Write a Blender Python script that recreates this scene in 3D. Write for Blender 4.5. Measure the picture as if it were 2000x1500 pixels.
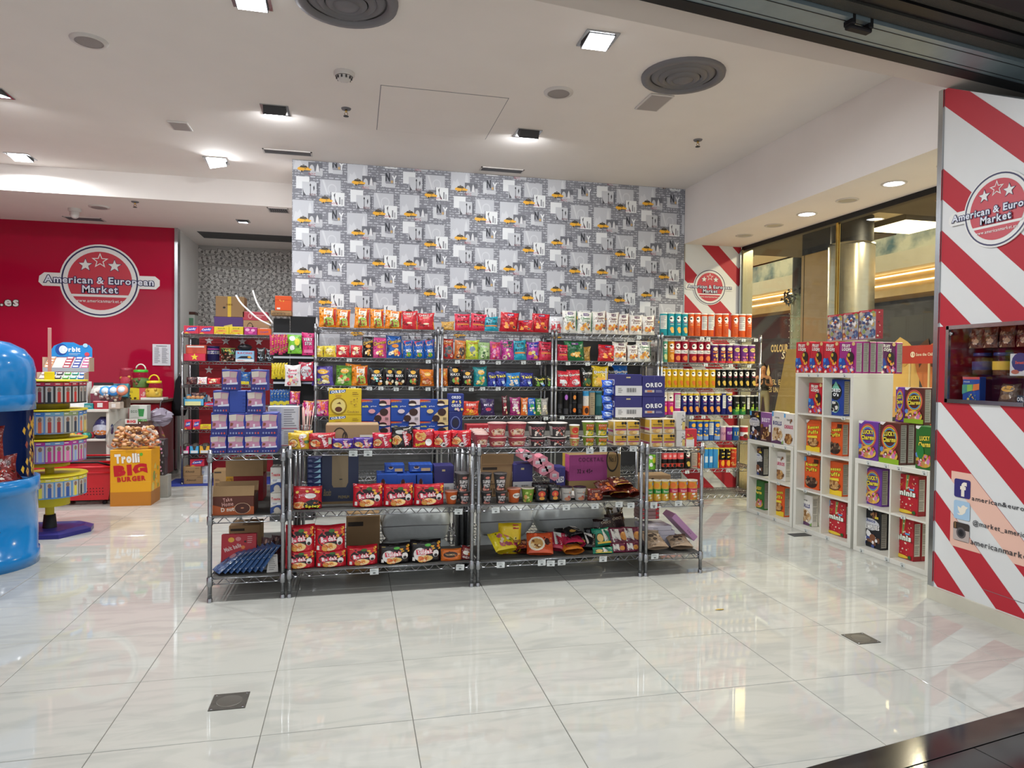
import bpy, math, random
from mathutils import Vector, Matrix
random.seed(7)
S = bpy.context.scene
for o in list(bpy.data.objects): bpy.data.objects.remove(o)
C = S.collection
# ------------------------------------------------------------------ camera
FPX, PITCH, ROLL, YAW, EYE = 1338.46, 0.019564, 0.0112606, 0.2264319, 1.4551
_fw = Vector((math.sin(YAW)*math.cos(PITCH), math.cos(YAW)*math.cos(PITCH), -math.sin(PITCH)))
_rt0 = Vector((math.cos(YAW), -math.sin(YAW), 0)); _up0 = _rt0.cross(_fw)
_rt = math.cos(ROLL)*_rt0 + math.sin(ROLL)*_up0; _up = -math.sin(ROLL)*_rt0 + math.cos(ROLL)*_up0
cd = bpy.data.cameras.new('camera'); cam = bpy.data.objects.new('camera', cd); C.objects.link(cam)
cd.sensor_width = 36; cd.lens = FPX/2000*36; cd.clip_start = .05; cd.clip_end = 200
M = Matrix.Identity(4)
for i in range(3): M[i][0] = _rt[i]; M[i][1] = _up[i]; M[i][2] = -_fw[i]
M[2][3] = EYE; cam.matrix_world = M; S.camera = cam
# ------------------------------------------------------------------ world, exposure
w = bpy.data.worlds.new('mall_air'); S.world = w; w.use_nodes = True
w.node_tree.nodes['Background'].inputs[0].default_value = (.92, .96, 1, 1)
w.node_tree.nodes['Background'].inputs[1].default_value = 1.05
S.view_settings.view_transform = 'Standard'; S.view_settings.look = 'None'
S.view_settings.exposure = 0.0; S.view_settings.gamma = 1.0; S.view_settings.use_curve_mapping = False
KEY = 1.0     # one factor for all the shop's lamps

def ray(x, y): return _fw + (x-1000)/FPX*_rt - (y-750)/FPX*_up
def onY(x, y, Y): d = ray(x, y); return Vector((0,0,EYE)) + d*(Y/d[1])
def onX(x, y, X): d = ray(x, y); return Vector((0,0,EYE)) + d*(X/d[0])
def onZ(x, y, z): d = ray(x, y); return Vector((0,0,EYE)) + d*((z-EYE)/d[2])
def topix(P):
    d = Vector(P)-Vector((0,0,EYE)); z = d.dot(_fw)
    return 1000+FPX*d.dot(_rt)/z, 750-FPX*d.dot(_up)/z

# ------------------------------------------------------------------ colour and materials
def lin(c):
    if isinstance(c, str):
        c = c.lstrip('#')
        c = tuple(int(c[i:i+2],16)/255 for i in (0,2,4)) if len(c)==6 else tuple(int(k*2,16)/255 for k in c)
    return tuple(((x+.055)/1.055)**2.4 if x > .04045 else x/12.92 for x in c[:3])
MATS = {}
def mat(name, color=None, rough=.5, metal=0., noise=0., nscale=6., bump=0., bscale=60., emit=None, es=1., trans=0., alpha=1., spec=.5, attr=False, coat=0., ior=1.45):
    if name in MATS: return MATS[name]
    m = bpy.data.materials.new(name); m.use_nodes = True; MATS[name] = m
    N = m.node_tree.nodes; L = m.node_tree.links; b = N['Principled BSDF']
    b.inputs['Roughness'].default_value = rough; b.inputs['Metallic'].default_value = metal
    b.inputs['Specular IOR Level'].default_value = spec; b.inputs['IOR'].default_value = ior
    b.inputs['Coat Weight'].default_value = coat
    if trans: b.inputs['Transmission Weight'].default_value = trans
    if alpha < 1: b.inputs['Alpha'].default_value = alpha
    if attr:
        a = N.new('ShaderNodeAttribute'); a.attribute_name = 'Col'; L.new(a.outputs['Color'], b.inputs['Base Color'])
    else:
        c = lin(color); b.inputs['Base Color'].default_value = (*c, 1)
        if noise:
            g = N.new('ShaderNodeNewGeometry'); t = N.new('ShaderNodeTexNoise'); t.inputs['Scale'].default_value = nscale; t.inputs['Detail'].default_value = 5
            r = N.new('ShaderNodeValToRGB'); r.color_ramp.elements[0].position = .3; r.color_ramp.elements[1].position = .7
            r.color_ramp.elements[0].color = (*[x*(1-noise) for x in c], 1); r.color_ramp.elements[1].color = (*[min(1,x*(1+noise)) for x in c], 1)
            L.new(g.outputs['Position'], t.inputs['Vector']); L.new(t.outputs['Fac'], r.inputs[0]); L.new(r.outputs[0], b.inputs['Base Color'])
    if bump:
        t2 = N.new('ShaderNodeTexNoise'); t2.inputs['Scale'].default_value = bscale; t2.inputs['Detail'].default_value = 3
        tc = N.new('ShaderNodeTexCoord'); L.new(tc.outputs['Object'], t2.inputs['Vector'])
        bp = N.new('ShaderNodeBump'); bp.inputs['Strength'].default_value = bump; bp.inputs['Distance'].default_value = .01
        L.new(t2.outputs['Fac'], bp.inputs['Height']); L.new(bp.outputs['Normal'], b.inputs['Normal'])
    if emit:
        b.inputs['Emission Color'].default_value = (*lin(emit), 1); b.inputs['Emission Strength'].default_value = es
    return m
mat('foil', attr=True, rough=.24, bump=.75, bscale=30, spec=.6)
mat('card', attr=True, rough=.42)
mat('plastic', attr=True, rough=.3)
mat('matte', attr=True, rough=.75)
mat('print', attr=True, rough=.55)
mat('chrome', '#97999c', rough=.30, metal=.95, noise=.08, nscale=40)
mat('white_laminate', '#dcdad0', rough=.4, noise=.02)
mat('kraft', '#a98a63', rough=.8, noise=.06, nscale=12)

# ------------------------------------------------------------------ object helpers
def reg(o, label=None, cat=None, group=None, kind=None):
    if label: o['label'] = label
    if cat: o['category'] = cat
    if group: o['group'] = group
    if kind: o['kind'] = kind
    return o
def empty(name, loc=(0,0,0), rz=0, label=None, cat=None, group=None, parent=None):
    o = bpy.data.objects.new(name, None); C.objects.link(o); o.location = loc; o.rotation_euler = (0,0,rz); o.empty_display_size = .05
    if parent: o.parent = parent
    return reg(o, label, cat, group)
def link(name, me, parent=None, loc=(0,0,0), rot=(0,0,0)):
    o = bpy.data.objects.new(name, me); C.objects.link(o); o.location = loc; o.rotation_euler = rot
    if parent: o.parent = parent
    return o
def copytree(o, parent=None):
    c = o.copy(); C.objects.link(c); c.parent = parent
    for ch in o.children: copytree(ch, c)
    return c

class MB:
    """collects polygons; colours go to the corner attribute Col"""
    def __init__(s): s.v = []; s.f = []; s.c = []; s.sm = []
    def poly(s, pts, col=(1,1,1), smooth=False):
        n = len(s.v); s.v += [tuple(p) for p in pts]; s.f.append(tuple(range(n, n+len(pts)))); s.c.append(col); s.sm.append(smooth)
    def raw(s, vs, fs, col=(1,1,1), smooth=False):
        n = len(s.v); s.v += [tuple(p) for p in vs]
        for f in fs: s.f.append(tuple(i+n for i in f)); s.c.append(col); s.sm.append(smooth)
    def box(s, x0, y0, z0, x1, y1, z1, col=(1,1,1)):
        s.raw([(x0,y0,z0),(x1,y0,z0),(x1,y1,z0),(x0,y1,z0),(x0,y0,z1),(x1,y0,z1),(x1,y1,z1),(x0,y1,z1)],
              [(0,3,2,1),(4,5,6,7),(0,1,5,4),(1,2,6,5),(2,3,7,6),(3,0,4,7)], col)
    def bbox(s, x0, y0, z0, x1, y1, z1, b=.004, col=(1,1,1)):
        """box with chamfered edges"""
        X=(x0,x1); Y=(y0,y1); Z=(z0,z1); vs=[]; idx={}
        for i in (0,1):
            for j in (0,1):
                for k in (0,1):
                    sx=b*(1-2*i); sy=b*(1-2*j); sz=b*(1-2*k)
                    for a in range(3):
                        idx[i,j,k,a]=len(vs)
                        p=[X[i]+sx,Y[j]+sy,Z[k]+sz]; p[a]=(X[i],Y[j],Z[k])[a]; vs.append(p)
        F=[]
        for a in range(3):
            o1,o2=[(1,2),(2,0),(0,1)][a]
            for e in (0,1):
                q=[]
                for (m,n) in ((0,0),(1,0),(1,1),(0,1)):
                    t=[0,0,0]; t[a]=e; t[o1]=m; t[o2]=n; q.append(idx[t[0],t[1],t[2],a])
                F.append(q if e else q[::-1])
        for a in range(3):
            o1,o2=[(1,2),(2,0),(0,1)][a]
            for m in (0,1):
                for n in (0,1):
                    t0=[0,0,0]; t1=[0,0,0]; t1[a]=1
                    for t in (t0,t1): t[o1]=m; t[o2]=n
                    F.append([idx[(*t0,o1)],idx[(*t1,o1)],idx[(*t1,o2)],idx[(*t0,o2)]])
        for i in (0,1):
            for j in (0,1):
                for k in (0,1): F.append([idx[i,j,k,0],idx[i,j,k,1],idx[i,j,k,2]])
        s.raw(vs,F,col)
    def tube(s, pts, r, n=6, col=(1,1,1), cap=True, smooth=True):
        pts=[Vector(p) for p in pts]; rings=[]; vs=[]
        up=Vector((0,0,1))
        for i,p in enumerate(pts):
            d=(pts[min(i+1,len(pts)-1)]-pts[max(i-1,0)]).normalized()
            a=d.cross(up if abs(d.z)<.95 else Vector((1,0,0))).normalized(); b=d.cross(a)
            rr=r[i] if isinstance(r,(list,tuple)) else r
            for k in range(n):
                t=2*math.pi*k/n; vs.append(p+rr*(math.cos(t)*a+math.sin(t)*b))
        fs=[]
        for i in range(len(pts)-1):
            for k in range(n): fs.append((i*n+k,i*n+(k+1)%n,(i+1)*n+(k+1)%n,(i+1)*n+k))
        if cap: fs.append(tuple(range(n))[::-1]); fs.append(tuple(range((len(pts)-1)*n,len(pts)*n)))
        s.raw(vs,fs,col,smooth)
    def lathe(s, prof, n=20, cx=0, cy=0, col=(1,1,1), a0=0, a1=None, smooth=True):
        full = a1 is None
        m = n if full else n+1; span = 2*math.pi if full else a1-a0
        vs=[]
        for r,z in prof:
            for k in range(m):
                t=a0+span*k/n; vs.append((cx+r*math.cos(t),cy+r*math.sin(t),z))
        fs=[]
        for i in range(len(prof)-1):
            for k in range(n):
                k2=(k+1)%m if full else k+1
                fs.append((i*m+k,i*m+k2,(i+1)*m+k2,(i+1)*m+k))
        s.raw(vs,fs,col,smooth)
    def sphere(s, c, r, n=8, col=(1,1,1), sq=(1,1,1)):
        vs=[]; h=max(4,n//2)
        for i in range(h+1):
            ph=math.pi*i/h
            for k in range(n):
                t=2*math.pi*k/n; vs.append((c[0]+r*sq[0]*math.sin(ph)*math.cos(t),c[1]+r*sq[1]*math.sin(ph)*math.sin(t),c[2]-r*sq[2]*math.cos(ph)))
        fs=[(i*n+k,i*n+(k+1)%n,(i+1)*n+(k+1)%n,(i+1)*n+k) for i in range(h) for k in range(n)]
        s.raw(vs,fs,col,True)
    def mesh(s, name, m):
        me=bpy.data.meshes.new(name); me.from_pydata(s.v,[],s.f)
        if isinstance(m,str): m=MATS[m]
        me.materials.append(m)
        at=me.color_attributes.new('Col','FLOAT_COLOR','CORNER'); buf=[]
        for f,c in zip(s.f,s.c): buf += [c[0],c[1],c[2],1.0]*len(f)
        at.data.foreach_set('color',buf)
        me.polygons.foreach_set('use_smooth',s.sm); me.update(); return me
    def build(s, name, m, parent=None, loc=(0,0,0), rot=(0,0,0)):
        return link(name, s.mesh(name,m), parent, loc, rot)
def struct(name, mb, m, parent=None):
    o = mb.build(name, m, parent)
    if not parent: o['kind'] = 'structure'
    return o

# ------------------------------------------------------------------ glyphs from the built-in font
_G = {}
def glyph(ch, off):
    k = (ch, off)
    if k in _G: return _G[k]
    cu = bpy.data.curves.new('g','FONT'); cu.body = ch; cu.resolution_u = 2; cu.offset = off; cu.size = 1; cu.fill_mode='FRONT'
    ob = bpy.data.objects.new('g', cu); C.objects.link(ob)
    dg = bpy.context.evaluated_depsgraph_get(); me = bpy.data.meshes.new_from_object(ob.evaluated_get(dg))
    vs = [(v.co.x, v.co.y) for v in me.vertices]; fs = [tuple(p.vertices) for p in me.polygons]
    bpy.data.objects.remove(ob); bpy.data.curves.remove(cu); bpy.data.meshes.remove(me)
    if vs: w = max(v[0] for v in vs)
    else: w = .3
    _G[k] = (vs, fs, w); return _G[k]
def text2d(txt, off=.012, gap=.075, dil=0.):
    """triangles of a line of text: list of (verts, faces), width, ymin, ymax at size 1; dil grows the letters about their place"""
    x = 0; out = []
    for ch in txt:
        if ch == ' ': x += .3; continue
        vs, fs, w = glyph(ch, off)
        vs2, fs2, w2 = (vs, fs, w) if not dil else (*glyph(ch, off+dil)[:2], w)
        out.append(([(a+x, b) for a, b in vs2], fs2)); x += w + gap
    al = [p for vs, _ in out for p in vs]
    if not al: return [], 0, 0, 0
    return out, x-gap, min(p[1] for p in al), max(p[1] for p in al)

# ------------------------------------------------------------------ print: flat artwork laid on a surface map
def star_pts(cx, cy, r, ry=None, rot=0, k=.42, n=5):
    ry = ry or r
    return [(cx+(r if i%2==0 else r*k)*math.sin(math.pi*i/n+rot), cy+(ry if i%2==0 else ry*k)*math.cos(math.pi*i/n+rot)) for i in range(2*n)]
def art(mb, sm, ops, asp=1., lay=.0006, fine=.2, flat=False):
    """sm(u,v,off)->point; ops drawn in order, each a little proud of the one before; asp = width/height"""
    off = lay
    def grid(x0,y0,x1,y1,col):
        nx = 1 if flat else max(1, math.ceil((x1-x0)/fine)); ny = 1 if flat else max(1, math.ceil((y1-y0)/fine))
        vs = [sm(x0+(x1-x0)*i/nx, y0+(y1-y0)*j/ny, off) for j in range(ny+1) for i in range(nx+1)]
        mb.raw(vs, [(j*(nx+1)+i, j*(nx+1)+i+1, (j+1)*(nx+1)+i+1, (j+1)*(nx+1)+i) for j in range(ny) for i in range(nx)], col, not flat)
    for op in ops:
        k = op[0]
        if k == 'r': grid(*op[1:5], lin(op[5]))
        elif k == 'e':
            cx, cy, rx, ry = op[1:5]; n = 14; rings = 1 if flat else (2 if max(rx,ry) > .15 else 1)
            vs = [sm(cx,cy,off)]; fs = []
            for q in range(1,rings+1):
                for i in range(n): t = 2*math.pi*i/n; vs.append(sm(cx+rx*q/rings*math.cos(t), cy+ry*q/rings*math.sin(t), off))
            for i in range(n): fs.append((0,1+i,1+(i+1)%n))
            for q in range(1,rings):
                for i in range(n): a=1+(q-1)*n; b=1+q*n; fs.append((a+i,b+i,b+(i+1)%n,a+(i+1)%n))
            mb.raw(vs, fs, lin(op[5]), not flat)
        elif k == 'o':   # ring: cx cy rx ry width colour
            cx, cy, rx, ry, wd, c = op[1:7]; n = 36; vs = []
            for i in range(n):
                t = 2*math.pi*i/n; vs += [sm(cx+rx*math.cos(t), cy+ry*math.sin(t), off), sm(cx+(rx-wd)*math.cos(t), cy+(ry-wd*ry/rx)*math.sin(t), off)]
            mb.raw(vs, [(2*i, 2*((i+1)%n), 2*((i+1)%n)+1, 2*i+1) for i in range(n)], lin(c))
        elif k == 'p': mb.poly([sm(x,y,off) for x,y in op[1]], lin(op[2]))
        elif k == 's': 
            pts = star_pts(op[1], op[2], op[3]/asp if asp>1 else op[3], op[3]*(1 if asp>1 else asp)); c0 = sm(op[1],op[2],off)
            vs = [c0]+[sm(x,y,off) for x,y in pts]; mb.raw(vs, [(0,i+1,(i+1)%10+1) for i in range(10)], lin(op[4]))
        elif k == 't':   # text cx cy w h colour [opts]
            _, txt, cx, cy, w_, h_, c = op[:7]; o = op[7] if len(op) > 7 else {}
            for dil, cc in ([(o['od'] if 'od' in o else .05, o['oc'])] if 'oc' in o else []) + [(0, c)]:
                out, W, y0, y1 = text2d(txt, o.get('off', .012), o.get('gap', .075))
                if dil: out = text2d(txt, o.get('off', .012), o.get('gap', .075), dil)[0]
                if not W: continue
                sx = w_/W; sy = h_/(y1-y0); a = o.get('rot', 0); sh = o.get('sh', 0); arc = o.get('arc', 0)
                for vs, fs in out:
                    P = []
                    for x, y in vs:
                        X = (x-W/2)*sx; Y = (y-(y0+y1)/2)*sy; X += sh*Y/max(asp,.01); Y += arc*(1-(2*X/w_)**2)
                        Xr = X*asp*math.cos(a)-Y*math.sin(a); Yr = X*asp*math.sin(a)+Y*math.cos(a)
                        P.append(sm(cx+Xr/asp, cy+Yr, off))
                    mb.raw(P, fs, lin(cc))
                off += lay*.6
        elif k == 'n':   # scatter: seed count colours x0 y0 x1 y1 size
            R = random.Random(op[1]); cols = op[3]
            for i in range(op[2]):
                x = R.uniform(op[4],op[6]); y = R.uniform(op[5],op[7]); r = op[8]*R.uniform(.5,1.2); t0 = R.uniform(0,6)
                pts = [(x+r*math.cos(t0+t*1.05)*R.uniform(.7,1.2)/(asp if asp>1 else 1), y+r*math.sin(t0+t*1.05)*R.uniform(.7,1.2)*(asp if asp<1 else 1)) for t in range(6)]
                mb.poly([sm(min(max(a,.01),.99),min(max(b,.01),.99),off+.00002*i) for a,b in pts], lin(R.choice(cols)))
        elif k == 'w':   # wavy lines of small print: x0 y0 x1 y1 rows colour
            x0,y0,x1,y1,n,c = op[1:7]; R = random.Random(int(x0*991+n)); h = (y1-y0)/n
            for i in range(n): grid(x0, y0+h*(i+.3), x0+(x1-x0)*R.uniform(.55,1), y0+h*(i+.7), lin(c))
        elif k == 'b':   # bars of a bar code
            x0,y0,x1,y1,c = op[1:6]; n = 11
            for i in range(n): grid(x0+(x1-x0)*i/n, y0, x0+(x1-x0)*(i+(.35,.6,.45)[i%3])/n, y1, lin(c))
        off += lay
# ================================================================== THE SETTING
YW, CE, LOWC = 7.45, 3.61, 3.33
mat('ceiling_paint', '#e9e3de', rough=.9, noise=.015, nscale=3)
mat('wall_paint', '#dad8d4', rough=.85, noise=.02, nscale=3)
mat('red_glass', '#ac1236', rough=.07, noise=.03, nscale=2, spec=.35)
mat('dark_metal', '#2a2b2d', rough=.45, metal=.6)
mat('black', '#101012', rough=.6)
mat('base_grey', '#9b9a92', rough=.45, noise=.12, nscale=5)
mat('steel_trim', '#b9bcbf', rough=.18, metal=1)
mat('brass', '#c9a95c', rough=.15, metal=1)
# floor tile: polished marble-look porcelain
def tile_mat(name, c0, c1, rough, vein):
    m = mat(name, c0, rough=rough, spec=.5, ior=1.55); N = m.node_tree.nodes; L = m.node_tree.links; b = N['Principled BSDF']
    g = N.new('ShaderNodeNewGeometry'); mp = N.new('ShaderNodeMapping'); mp.inputs['Scale'].default_value = (1.1, 4.2, 1); mp.inputs['Rotation'].default_value = (0,0,.5)
    oi = N.new('ShaderNodeObjectInfo'); ad = N.new('ShaderNodeVectorMath'); ad.operation = 'ADD'; sc = N.new('ShaderNodeVectorMath'); sc.operation = 'SCALE'; sc.inputs['Scale'].default_value = 7
    cx = N.new('ShaderNodeCombineXYZ'); L.new(oi.outputs['Random'], cx.inputs[0]); L.new(oi.outputs['Random'], cx.inputs[1]); L.new(cx.outputs[0], sc.inputs[0])
    L.new(g.outputs['Position'], ad.inputs[0]); L.new(sc.outputs[0], ad.inputs[1]); L.new(ad.outputs[0], mp.inputs['Vector'])
    t = N.new('ShaderNodeTexNoise'); t.inputs['Scale'].default_value = 2.2; t.inputs['Detail'].default_value = 8; t.inputs['Distortion'].default_value = 1.4; L.new(mp.outputs[0], t.inputs['Vector'])
    r = N.new('ShaderNodeValToRGB'); r.color_ramp.elements[0].position = .36; r.color_ramp.elements[1].position = .56
    r.color_ramp.elements[0].color = (*lin(c1),1); r.color_ramp.elements[1].color = (*lin(c0),1); L.new(t.outputs['Fac'], r.inputs[0])
    mx = N.new('ShaderNodeMix'); mx.data_type = 'RGBA'; mx.inputs['Factor'].default_value = vein
    mx.inputs['A'].default_value = (*lin(c0),1); L.new(r.outputs[0], mx.inputs['B']); L.new(mx.outputs['Result'], b.inputs['Base Color'])
    return m
tile_mat('porcelain', '#bfbeb6', '#a8a9a3', .032, .5)
tile_mat('granite', '#17171a', '#2a2926', .12, .8)
mat('grout', '#6f6d66', rough=.9)

# --- floor: slab, each visible tile a piece of its own, the threshold cut on the slant
def thr(x): return 2.19+.168*(x-1.63)
def clip(poly, keep):      # keep(p) >= 0, Sutherland-Hodgman
    out = []
    for i in range(len(poly)):
        a, b = poly[i], poly[(i+1)%len(poly)]; ka, kb = keep(a), keep(b)
        if ka >= 0: out.append(a)
        if (ka >= 0) != (kb >= 0): t = ka/(ka-kb); out.append((a[0]+(b[0]-a[0])*t, a[1]+(b[1]-a[1])*t))
    return out
def prism(mb, poly, z0, z1, b=.0015):
    n = len(poly); cx = sum(p[0] for p in poly)/n; cy = sum(p[1] for p in poly)/n
    ins = [(p[0]+(cx-p[0])*b*4, p[1]+(cy-p[1])*b*4) for p in poly]
    vs = [(x,y,z0) for x,y in poly]+[(x,y,z1-b) for x,y in poly]+[(x,y,z1) for x,y in ins]
    fs = [tuple(range(2*n,3*n))]
    for i in range(n): j=(i+1)%n; fs += [(i,j,n+j,n+i),(n+i,n+j,2*n+j,2*n+i)]
    mb.raw(vs, fs)
mb = MB(); mb.raw([(-7,thr(-7),-.1),(4.6,thr(4.6),-.1),(4.6,11.5,-.1),(-7,11.5,-.1),(-7,thr(-7),-.0025),(4.6,thr(4.6),-.0025),(4.6,11.5,-.0025),(-7,11.5,-.0025)],[(0,3,2,1),(4,5,6,7),(0,1,5,4),(1,2,6,5),(2,3,7,6),(3,0,4,7)])
floor = struct('floor', mb, 'grout')
TX, TY, TS = -2.15256, 2.23539, .6
whole = MB(); prism(whole, [(-.2985,-.2985),(.2985,-.2985),(.2985,.2985),(-.2985,.2985)], -.002, 0); whole = whole.mesh('tile','porcelain')
rest = MB()
for i in range(-9, 12):
    for j in range(-4, 16):
        x0, y0 = TX+i*TS, TY+j*TS; cx, cy = x0+.3, y0+.3
        if cy+.3 < thr(cx) or cx-.3 > 4.6: continue
        px, py = topix((cx,cy,0)) if cy > .8 else (9999,9999)
        q = [(x0+.0015,y0+.0015),(x0+.5985,y0+.0015),(x0+.5985,y0+.5985),(x0+.0015,y0+.5985)]
        cut = any(p[1] < thr(p[0]) for p in q)
        if cut: q = clip(q, lambda p: p[1]-thr(p[0])-.002)
        if len(q) < 3: continue
        if -250 < px < 2200 and py < 1750:
            if cut: t = MB(); prism(t, q, -.002, 0); t.build('tile', 'porcelain', floor)
            else: link('tile', whole, floor, (cx,cy,0))
        else: prism(rest, q, -.002, 0)
o = rest.build('tile_field', 'porcelain', floor); o['kind'] = 'stuff'
mb = MB(); nx = -.1655
for a,b in ((-7,5.2),): mb.raw([(a,thr(a)-.135,-.06),(b,thr(b)-.135,-.06),(b,thr(b),-.06),(a,thr(a),-.06),(a,thr(a)-.135,.001),(b,thr(b)-.135,.001),(b,thr(b),.001),(a,thr(a),.001)],[(0,3,2,1),(4,5,6,7),(0,1,5,4),(1,2,6,5),(2,3,7,6),(3,0,4,7)])
struct('trim_1', mb, 'granite')
# mall floor: dark granite slabs outside
mb = MB(); mb.raw([(-7,-3,-.02),(30,-3,-.02),(30,30,-.02),(4.65,30,-.02),(4.65,thr(4.65)-.14,-.02),(-7,thr(-7)-.14,-.02)],[(0,1,2,3,4,5)])
mall_floor = struct('floor_mall', mb, 'grout')
for i in range(0, 8):
    for j in range(-3, 2):
        a = .6*i+.2; q=[(a,-.5+.6*(j+3)),(a+.597,-.5+.6*(j+3)),(a+.597,.097+.6*(j+3)),(a,.097+.6*(j+3))]
        ang=.165; R=lambda p:(p[0]*math.cos(ang)-p[1]*math.sin(ang)+.1, p[0]*math.sin(ang)+p[1]*math.cos(ang))
        q = clip([R(p) for p in q], lambda p: thr(p[0])-.139-p[1])
        if len(q) > 2: t = MB(); prism(t, q, -.012, 0); t.build('tile', 'granite', mall_floor)
mb = MB()
for i in range(26):
    for j in range(29): x=4.66+.9*i; y=2.9+.9*j; prism(mb, [(x,y),(x+.895,y),(x+.895,y+.895),(x,y+.895)], -.012, 0)
o = mb.build('tile_field', mat('mall_stone','#b8a888',rough=.2,noise=.1,nscale=2), mall_floor); o['kind']='stuff'  # unseen stretch of mall floor, made beige to bounce light onto the ceiling

# --- back wall with its printed paper
m = mat('brick_paper', '#8b8c94', rough=.8); N = m.node_tree.nodes; L = m.node_tree.links
g = N.new('ShaderNodeNewGeometry'); sp = N.new('ShaderNodeSeparateXYZ'); cb = N.new('ShaderNodeCombineXYZ'); L.new(g.outputs['Position'], sp.inputs[0]); L.new(sp.outputs[0], cb.inputs[0]); L.new(sp.outputs[2], cb.inputs[1])
nz = N.new('ShaderNodeTexNoise'); nz.inputs['Scale'].default_value = 22; L.new(cb.outputs[0], nz.inputs['Vector'])
br = N.new('ShaderNodeTexBrick'); br.inputs['Scale'].default_value = 1; br.inputs['Brick Width'].default_value = .062; br.inputs['Row Height'].default_value = .026; br.inputs['Mortar Size'].default_value = .0065; br.inputs['Mortar Smooth'].default_value = .1; br.inputs['Bias'].default_value = -.1
br.inputs['Color1'].default_value = (*lin('#c3c5cc'),1); br.inputs['Color2'].default_value = (*lin('#a5a7ae'),1); br.inputs['Mortar'].default_value = (*lin('#83848c'),1)
L.new(cb.outputs[0], br.inputs['Vector'])
cr = N.new('ShaderNodeValToRGB'); cr.color_ramp.elements[0].position=.44; cr.color_ramp.elements[1].position=.52; L.new(nz.outputs['Fac'], cr.inputs[0])
mx = N.new('ShaderNodeMix'); mx.data_type='RGBA'; L.new(cr.outputs[0], mx.inputs['Factor']); mx.inputs['A'].default_value=(*lin('#85868e'),1); L.new(br.outputs['Color'], mx.inputs['B'])
L.new(mx.outputs['Result'], N['Principled BSDF'].inputs['Base Color'])
mb = MB(); mb.box(-.637,YW,0,3.78,YW+.12,CE)
wall_back = struct('wall_back', mb, 'brick_paper')
def taxi(x,t,w,h):
    q = lambda pts: [(x+a*w, t+b*h) for a,b in pts]
    return [('p',q([(0,.55),(.1,.38),(.22,.3),(.75,.3),(.82,.48),(1,.52),(.98,.72),(.8,.8),(.55,.78),(.42,.95),(.25,.95),(.15,.78),(.03,.72)]),'#f0b339'),
            ('p',q([(.15,.4),(.25,.14),(.62,.12),(.74,.4),(.45,.44)]),'#4b4336'),('r',x+.36*w,t,x+.5*w,t+.1*h,'#5a5144'),
            ('p',q([(.35,.98),(.5,.75),(.9,.78),(.95,.9)]),'#5b5c62'),('e',x+.32*w,t+.93*h,.06*w,.12*h,'#3a3835'),('r',x+.5*w,t+.52*h,x+.62*w,t+.6*h,'#6b5a2a')]
STRIP = [('r',.01,.0,.39,.42,'#c6c8ce'),('p',[(.29,.3),(.30,.12),(.325,.03),(.35,.12),(.36,.3)],'#d6d8dc'),('p',[(.02,.4),(.06,.22),(.1,.25),(.14,.18),(.2,.33),(.26,.4)],'#d3d5da'),
 ('r',.29,.25,.55,.41,'#6d6e76'),('e',.355,.40,.045,.1,'#c9cacd'),('p',[(.42,.5),(.44,.33),(.46,.27),(.48,.33),(.5,.5)],'#dcdcde'),('r',.5,.36,.555,.5,'#c4c5c9'),('p',[(.33,.5),(.36,.42),(.5,.44),(.55,.52)],'#bfc1c6'),
 *taxi(.09,.31,.26,.14),('t','NYC',.36,.485,.13,.05,'#b04a58',{'off':.0}),('w',.44,.505,.56,.53,2,'#6a6a70'),
 ('r',.66,.22,.74,.44,'#d2d4d8'),('r',.74,.37,.92,.45,'#c9cbd0'),('r',.73,.16,.91,.36,'#9a9ba3'),('t','N',.775,.245,.09,.17,'#34373f',{'off':.04}),('t','Y',.905,.285,.085,.16,'#eef0f2',{'off':.035}),('e',.855,.33,.022,.03,'#c9a772'),
 ('r',.07,.54,.31,.78,'#e6e8ea'),('r',.18,.64,.44,.9,'#c9cbd0'),('p',[(.325,.9),(.325,.68),(.33,.66),(.335,.68),(.338,.9)],'#3f4046'),('e',.33,.7,.014,.022,'#33343a'),('p',[(.2,.92),(.19,.76),(.21,.84),(.25,.9)],'#52535a'),('p',[(.38,.74),(.4,.7),(.41,.76),(.39,.82)],'#45464d'),
 ('t','NEW',.375,.885,.12,.045,'#6a2f38',{'off':.01}),('t','YORK',.38,.935,.10,.035,'#3a3a42'),
 ('r',.455,.66,.475,.9,'#5f6068'),('r',.51,.57,.89,.87,'#c3c5cb'),('p',[(.54,.58),(.58,.58),(.66,.86),(.63,.86)],'#d4d6da'),('o',.73,.75,.085,.1,.02,'#d0d2d7'),
 ('r',.72,.81,.96,1.07,'#e9ebec'),('p',[(.76,.86),(.79,.82),(.78,.92),(.84,1.05),(.80,1.04)],'#4a4b52'),('r',.86,.9,.885,1.04,'#85868c'),('r',.9,.94,.93,1.05,'#b5b6ba'),('r',.70,.81,.71,.98,'#4c4d54'),
 *taxi(.49,.89,.25,.15),('t','NYC',.775,1.03,.12,.045,'#bd6a78')]
pr = MB()
NZ = [3.069,2.967,3.197,2.973,3.19,2.98,3.2,2.96,3.18]
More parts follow.
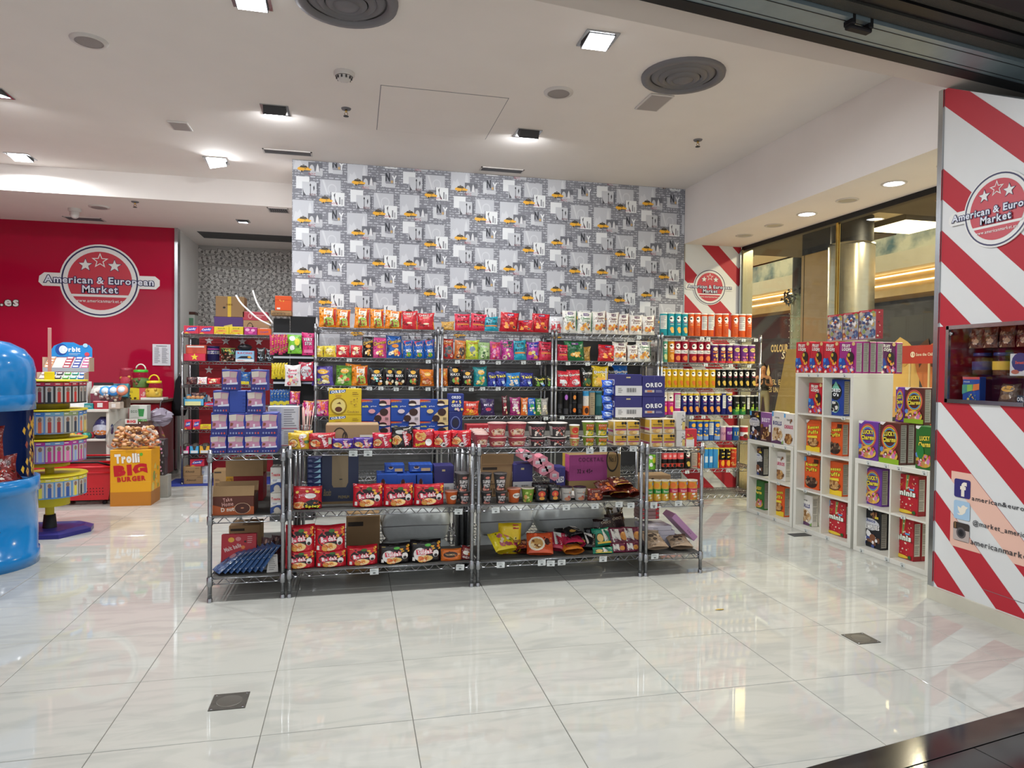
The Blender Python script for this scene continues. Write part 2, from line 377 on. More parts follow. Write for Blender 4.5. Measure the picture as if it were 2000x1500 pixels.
for k in range(9):
    for rrow in range(-2, 6):
        top = NZ[k]+.13-.53*rrow
        if top-.57 > CE or top < 1.3: continue
        def sm(u,v,off,k=k,top=top): return (min(-.637+.547*(k+u), 3.777), YW-.0002-off, min(top-.53*v, CE-.004))
        ops = [(*op[:1],*op[1:]) for op in STRIP]
        # the letters stand upright although v runs downwards here
        sm2 = lambda u,v,off: sm(u,v,off)
        up = [op for op in ops]
        for op in up:
            if op[0]=='t':
                _,tx,cx,cy,w_,h_,c = op[:7]; o7 = op[7] if len(op)>7 else {}
                if top-.53*(cy+h_/2) > CE-.02 or -.637+.547*(k+cx+w_/2) > 3.77: continue
                art(pr, lambda u,v,off,cy=cy: sm(u,2*cy-v,off+.002), [('t',tx,cx,cy,w_,h_,c,o7)], asp=1, lay=.0003, flat=True)
        art(pr, sm, [op for op in up if op[0]!='t'], asp=1, lay=.00006, flat=True)
pr.build('wallpaper_print', 'print', wall_back)
mb = MB(); mb.box(3.778,YW-.006,0,3.792,YW,CE); struct('trim_2', mb, 'steel_trim')
# side of that wall and the alcove
mb = MB(); mb.box(-.637,YW+.12,0,-.55,11.5,CE); struct('wall_inner', mb, 'wall_paint')
# --- striped corner panel beside the glass, striped pillar at the front
mat('vinyl_white', '#dcdedd', rough=.32, noise=.01)
mb = MB(); mb.box(3.792,YW,.06,4.53,YW+.08,2.97); corner = struct('wall_corner', mb, 'vinyl_white')
mb = MB()
for s0 in (3.17,2.55,2.17,1.79,1.41,1.03,.65,.27,3.56):
    q = [(0,s0),(.735,s0-.96*.735),(.735,s0-.96*.735+.215),(0,s0+.215)]
    q = clip(clip(q, lambda p: p[1]-.065), lambda p: 2.968-p[1])
    if len(q) > 2: mb.poly([(3.794+x,YW-.0008,z) for x,z in q], lin('#b52634'))
mb.build('stripe_print','print',corner)
mb = MB(); mb.box(3.792,YW-.01,0,4.53,YW+.08,.06); struct('baseboard_back', mb, 'base_grey')
PX = 3.68
mb = MB(); mb.box(PX,2.3,.085,4.62,3.085,2.98); mb.box(PX,3.085,.085,4.62,3.70,1.282); pt = [(3.70,1.768),(3.70,3.289),(3.60,3.25),(3.085,2.98),(3.085,1.768)]; mb.raw([(PX,y,z) for y,z in pt]+[(4.62,y,z) for y,z in pt],[(0,1,2,3,4),(9,8,7,6,5)]+[(i,5+i,5+(i+1)%5,(i+1)%5) for i in range(5)]); mb.box(PX,3.635,1.282,4.62,3.70,1.768); mb.box(PX+.36,3.085,1.282,4.62,3.635,1.768)
pillar = struct('wall_right', mb, 'vinyl_white')
def strp(x,z): return (PX-.0012,3.698-x,.09+z)
sm_ = MB()
for (z0,z1,starts) in ((.09,1.282,[.119+.395*i for i in range(-1,7)]),(1.768,3.288,[1.796+.395*i for i in range(0,3)]+[3.183,3.58,3.98])):
    for s0 in starts:
        q=[(0,s0),(1.39,s0-1.39*.955),(1.39,s0-1.39*.955+.197),(0,s0+.197)]
        q=clip(clip(clip(clip(q,lambda p:p[1]-z0),lambda p:z1-p[1]),lambda p:3.301-.524*p[0]-p[1]),lambda p:(2.979-p[1]) if p[0]>.614 else 1)
        if len(q)>2: sm_.poly([(PX-.0012,3.698-x,z) for x,z in q], lin('#b52634'))
sm_.poly([strp(0,1.192),strp(.063,1.192),strp(.063,1.678),strp(0,1.678)], lin('#ad1f30'))
sm_.build('stripe_print','print',pillar)
mb = MB(); mb.box(PX-.02,2.3,0,4.62,3.73,.085); struct('baseboard_right', mb, 'base_grey') ; bpy.data.objects['baseboard_right'].data.materials[0] = mat('base_cream','#c9c5b4',rough=.4,noise=.05)
mb = MB(); mb.box(PX-.012,3.70,.085,PX+.05,3.735,3.29); struct('trim_3', mb, 'steel_trim')
# --- red glass wall, alcove walls
mb = MB(); mb.box(-7,10.1,.33,-2.37,10.2,LOWC); wall_red = struct('wall_left', mb, 'red_glass')
for i,x in enumerate((-2.36,)):
    mb = MB(); mb.box(-2.375,10.07,.05,-2.335,10.21,LOWC); struct('trim_4', mb, 'steel_trim')
mb = MB(); mb.box(-7,10.08,0,-2.35,10.2,.33); struct('baseboard_left', mb, 'base_grey')
mb = MB(); mb.box(-2.45,10.2,0,-2.35,11.5,LOWC); struct('wall_alcove', mb, 'wall_paint')
mb = MB(); mb.box(-7.1,1.2,0,-7,10.2,CE); struct('wall_side', mb, 'red_glass')
mat('money_paper', '#a9a6a2', rough=.8, noise=.05, nscale=9)
mb = MB(); mb.box(-2.45,11.4,0,-.55,11.5,LOWC); wall_money = struct('wall_far', mb, 'money_paper')
pr = MB(); R = random.Random(3); n = 0
for i in range(19):
    for j in range(22):
        cx = -2.3+.098*i+R.uniform(-.02,.02); cz = 1.35+.09*j+R.uniform(-.02,.02); a = R.uniform(-.7,.7); n += 1
        if cx > -.62 or cz > 3.26: continue
        w2, h2 = .075, .032; yo = 11.3995-.00002*n
        def P(u,v,o): return (min(cx+u*math.cos(a)-v*math.sin(a),-.555), yo-o, min(cz+u*math.sin(a)+v*math.cos(a),3.325))
        q = lambda k,o: [P(-w2*k,-h2*k,o),P(w2*k,-h2*k,o),P(w2*k,h2*k,o),P(-w2*k,h2*k,o)]
        pr.poly(q(1,0), lin('#6a6763')); pr.poly(q(.87,.000005), lin('#c9c6c1'))
        pr.poly([P(.02*math.cos(t),.022*math.sin(t),.00001) for t in [k*.7 for k in range(9)]], lin('#77736f'))
pr.build('wallpaper_print','print',wall_money)
mb = MB(); mb.raw([(-2.349,10.45,2.35),(-2.349,11.38,2.52),(-2.349,11.38,2.1),(-2.349,10.45,1.8)],[(3,2,1,0)]); 
# --- ceilings
mb = MB(); mb.raw([(-7,2.2,CE),(4.7,2.2,CE),(4.7,YW+.13,CE),(-.55,YW+.13,CE),(-.55,8.43,CE),(-7,8.43,CE)],[(5,4,3,2,1,0)])
mb.box(-7,2.2,CE+.001,4.7,11.5,CE+.1)
ceiling = struct('ceiling', mb, 'ceiling_paint')
mb = MB(); mb.box(-7,8.43,LOWC,-.55,11.5,CE+.02); struct('ceiling_low', mb, 'ceiling_paint')
mb = MB(); mb.box(3.78,3.70,2.97,4.7,YW+.1,CE+.01); beam = struct('ceiling_beam', mb, 'ceiling_paint')
# front bulkhead over the shutter, on the slant
def bi(x): return 3.323+.1265*(x-.848)
def bo(x): return 3.10+.15*(x-1.508)
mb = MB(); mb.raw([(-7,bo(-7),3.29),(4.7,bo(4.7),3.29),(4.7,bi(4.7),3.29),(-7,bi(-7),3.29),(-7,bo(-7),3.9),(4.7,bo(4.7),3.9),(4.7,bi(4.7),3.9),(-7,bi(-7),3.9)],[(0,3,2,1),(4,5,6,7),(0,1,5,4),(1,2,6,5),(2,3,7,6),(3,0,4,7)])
struct('wall_front', mb, mat('soffit_paint','#d6cec6',rough=.9,noise=.02,nscale=3))  # ceiling paint darkened: the soffit's shade is put into its colour
# rolled-up shutter: rubber seal, bottom bar with handle, perforated slats
mat('shutter_alu', '#8fa0a6', rough=.42, metal=.5, noise=.08, nscale=8)
mat('shutter_mesh', '#4a4a44', rough=.6, metal=.4, bump=.6, bscale=180)
shut = empty('roller_shutter', (2.5,3.2,3.2), 0, 'grey rolled-up roller shutter with black seal and mesh slats overhead', 'shutter')
def along(name, m, n0, n1, z0, z1, x0=-3, x1=5.0, parent=shut):
    mb = MB(); f = lambda x,n: (x+.148*n-2.5, bo(x)+.045-n-3.2)
    pts = []
    for z in (z0-3.2,z1-3.2):
        pts += [(*f(x0,n1),z),(*f(x1,n1),z),(*f(x1,n0),z),(*f(x0,n0),z)]
    mb.raw(pts,[(0,3,2,1),(4,5,6,7),(0,1,5,4),(1,2,6,5),(2,3,7,6),(3,0,4,7)]); return mb.build(name, m, parent)
along('rubber_seal','black',.0,.08,3.245,3.30)
bar = along('bottom_bar','shutter_alu',.08,.262,3.25,3.33); along('bar_groove','dark_metal',.108,.112,3.248,3.251,parent=bar); along('bar_groove','dark_metal',.225,.229,3.248,3.251,parent=bar)
for k in range(5): along('slat','shutter_mesh' if k%3!=1 else 'dark_metal',.262+.08*k+.004,.262+.08*k+.08,3.27+.012*k,3.36+.012*k)
along('housing','black',.67,.8,3.2,3.6)
mb = MB(); mb.bbox(-.075,-.03,-.028,-.045,.03,.03,.006); mb.bbox(.045,-.03,-.028,.075,.03,.03,.006); mb.bbox(-.075,-.022,-.045,.075,.022,-.024,.006)
hd = mb.build('handle','black',shut,(.0,-.145,.052),(0,0,.15))
# ================================================================== GLASS FRONT AND THE MALL BEHIND IT
def glass_mat(name, tint, refl):
    m = mat(name, '#ffffff', rough=.02); N = m.node_tree.nodes; L = m.node_tree.links
    t = N.new('ShaderNodeBsdfTransparent'); t.inputs[0].default_value = (*tint,1); g = N.new('ShaderNodeBsdfGlossy'); g.inputs['Roughness'].default_value = .02
    lw = N.new('ShaderNodeLayerWeight'); lw.inputs['Blend'].default_value = .5; mx = N.new('ShaderNodeMixShader')
    pw = N.new('ShaderNodeMath'); pw.operation = 'POWER'; pw.inputs[1].default_value = 4; L.new(lw.outputs['Facing'], pw.inputs[0])
    ml = N.new('ShaderNodeMath'); ml.operation = 'MULTIPLY_ADD'; ml.inputs[1].default_value = .4; ml.inputs[2].default_value = refl; L.new(pw.outputs[0], ml.inputs[0])
    L.new(ml.outputs[0], mx.inputs[0]); L.new(t.outputs[0], mx.inputs[1]); L.new(g.outputs[0], mx.inputs[2]); L.new(mx.outputs[0], N['Material Output'].inputs['Surface'])
    return m
glass_mat('window_glass', (.95,.94,.86), .022)
glass_mat('clear_plastic', (.97,.97,.97), .03)
GX = 4.55
win = empty('window_1', (GX,5.6,0)); win['kind'] = 'structure'
for y0,y1 in ((3.74,5.765),(5.795,7.44)):
    mb = MB(); mb.box(-.006,y0-5.6,.05,.006,y1-5.6,2.93); mb.build('pane','window_glass',win)
mb = MB(); mb.box(-.02,3.74-5.6,2.92,.05,1.84,2.97); mb.build('head_rail','dark_metal',win)
mb = MB(); mb.box(-.03,3.74-5.6,0,.03,1.84,.05); mb.build('sill','dark_metal',win)
mb = MB(); mb.box(-.012,.165,.05,.012,.195,2.93); mb.build('mullion','brass',win)
mb = MB(); mb.box(-.03,1.79,.05,.10,1.84,2.93); mb.build('corner_post',mat('bronze_trim','#b0a684',rough=.2,metal=.9),win)
mb = MB(); mb.box(-.055,1.81,.05,-.03,1.84,2.93); mb.build('corner_strip','steel_trim',win)
# --- mall: ceiling, far shop fronts, columns
mat('mall_ceiling', '#d8cdb4', rough=.8, noise=.04, nscale=2)
mat('mall_dark_ceiling', '#5d574d', rough=.7)
mat('marble_tan', '#b79a68', rough=.25, noise=.1, nscale=3)
mat('dark_front', '#140f10', rough=.3, noise=.3, nscale=1.5)
mat('led_warm', '#fff0d0', emit='#ffe9b8', es=4)
mat('panel_warm', '#fff6e0', emit='#ffefc8', es=5)
mat('skylight', '#dfe8e6', emit='#dfe8e4', es=1.3)
mb = MB(); mb.box(4.7,2.5,3.72,8.3,30,3.9); struct('ceiling_mall', mb, 'mall_ceiling')
mb = MB(); mb.box(5.0,6.6,3.66,8.3,8.0,3.73); mb.box(5.0,9.2,3.66,8.3,11.5,3.73); struct('trim_5', mb, 'mall_dark_ceiling')
mb = MB(); mb.box(8.3,2.5,4.9,13,30,5.0); struct('ceiling_skylight', mb, 'skylight')
mb = MB(); mb.box(8.2,2.5,3.72,8.32,30,4.9); struct('trim_6', mb, 'mall_ceiling')
FX = 12.0
mb = MB(); mb.box(FX,5,0,FX+.2,30,3.15); struct('wall_mall', mb, 'dark_front')
mb = MB(); mb.box(FX-.7,5,3.72,FX+.2,30,4.08); struct('trim_7', mb, 'mall_ceiling')
mb = MB(); mb.box(FX-.7,5,3.15,FX+.2,30,3.30); mb.box(FX-.3,5,3.3,FX+.2,30,3.72); struct('trim_8', mb, 'marble_tan')
for i,(x,z) in enumerate(((FX-.32,3.66),(FX-.32,3.47))):
    mb = MB(); mb.box(x-.03,5,z-.013,x,30,z+.013); o = mb.build('led_strip','led_warm'); reg(o, ('upper','lower')[i]+' warm glowing light line above the far mall shop fronts', 'light')
mb = MB(); mb.box(FX-.65,30,0,8,30.1,6); struct('wall_mall_end', mb, 'marble_tan')
# painted sky on the upper fascia
m = mat('painted_sky', '#7f9aa0', rough=.7); N = m.node_tree.nodes; L = m.node_tree.links; t = N.new('ShaderNodeTexNoise'); t.inputs['Scale'].default_value = 1.6; t.inputs['Detail'].default_value = 6; g = N.new('ShaderNodeNewGeometry'); L.new(g.outputs['Position'], t.inputs['Vector'])
r = N.new('ShaderNodeValToRGB'); r.color_ramp.elements[0].position=.4; r.color_ramp.elements[0].color=(*lin('#5c757b'),1); r.color_ramp.elements[1].position=.62; r.color_ramp.elements[1].color=(*lin('#d9d2b8'),1); L.new(t.outputs['Fac'], r.inputs[0]); L.new(r.outputs[0], N['Principled BSDF'].inputs['Base Color'])
mb = MB(); mb.box(FX-.5,5,4.08,FX-.4,30,4.6); o = mb.build('sky_mural','painted_sky'); reg(o,'painted cloudy sky band high above the mall shop fronts','mural')
# --- round metal column with black head, stone pier beside it
m = mat('brushed_column', '#a8a494', rough=.24, metal=.9, noise=.06, nscale=3)
col = empty('round_column', (7.0,8.6,0), 0, 'shiny brushed metal column with black head beyond the glass', 'column')
mb = MB(); mb.lathe([(.31,0),(.31,3.33)], 32); mb.build('shaft','brushed_column',col)
mb = MB(); mb.lathe([(.0,3.335),(.315,3.335),(.315,3.30)],32); mb.build('collar','steel_trim',col)
mb = MB(); mb.lathe([(.285,3.33),(.285,3.72)], 32); mb.build('head',mat('jet','#060607',rough=.5),col)
mb = MB(); mb.lathe([(.315,0),(.315,.15),(.31,.17)],32); mb.build('base','steel_trim',col)
pier = empty('stone_pier', (7.0,9.26,0), 0, 'flat tan marble pier left of the metal column', 'pier')
mb = MB(); mb.bbox(-.12,-.32,0,.3,.32,3.32,.01); mb.build('stone_face','marble_tan',pier)
mb = MB(); mb.box(-.125,.235,0,-.121,.245,3.32); mb.build('joint','mall_dark_ceiling',pier)
mb = MB(); mb.box(-.09,-.3,3.32,.28,.34,3.72); mb.build('head','jet',pier)
mb = MB(); mb.bbox(-.17,-.12,1.62,-.12,-.02,1.74,.01); mb.build('wall_box','brass',pier)
c2 = empty('dark_column', (9.6,13.2,0), 0, 'dark column with bushy black garland and bead strings behind pier', 'column')
mb = MB(); mb.lathe([(.3,0),(.3,3.2)],20); mb.build('shaft',mat('green_marble','#5a6252',rough=.2,noise=.25,nscale=4),c2)
mb = MB(); mb.lathe([(.27,3.2),(.27,4.9)],20); mb.build('head','black',c2)
mb = MB(); R = random.Random(5)
for i in range(90):
    a=R.uniform(0,6.28); rr=R.uniform(.28,.48); z=R.uniform(3.0,3.3); p=Vector((rr*math.cos(a),rr*math.sin(a),z)); d=Vector((R.uniform(-1,1),R.uniform(-1,1),R.uniform(-1,1)))*.12
    mb.tube([p,p+d],[.03,.004],4)
mb.build('garland','black',c2)
mb = MB()
for k in range(12):
    a=k*math.pi/6
    for j in range(20): mb.sphere((.315*math.cos(a),.315*math.sin(a),.3+.13*j),.012,5)
mb.build('bead_strings','steel_trim',c2)
# luminous ceiling panel
cp = empty('ceiling_panel_light', (7.95,8.6,3.7), 0, 'square warm luminous ceiling panel in the mall', 'light')
mb = MB(); mb.box(-.42,-.42,-.06,.42,.42,.02); mb.build('frame','mall_dark_ceiling',cp); mb = MB(); mb.box(-.4,-.4,-.065,.4,.4,-.06); mb.build('diffuser','panel_warm',cp)
# --- shop front with hoarding text
hoard = empty('hoarding', (FX-.05,17.75,.22), 0, 'dark maroon hoarding with gold slogan on far shop front', 'hoarding')
mb = MB(); mb.box(-.05,-1.6,.05,.0,1.35,3.05); mb.build('board',mat('maroon_board','#221016',rough=.4,noise=.3,nscale=1),hoard)
mb = MB(); sm = lambda u,v,o: (-.052-o*4, 1.35-2.95*u, 3.0*v)
gold = '#e8c98a'
art(mb, sm, [('t','COLOUR THE',.62,.655,.42,.075,gold,{'off':.04}),('t','Style',.72,.575,.26,.09,'#e9ddc4',{'sh':.2,'off':.02}),
 ('p',[(.38,.5),(.41,.42),(.38,.34),(.35,.42)],gold),('t','EL ESTILO',.62,.33,.36,.05,gold),('t','ES UN',.47,.255,.16,.05,gold),('t','mo',.62,-.02+.08,.12,.05,gold),
 ('p',[(.66,.31),(.74,.31),(.74,.22),(.68,.25)],'#7c3238')], asp=.98, flat=True, lay=.0008)
mb.build('lettering','print',hoard)
mb = MB(); mb.box(-.08,1.35,0,.02,1.45,3.1); mb.box(-.08,-1.7,0,.02,-1.6,3.1); mb.box(-.08,-1.7,3.05,.02,1.45,3.12); mb.build('frame','brass',hoard)
# poster on the shop front to the right of the column: a smiling face in warm tones on dark
po = empty('wall_poster', (FX-.06,13.0,0), 0, 'large dark poster with warm-toned smiling face behind the cereal shelves', 'poster')
mb = MB(); mb.box(-.03,-1.6,.1,.0,1.2,3.0); mb.build('sheet',mat('poster_dark','#28282d',rough=.35,noise=.15,nscale=2),po)
mb = MB(); sm = lambda u,v,o: (-.031-o*3, 1.2-2.8*u, .1+2.9*v)
art(mb, sm, [('p',[(.28,.55),(.30,.62),(.36,.72),(.42,.76),(.5,.72),(.62,.62),(.62,.3),(.28,.3)],'#d9b46a'),('p',[(.3,.3),(.62,.3),(.62,.18),(.26,.12)],'#c79a62'),('e',.36,.62,.02,.03,'#a3835a'),('e',.46,.58,.05,.05,'#c2964e'),
 ('p',[(.56,.62),(.6,.48),(.7,.3),(1,.2),(1,.84),(.86,.8),(.74,.7)],'#cf7a3e'),('p',[(.6,.68),(.7,.74),(.72,.66),(.62,.52)],'#5c3a22'),('p',[(.78,.74),(.9,.95),(1,1),(1,.7),(.9,.68)],'#5c3a22'),('p',[(.86,.9),(.99,.99),(.99,.9)],'#e0a542'),
 ('e',.76,.55,.05,.022,'#5a2d1a'),('e',.93,.55,.05,.022,'#5a2d1a'),('p',[(.72,.36),(.8,.3),(.92,.3),(1,.36),(.9,.33)],'#f2ead8'),('p',[(.66,.26),(1,.2),(1,.02),(.36,.02)],'#d0562c')], asp=.96, flat=True, lay=.0008)
mb.build('picture','print',po)
SG = onX(1806,692,FX-.5); sb = empty('charity_sign', (FX-.5,SG.y,SG.z-1.49), 0, 'red charity sign board on two thin posts before the poster', 'sign')
mb = MB(); mb.box(-.015,-.42,1.30,.015,.6,1.68); mb.build('board',mat('sign_red','#b5301f',rough=.4),sb)
mb = MB(); sm = lambda u,v,o: (-.016-o*3,.6-1.02*u,1.30+.38*v)
art(mb, sm, [('o',.3,.5,.06,.16,.02,'#f3ece2'),('e',.3,.56,.02,.05,'#f3ece2'),('r',.28,.4,.32,.52,'#f3ece2'),('t','Save the Children',.67,.5,.56,.17,'#f3ece2',{'off':.02})], asp=2.7, flat=True); mb.build('lettering','print',sb)
for y in (.38,-.12): mb = MB(); mb.box(-.012,y-.02,1.49-SG.z,.012,y+.02,1.3); mb.build('post',mat('pale_wood','#d9c493',rough=.6),sb)
# tan sandwich board
ab = empty('sandwich_board', (5.75,8.08,0), .15, 'tall tan kraft A-shaped board standing beyond the glass', 'board')
for s in (-1,1):
    mb = MB(); mb.raw([(s*.05,-.28,1.78),(s*.05,.10,1.78),(s*.3,.26,0),(s*.3,-.28,0),(s*.05+s*.015,-.28,1.78),(s*.05+s*.015,.10,1.78),(s*.3+s*.015,.26,0),(s*.3+s*.015,-.28,0)],[(0,1,2,3),(7,6,5,4),(0,4,5,1),(1,5,6,2),(2,6,7,3),(3,7,4,0)]); mb.build('board_leaf',mat('tan_card','#c7ab6c',rough=.7,noise=.05,nscale=4),ab)
mb = MB(); mb.box(-.05,-.28,1.77,.05,.1,1.785); mb.build('top_edge','tan_card',ab)
# added mall lamps (recessed spots put in to light the corridor)
def arealight(name, loc, power, size, parent=None, rot=(0,0,0), color=(1,1,1), spread=None, shape='SQUARE'):
    l = bpy.data.lights.new(name,'AREA'); l.energy = power; l.size = size; l.color = color; l.shape = shape
    if spread: l.spread = spread
    o = bpy.data.objects.new(name,l); C.objects.link(o); o.location = loc; o.rotation_euler = rot
    if parent: o.parent = parent
    return o
mat('lamp_disc','#ffffff', emit='#fff3dc', es=8)
for i,(x,y) in enumerate(((6.0,5.2),(7.2,7.2),(7.2,11.6),(7.2,14.4),(7.2,18))):
    d = empty('mall_downlight', (x,y,3.655), 0, ('first','second','third','fourth','fifth')[i]+' round recessed ceiling lamp along the mall corridor, counting from the shop', 'lamp', 'mall downlights')
    mb = MB(); mb.lathe([(.11,0),(.085,-.004),(.085,.03)],20); mb.build('ring','steel_trim',d); mb = MB(); mb.lathe([(0,.02),(.085,.02)],20); mb.build('lens','lamp_disc',d)
    arealight('bulb',(0,0,-.02),150,.2,d,color=(1,.9,.72))
# --- person far off in the mall, looking at a phone
def person():
    P = onX(1494,735,11.0); px, py = P.x-.05, P.y
    root = empty('person', (px,py,0), 0, 'person in black top and jeans looking down at a phone beyond glass', 'person')
    root.rotation_euler[2] = math.atan2(-px,py)*.9
    s = 1.66/1.70
    V = {'pel':(0,0,.95,.15,.11),'wa':(0,0,1.08,.125,.095),'ch':(0,0,1.25,.15,.11),'nk0':(0,.0,1.40,.075,.07),'nk':(0,-.01,1.46,.052,.052),'hd0':(0,-.035,1.52,.07,.085),'hd':(0,-.04,1.60,.078,.095),'tp':(0,-.02,1.68,.055,.065),
         'sl':(-.17,0,1.365,.052,.05),'el':(-.22,-.06,1.12,.042,.042),'wl':(-.08,-.27,1.16,.03,.026),'hl':(-.04,-.31,1.19,.026,.02),
         'sr':(.17,0,1.365,.052,.05),'er':(.22,-.06,1.12,.042,.042),'wr':(.08,-.27,1.16,.03,.026),'hr':(.04,-.31,1.19,.026,.02),
         'ql':(-.09,0,.88,.095,.10),'kl':(-.10,-.02,.5,.062,.065),'al':(-.10,.02,.09,.042,.045),'fl':(-.11,-.14,.035,.04,.03),
         'qr':(.09,0,.88,.095,.10),'kr':(.11,-.03,.5,.062,.065),'ar':(.12,.01,.09,.042,.045),'fr':(.14,-.15,.035,.04,.03)}
    E = ['pel wa','wa ch','ch nk0','nk0 nk','nk hd0','hd0 hd','hd tp','ch sl','sl el','el wl','wl hl','ch sr','sr er','er wr','wr hr','pel ql','ql kl','kl al','al fl','pel qr','qr kr','kr ar','ar fr']
    k = list(V); me = bpy.data.meshes.new('body'); me.from_pydata([V[n][:3] for n in k],[tuple(k.index(a) for a in e.split()) for e in E],[])
    o = link('body', me, root)
    o.modifiers.new('skin','SKIN'); sk = me.skin_vertices[0].data
    for i,n in enumerate(k): sk[i].radius = V[n][3:5]; sk[i].use_root = (n=='pel')
    ss = o.modifiers.new('sub','SUBSURF'); ss.levels = 2; ss.render_levels = 2
    m = mat('figure','#c08a64',rough=.6); N = m.node_tree.nodes; L = m.node_tree.links; tc = N.new('ShaderNodeTexCoord'); sp = N.new('ShaderNodeSeparateXYZ'); L.new(tc.outputs['Object'],sp.inputs[0])
    r = N.new('ShaderNodeValToRGB'); r.color_ramp.interpolation='CONSTANT'; mp = N.new('ShaderNodeMath'); mp.operation='DIVIDE'; mp.inputs[1].default_value=1.75; L.new(sp.outputs[2],mp.inputs[0]); L.new(mp.outputs[0],r.inputs[0])
    e = r.color_ramp.elements; e[0].position=0; e[0].color=(*lin('#d8d4cc'),1); e[1].position=.055; e[1].color=(*lin('#8d8a72'),1)
    for ps,cc in ((.585,'#c08a64'),): x = e.new(ps); x.color=(*lin(cc),1)
    L.new(r.outputs[0],N['Principled BSDF'].inputs['Base Color']); me.materials.append(m)
    # top, hair, phone, fingers
    mb = MB(); mb.lathe([(.16,1.0),(.15,1.08),(.165,1.2),(.168,1.30)],16); t = mb.build('top','black',root); t.scale = (1,.78,1)
    mb = MB(); mb.sphere((0,.0,1.625),.098,12,sq=(.95,1.05,1.0)); mb.sphere((0,.07,1.7),.05,8); mb.build('hair',mat('hair_dark','#1d1512',rough=.5),root)
    mb = MB(); mb.sphere((0,-.075,1.585),.072,12,sq=(.95,.85,1.15)); mb.sphere((0,-.142,1.575),.014,6); mb.build('face',mat('skin','#c9946c',rough=.55),root)
    mb = MB(); 
    for s2 in (-1,1): mb.sphere((s2*.028,-.135,1.6),.009,6)
    mb.box(-.022,-.142,1.535,.022,-.138,1.541); mb.build('eyes_and_mouth',mat('dark_brown','#3a1c14',rough=.5),root)
    mb = MB(); mb.bbox(-.036,-.39,1.2,.036,-.378,1.34,.003); mb.build('phone','black',root)
    mb = MB()
    for s2 in (-1,1):
        for j in range(4): mb.tube([(s2*.045,-.33,1.19+.02*j),(s2*.045,-.37,1.2+.02*j),(s2*.03,-.395,1.205+.02*j)],[.009,.008,.007],6)
        mb.tube([(s2*.04,-.32,1.2),(s2*.03,-.365,1.24)],[.01,.008],6)
    mb.build('fingers','skin',root)
person()
# ================================================================== CEILING FITTINGS AND LAMPS
mat('fit_white','#cfcac6',rough=.5); mat('fit_grey','#77767a',rough=.5,metal=.2); mat('fit_dark','#3a3a3c',rough=.5)
mat('lamp_lens','#ffffff', emit='#f4f8ff', es=30); mat('lamp_lens_dim','#ffffff', emit='#dfe9ff', es=10); mat('lens_off','#b8b2a4',rough=.3)
def spot(x, y, z, label, power, tilt, az, lens='lamp_lens', size=.092):
    """square recessed spot; the head tilts by `tilt` towards azimuth az (0 = away from the shop front)"""
    t = empty('spot_lamp', (x,y,z), 0, label, 'lamp', 'square ceiling spots')
    mb = MB(); s = size
    for a,b,c,d in ((-s-.02,-s-.02,s+.02,-s),(-s-.02,s,s+.02,s+.02),(-s-.02,-s,-s,s),(s,-s,s+.02,s)): mb.box(a,b,-.008,c,d,.0)
    mb.build('frame','steel_trim',t)
    h = empty('head', (0,0,.0), 0, parent=t); h.rotation_euler = (tilt*math.cos(az), tilt*math.sin(az), 0)
    mb = MB(); mb.box(-s+.004,-s+.004,-.022,s-.004,s-.004,.05); mb.build('housing','fit_dark',h)
    mb = MB(); mb.box(-s+.010,-s+.010,-.025,s-.010,s-.010,-.0225); mb.build('lens',lens,h)
    if power: 
        o = arealight('bulb',(0,0,-.028),power*KEY,s*1.6,h,color=(.95,.98,1),spread=3.0)
    return t
spot(1.525,4.25,CE,'bright square ceiling spot nearest the round black air vent',52,-.12,0)
spot(-.602,4.283,CE,'square ceiling spot at the top edge left of the large vent',52,-.12,0)
spot(-1.416,7.694,CE,'bright tilted square spot left of the wallpapered wall',34,-.45,.5)
spot(-3.37,8.077,CE,'square ceiling spot far left near the white bulkhead',42,-.12,0)
spot(-.655,6.062,CE,'dark-backed square spot tilted towards the wall beside the sprinkler',19,.6,0)
spot(1.516,6.074,CE,'dark-backed square spot right of the ceiling access panel',19,.6,0)
spot(-2.80,6.25,CE,'square spot glowing at the left edge of the ceiling',56,.2,0)
spot(-1.394,9.339,LOWC,'small bluish square spot in the lower ceiling of the alcove',14,.1,0,'lamp_lens_dim',.06)
spot(3.0,4.3,CE,'square ceiling spot in the line of the front lamps right of the vent',0,.0,0,'lens_off') if False else None
def rlamp(x, y, lit, label):
    t = empty('round_downlight', (x,y,2.97), 0, label, 'lamp', 'round beam downlights')
    mb = MB(); mb.lathe([(.095,-.001),(.09,-.007),(.072,-.007),(.068,.02)],24); mb.build('ring','fit_white',t)
    mb = MB(); mb.lathe([(0,-.004),(.07,-.004)],24); mb.build('lens','lamp_lens' if lit else 'lens_off',t)
    if lit: arealight('bulb',(0,0,-.012),12*KEY,.13,t,color=(.9,1,.97),spread=2.6)
rlamp(4.15,4.637,True,'lit round downlight in the beam nearest the striped pillar')
rlamp(4.17,5.735,True,'lit round downlight in the beam above the tall white shelf')
for i,(y,l) in enumerate(((5.19,'unlit round downlight between the two lit ones in the beam'),(6.258,'unlit round downlight beyond the far lit one in the beam'),(6.803,'unlit round downlight in the beam nearest the wallpapered wall'),(4.12,'unlit round downlight in the beam touching the striped pillar'))): rlamp(4.17,y,False,l)
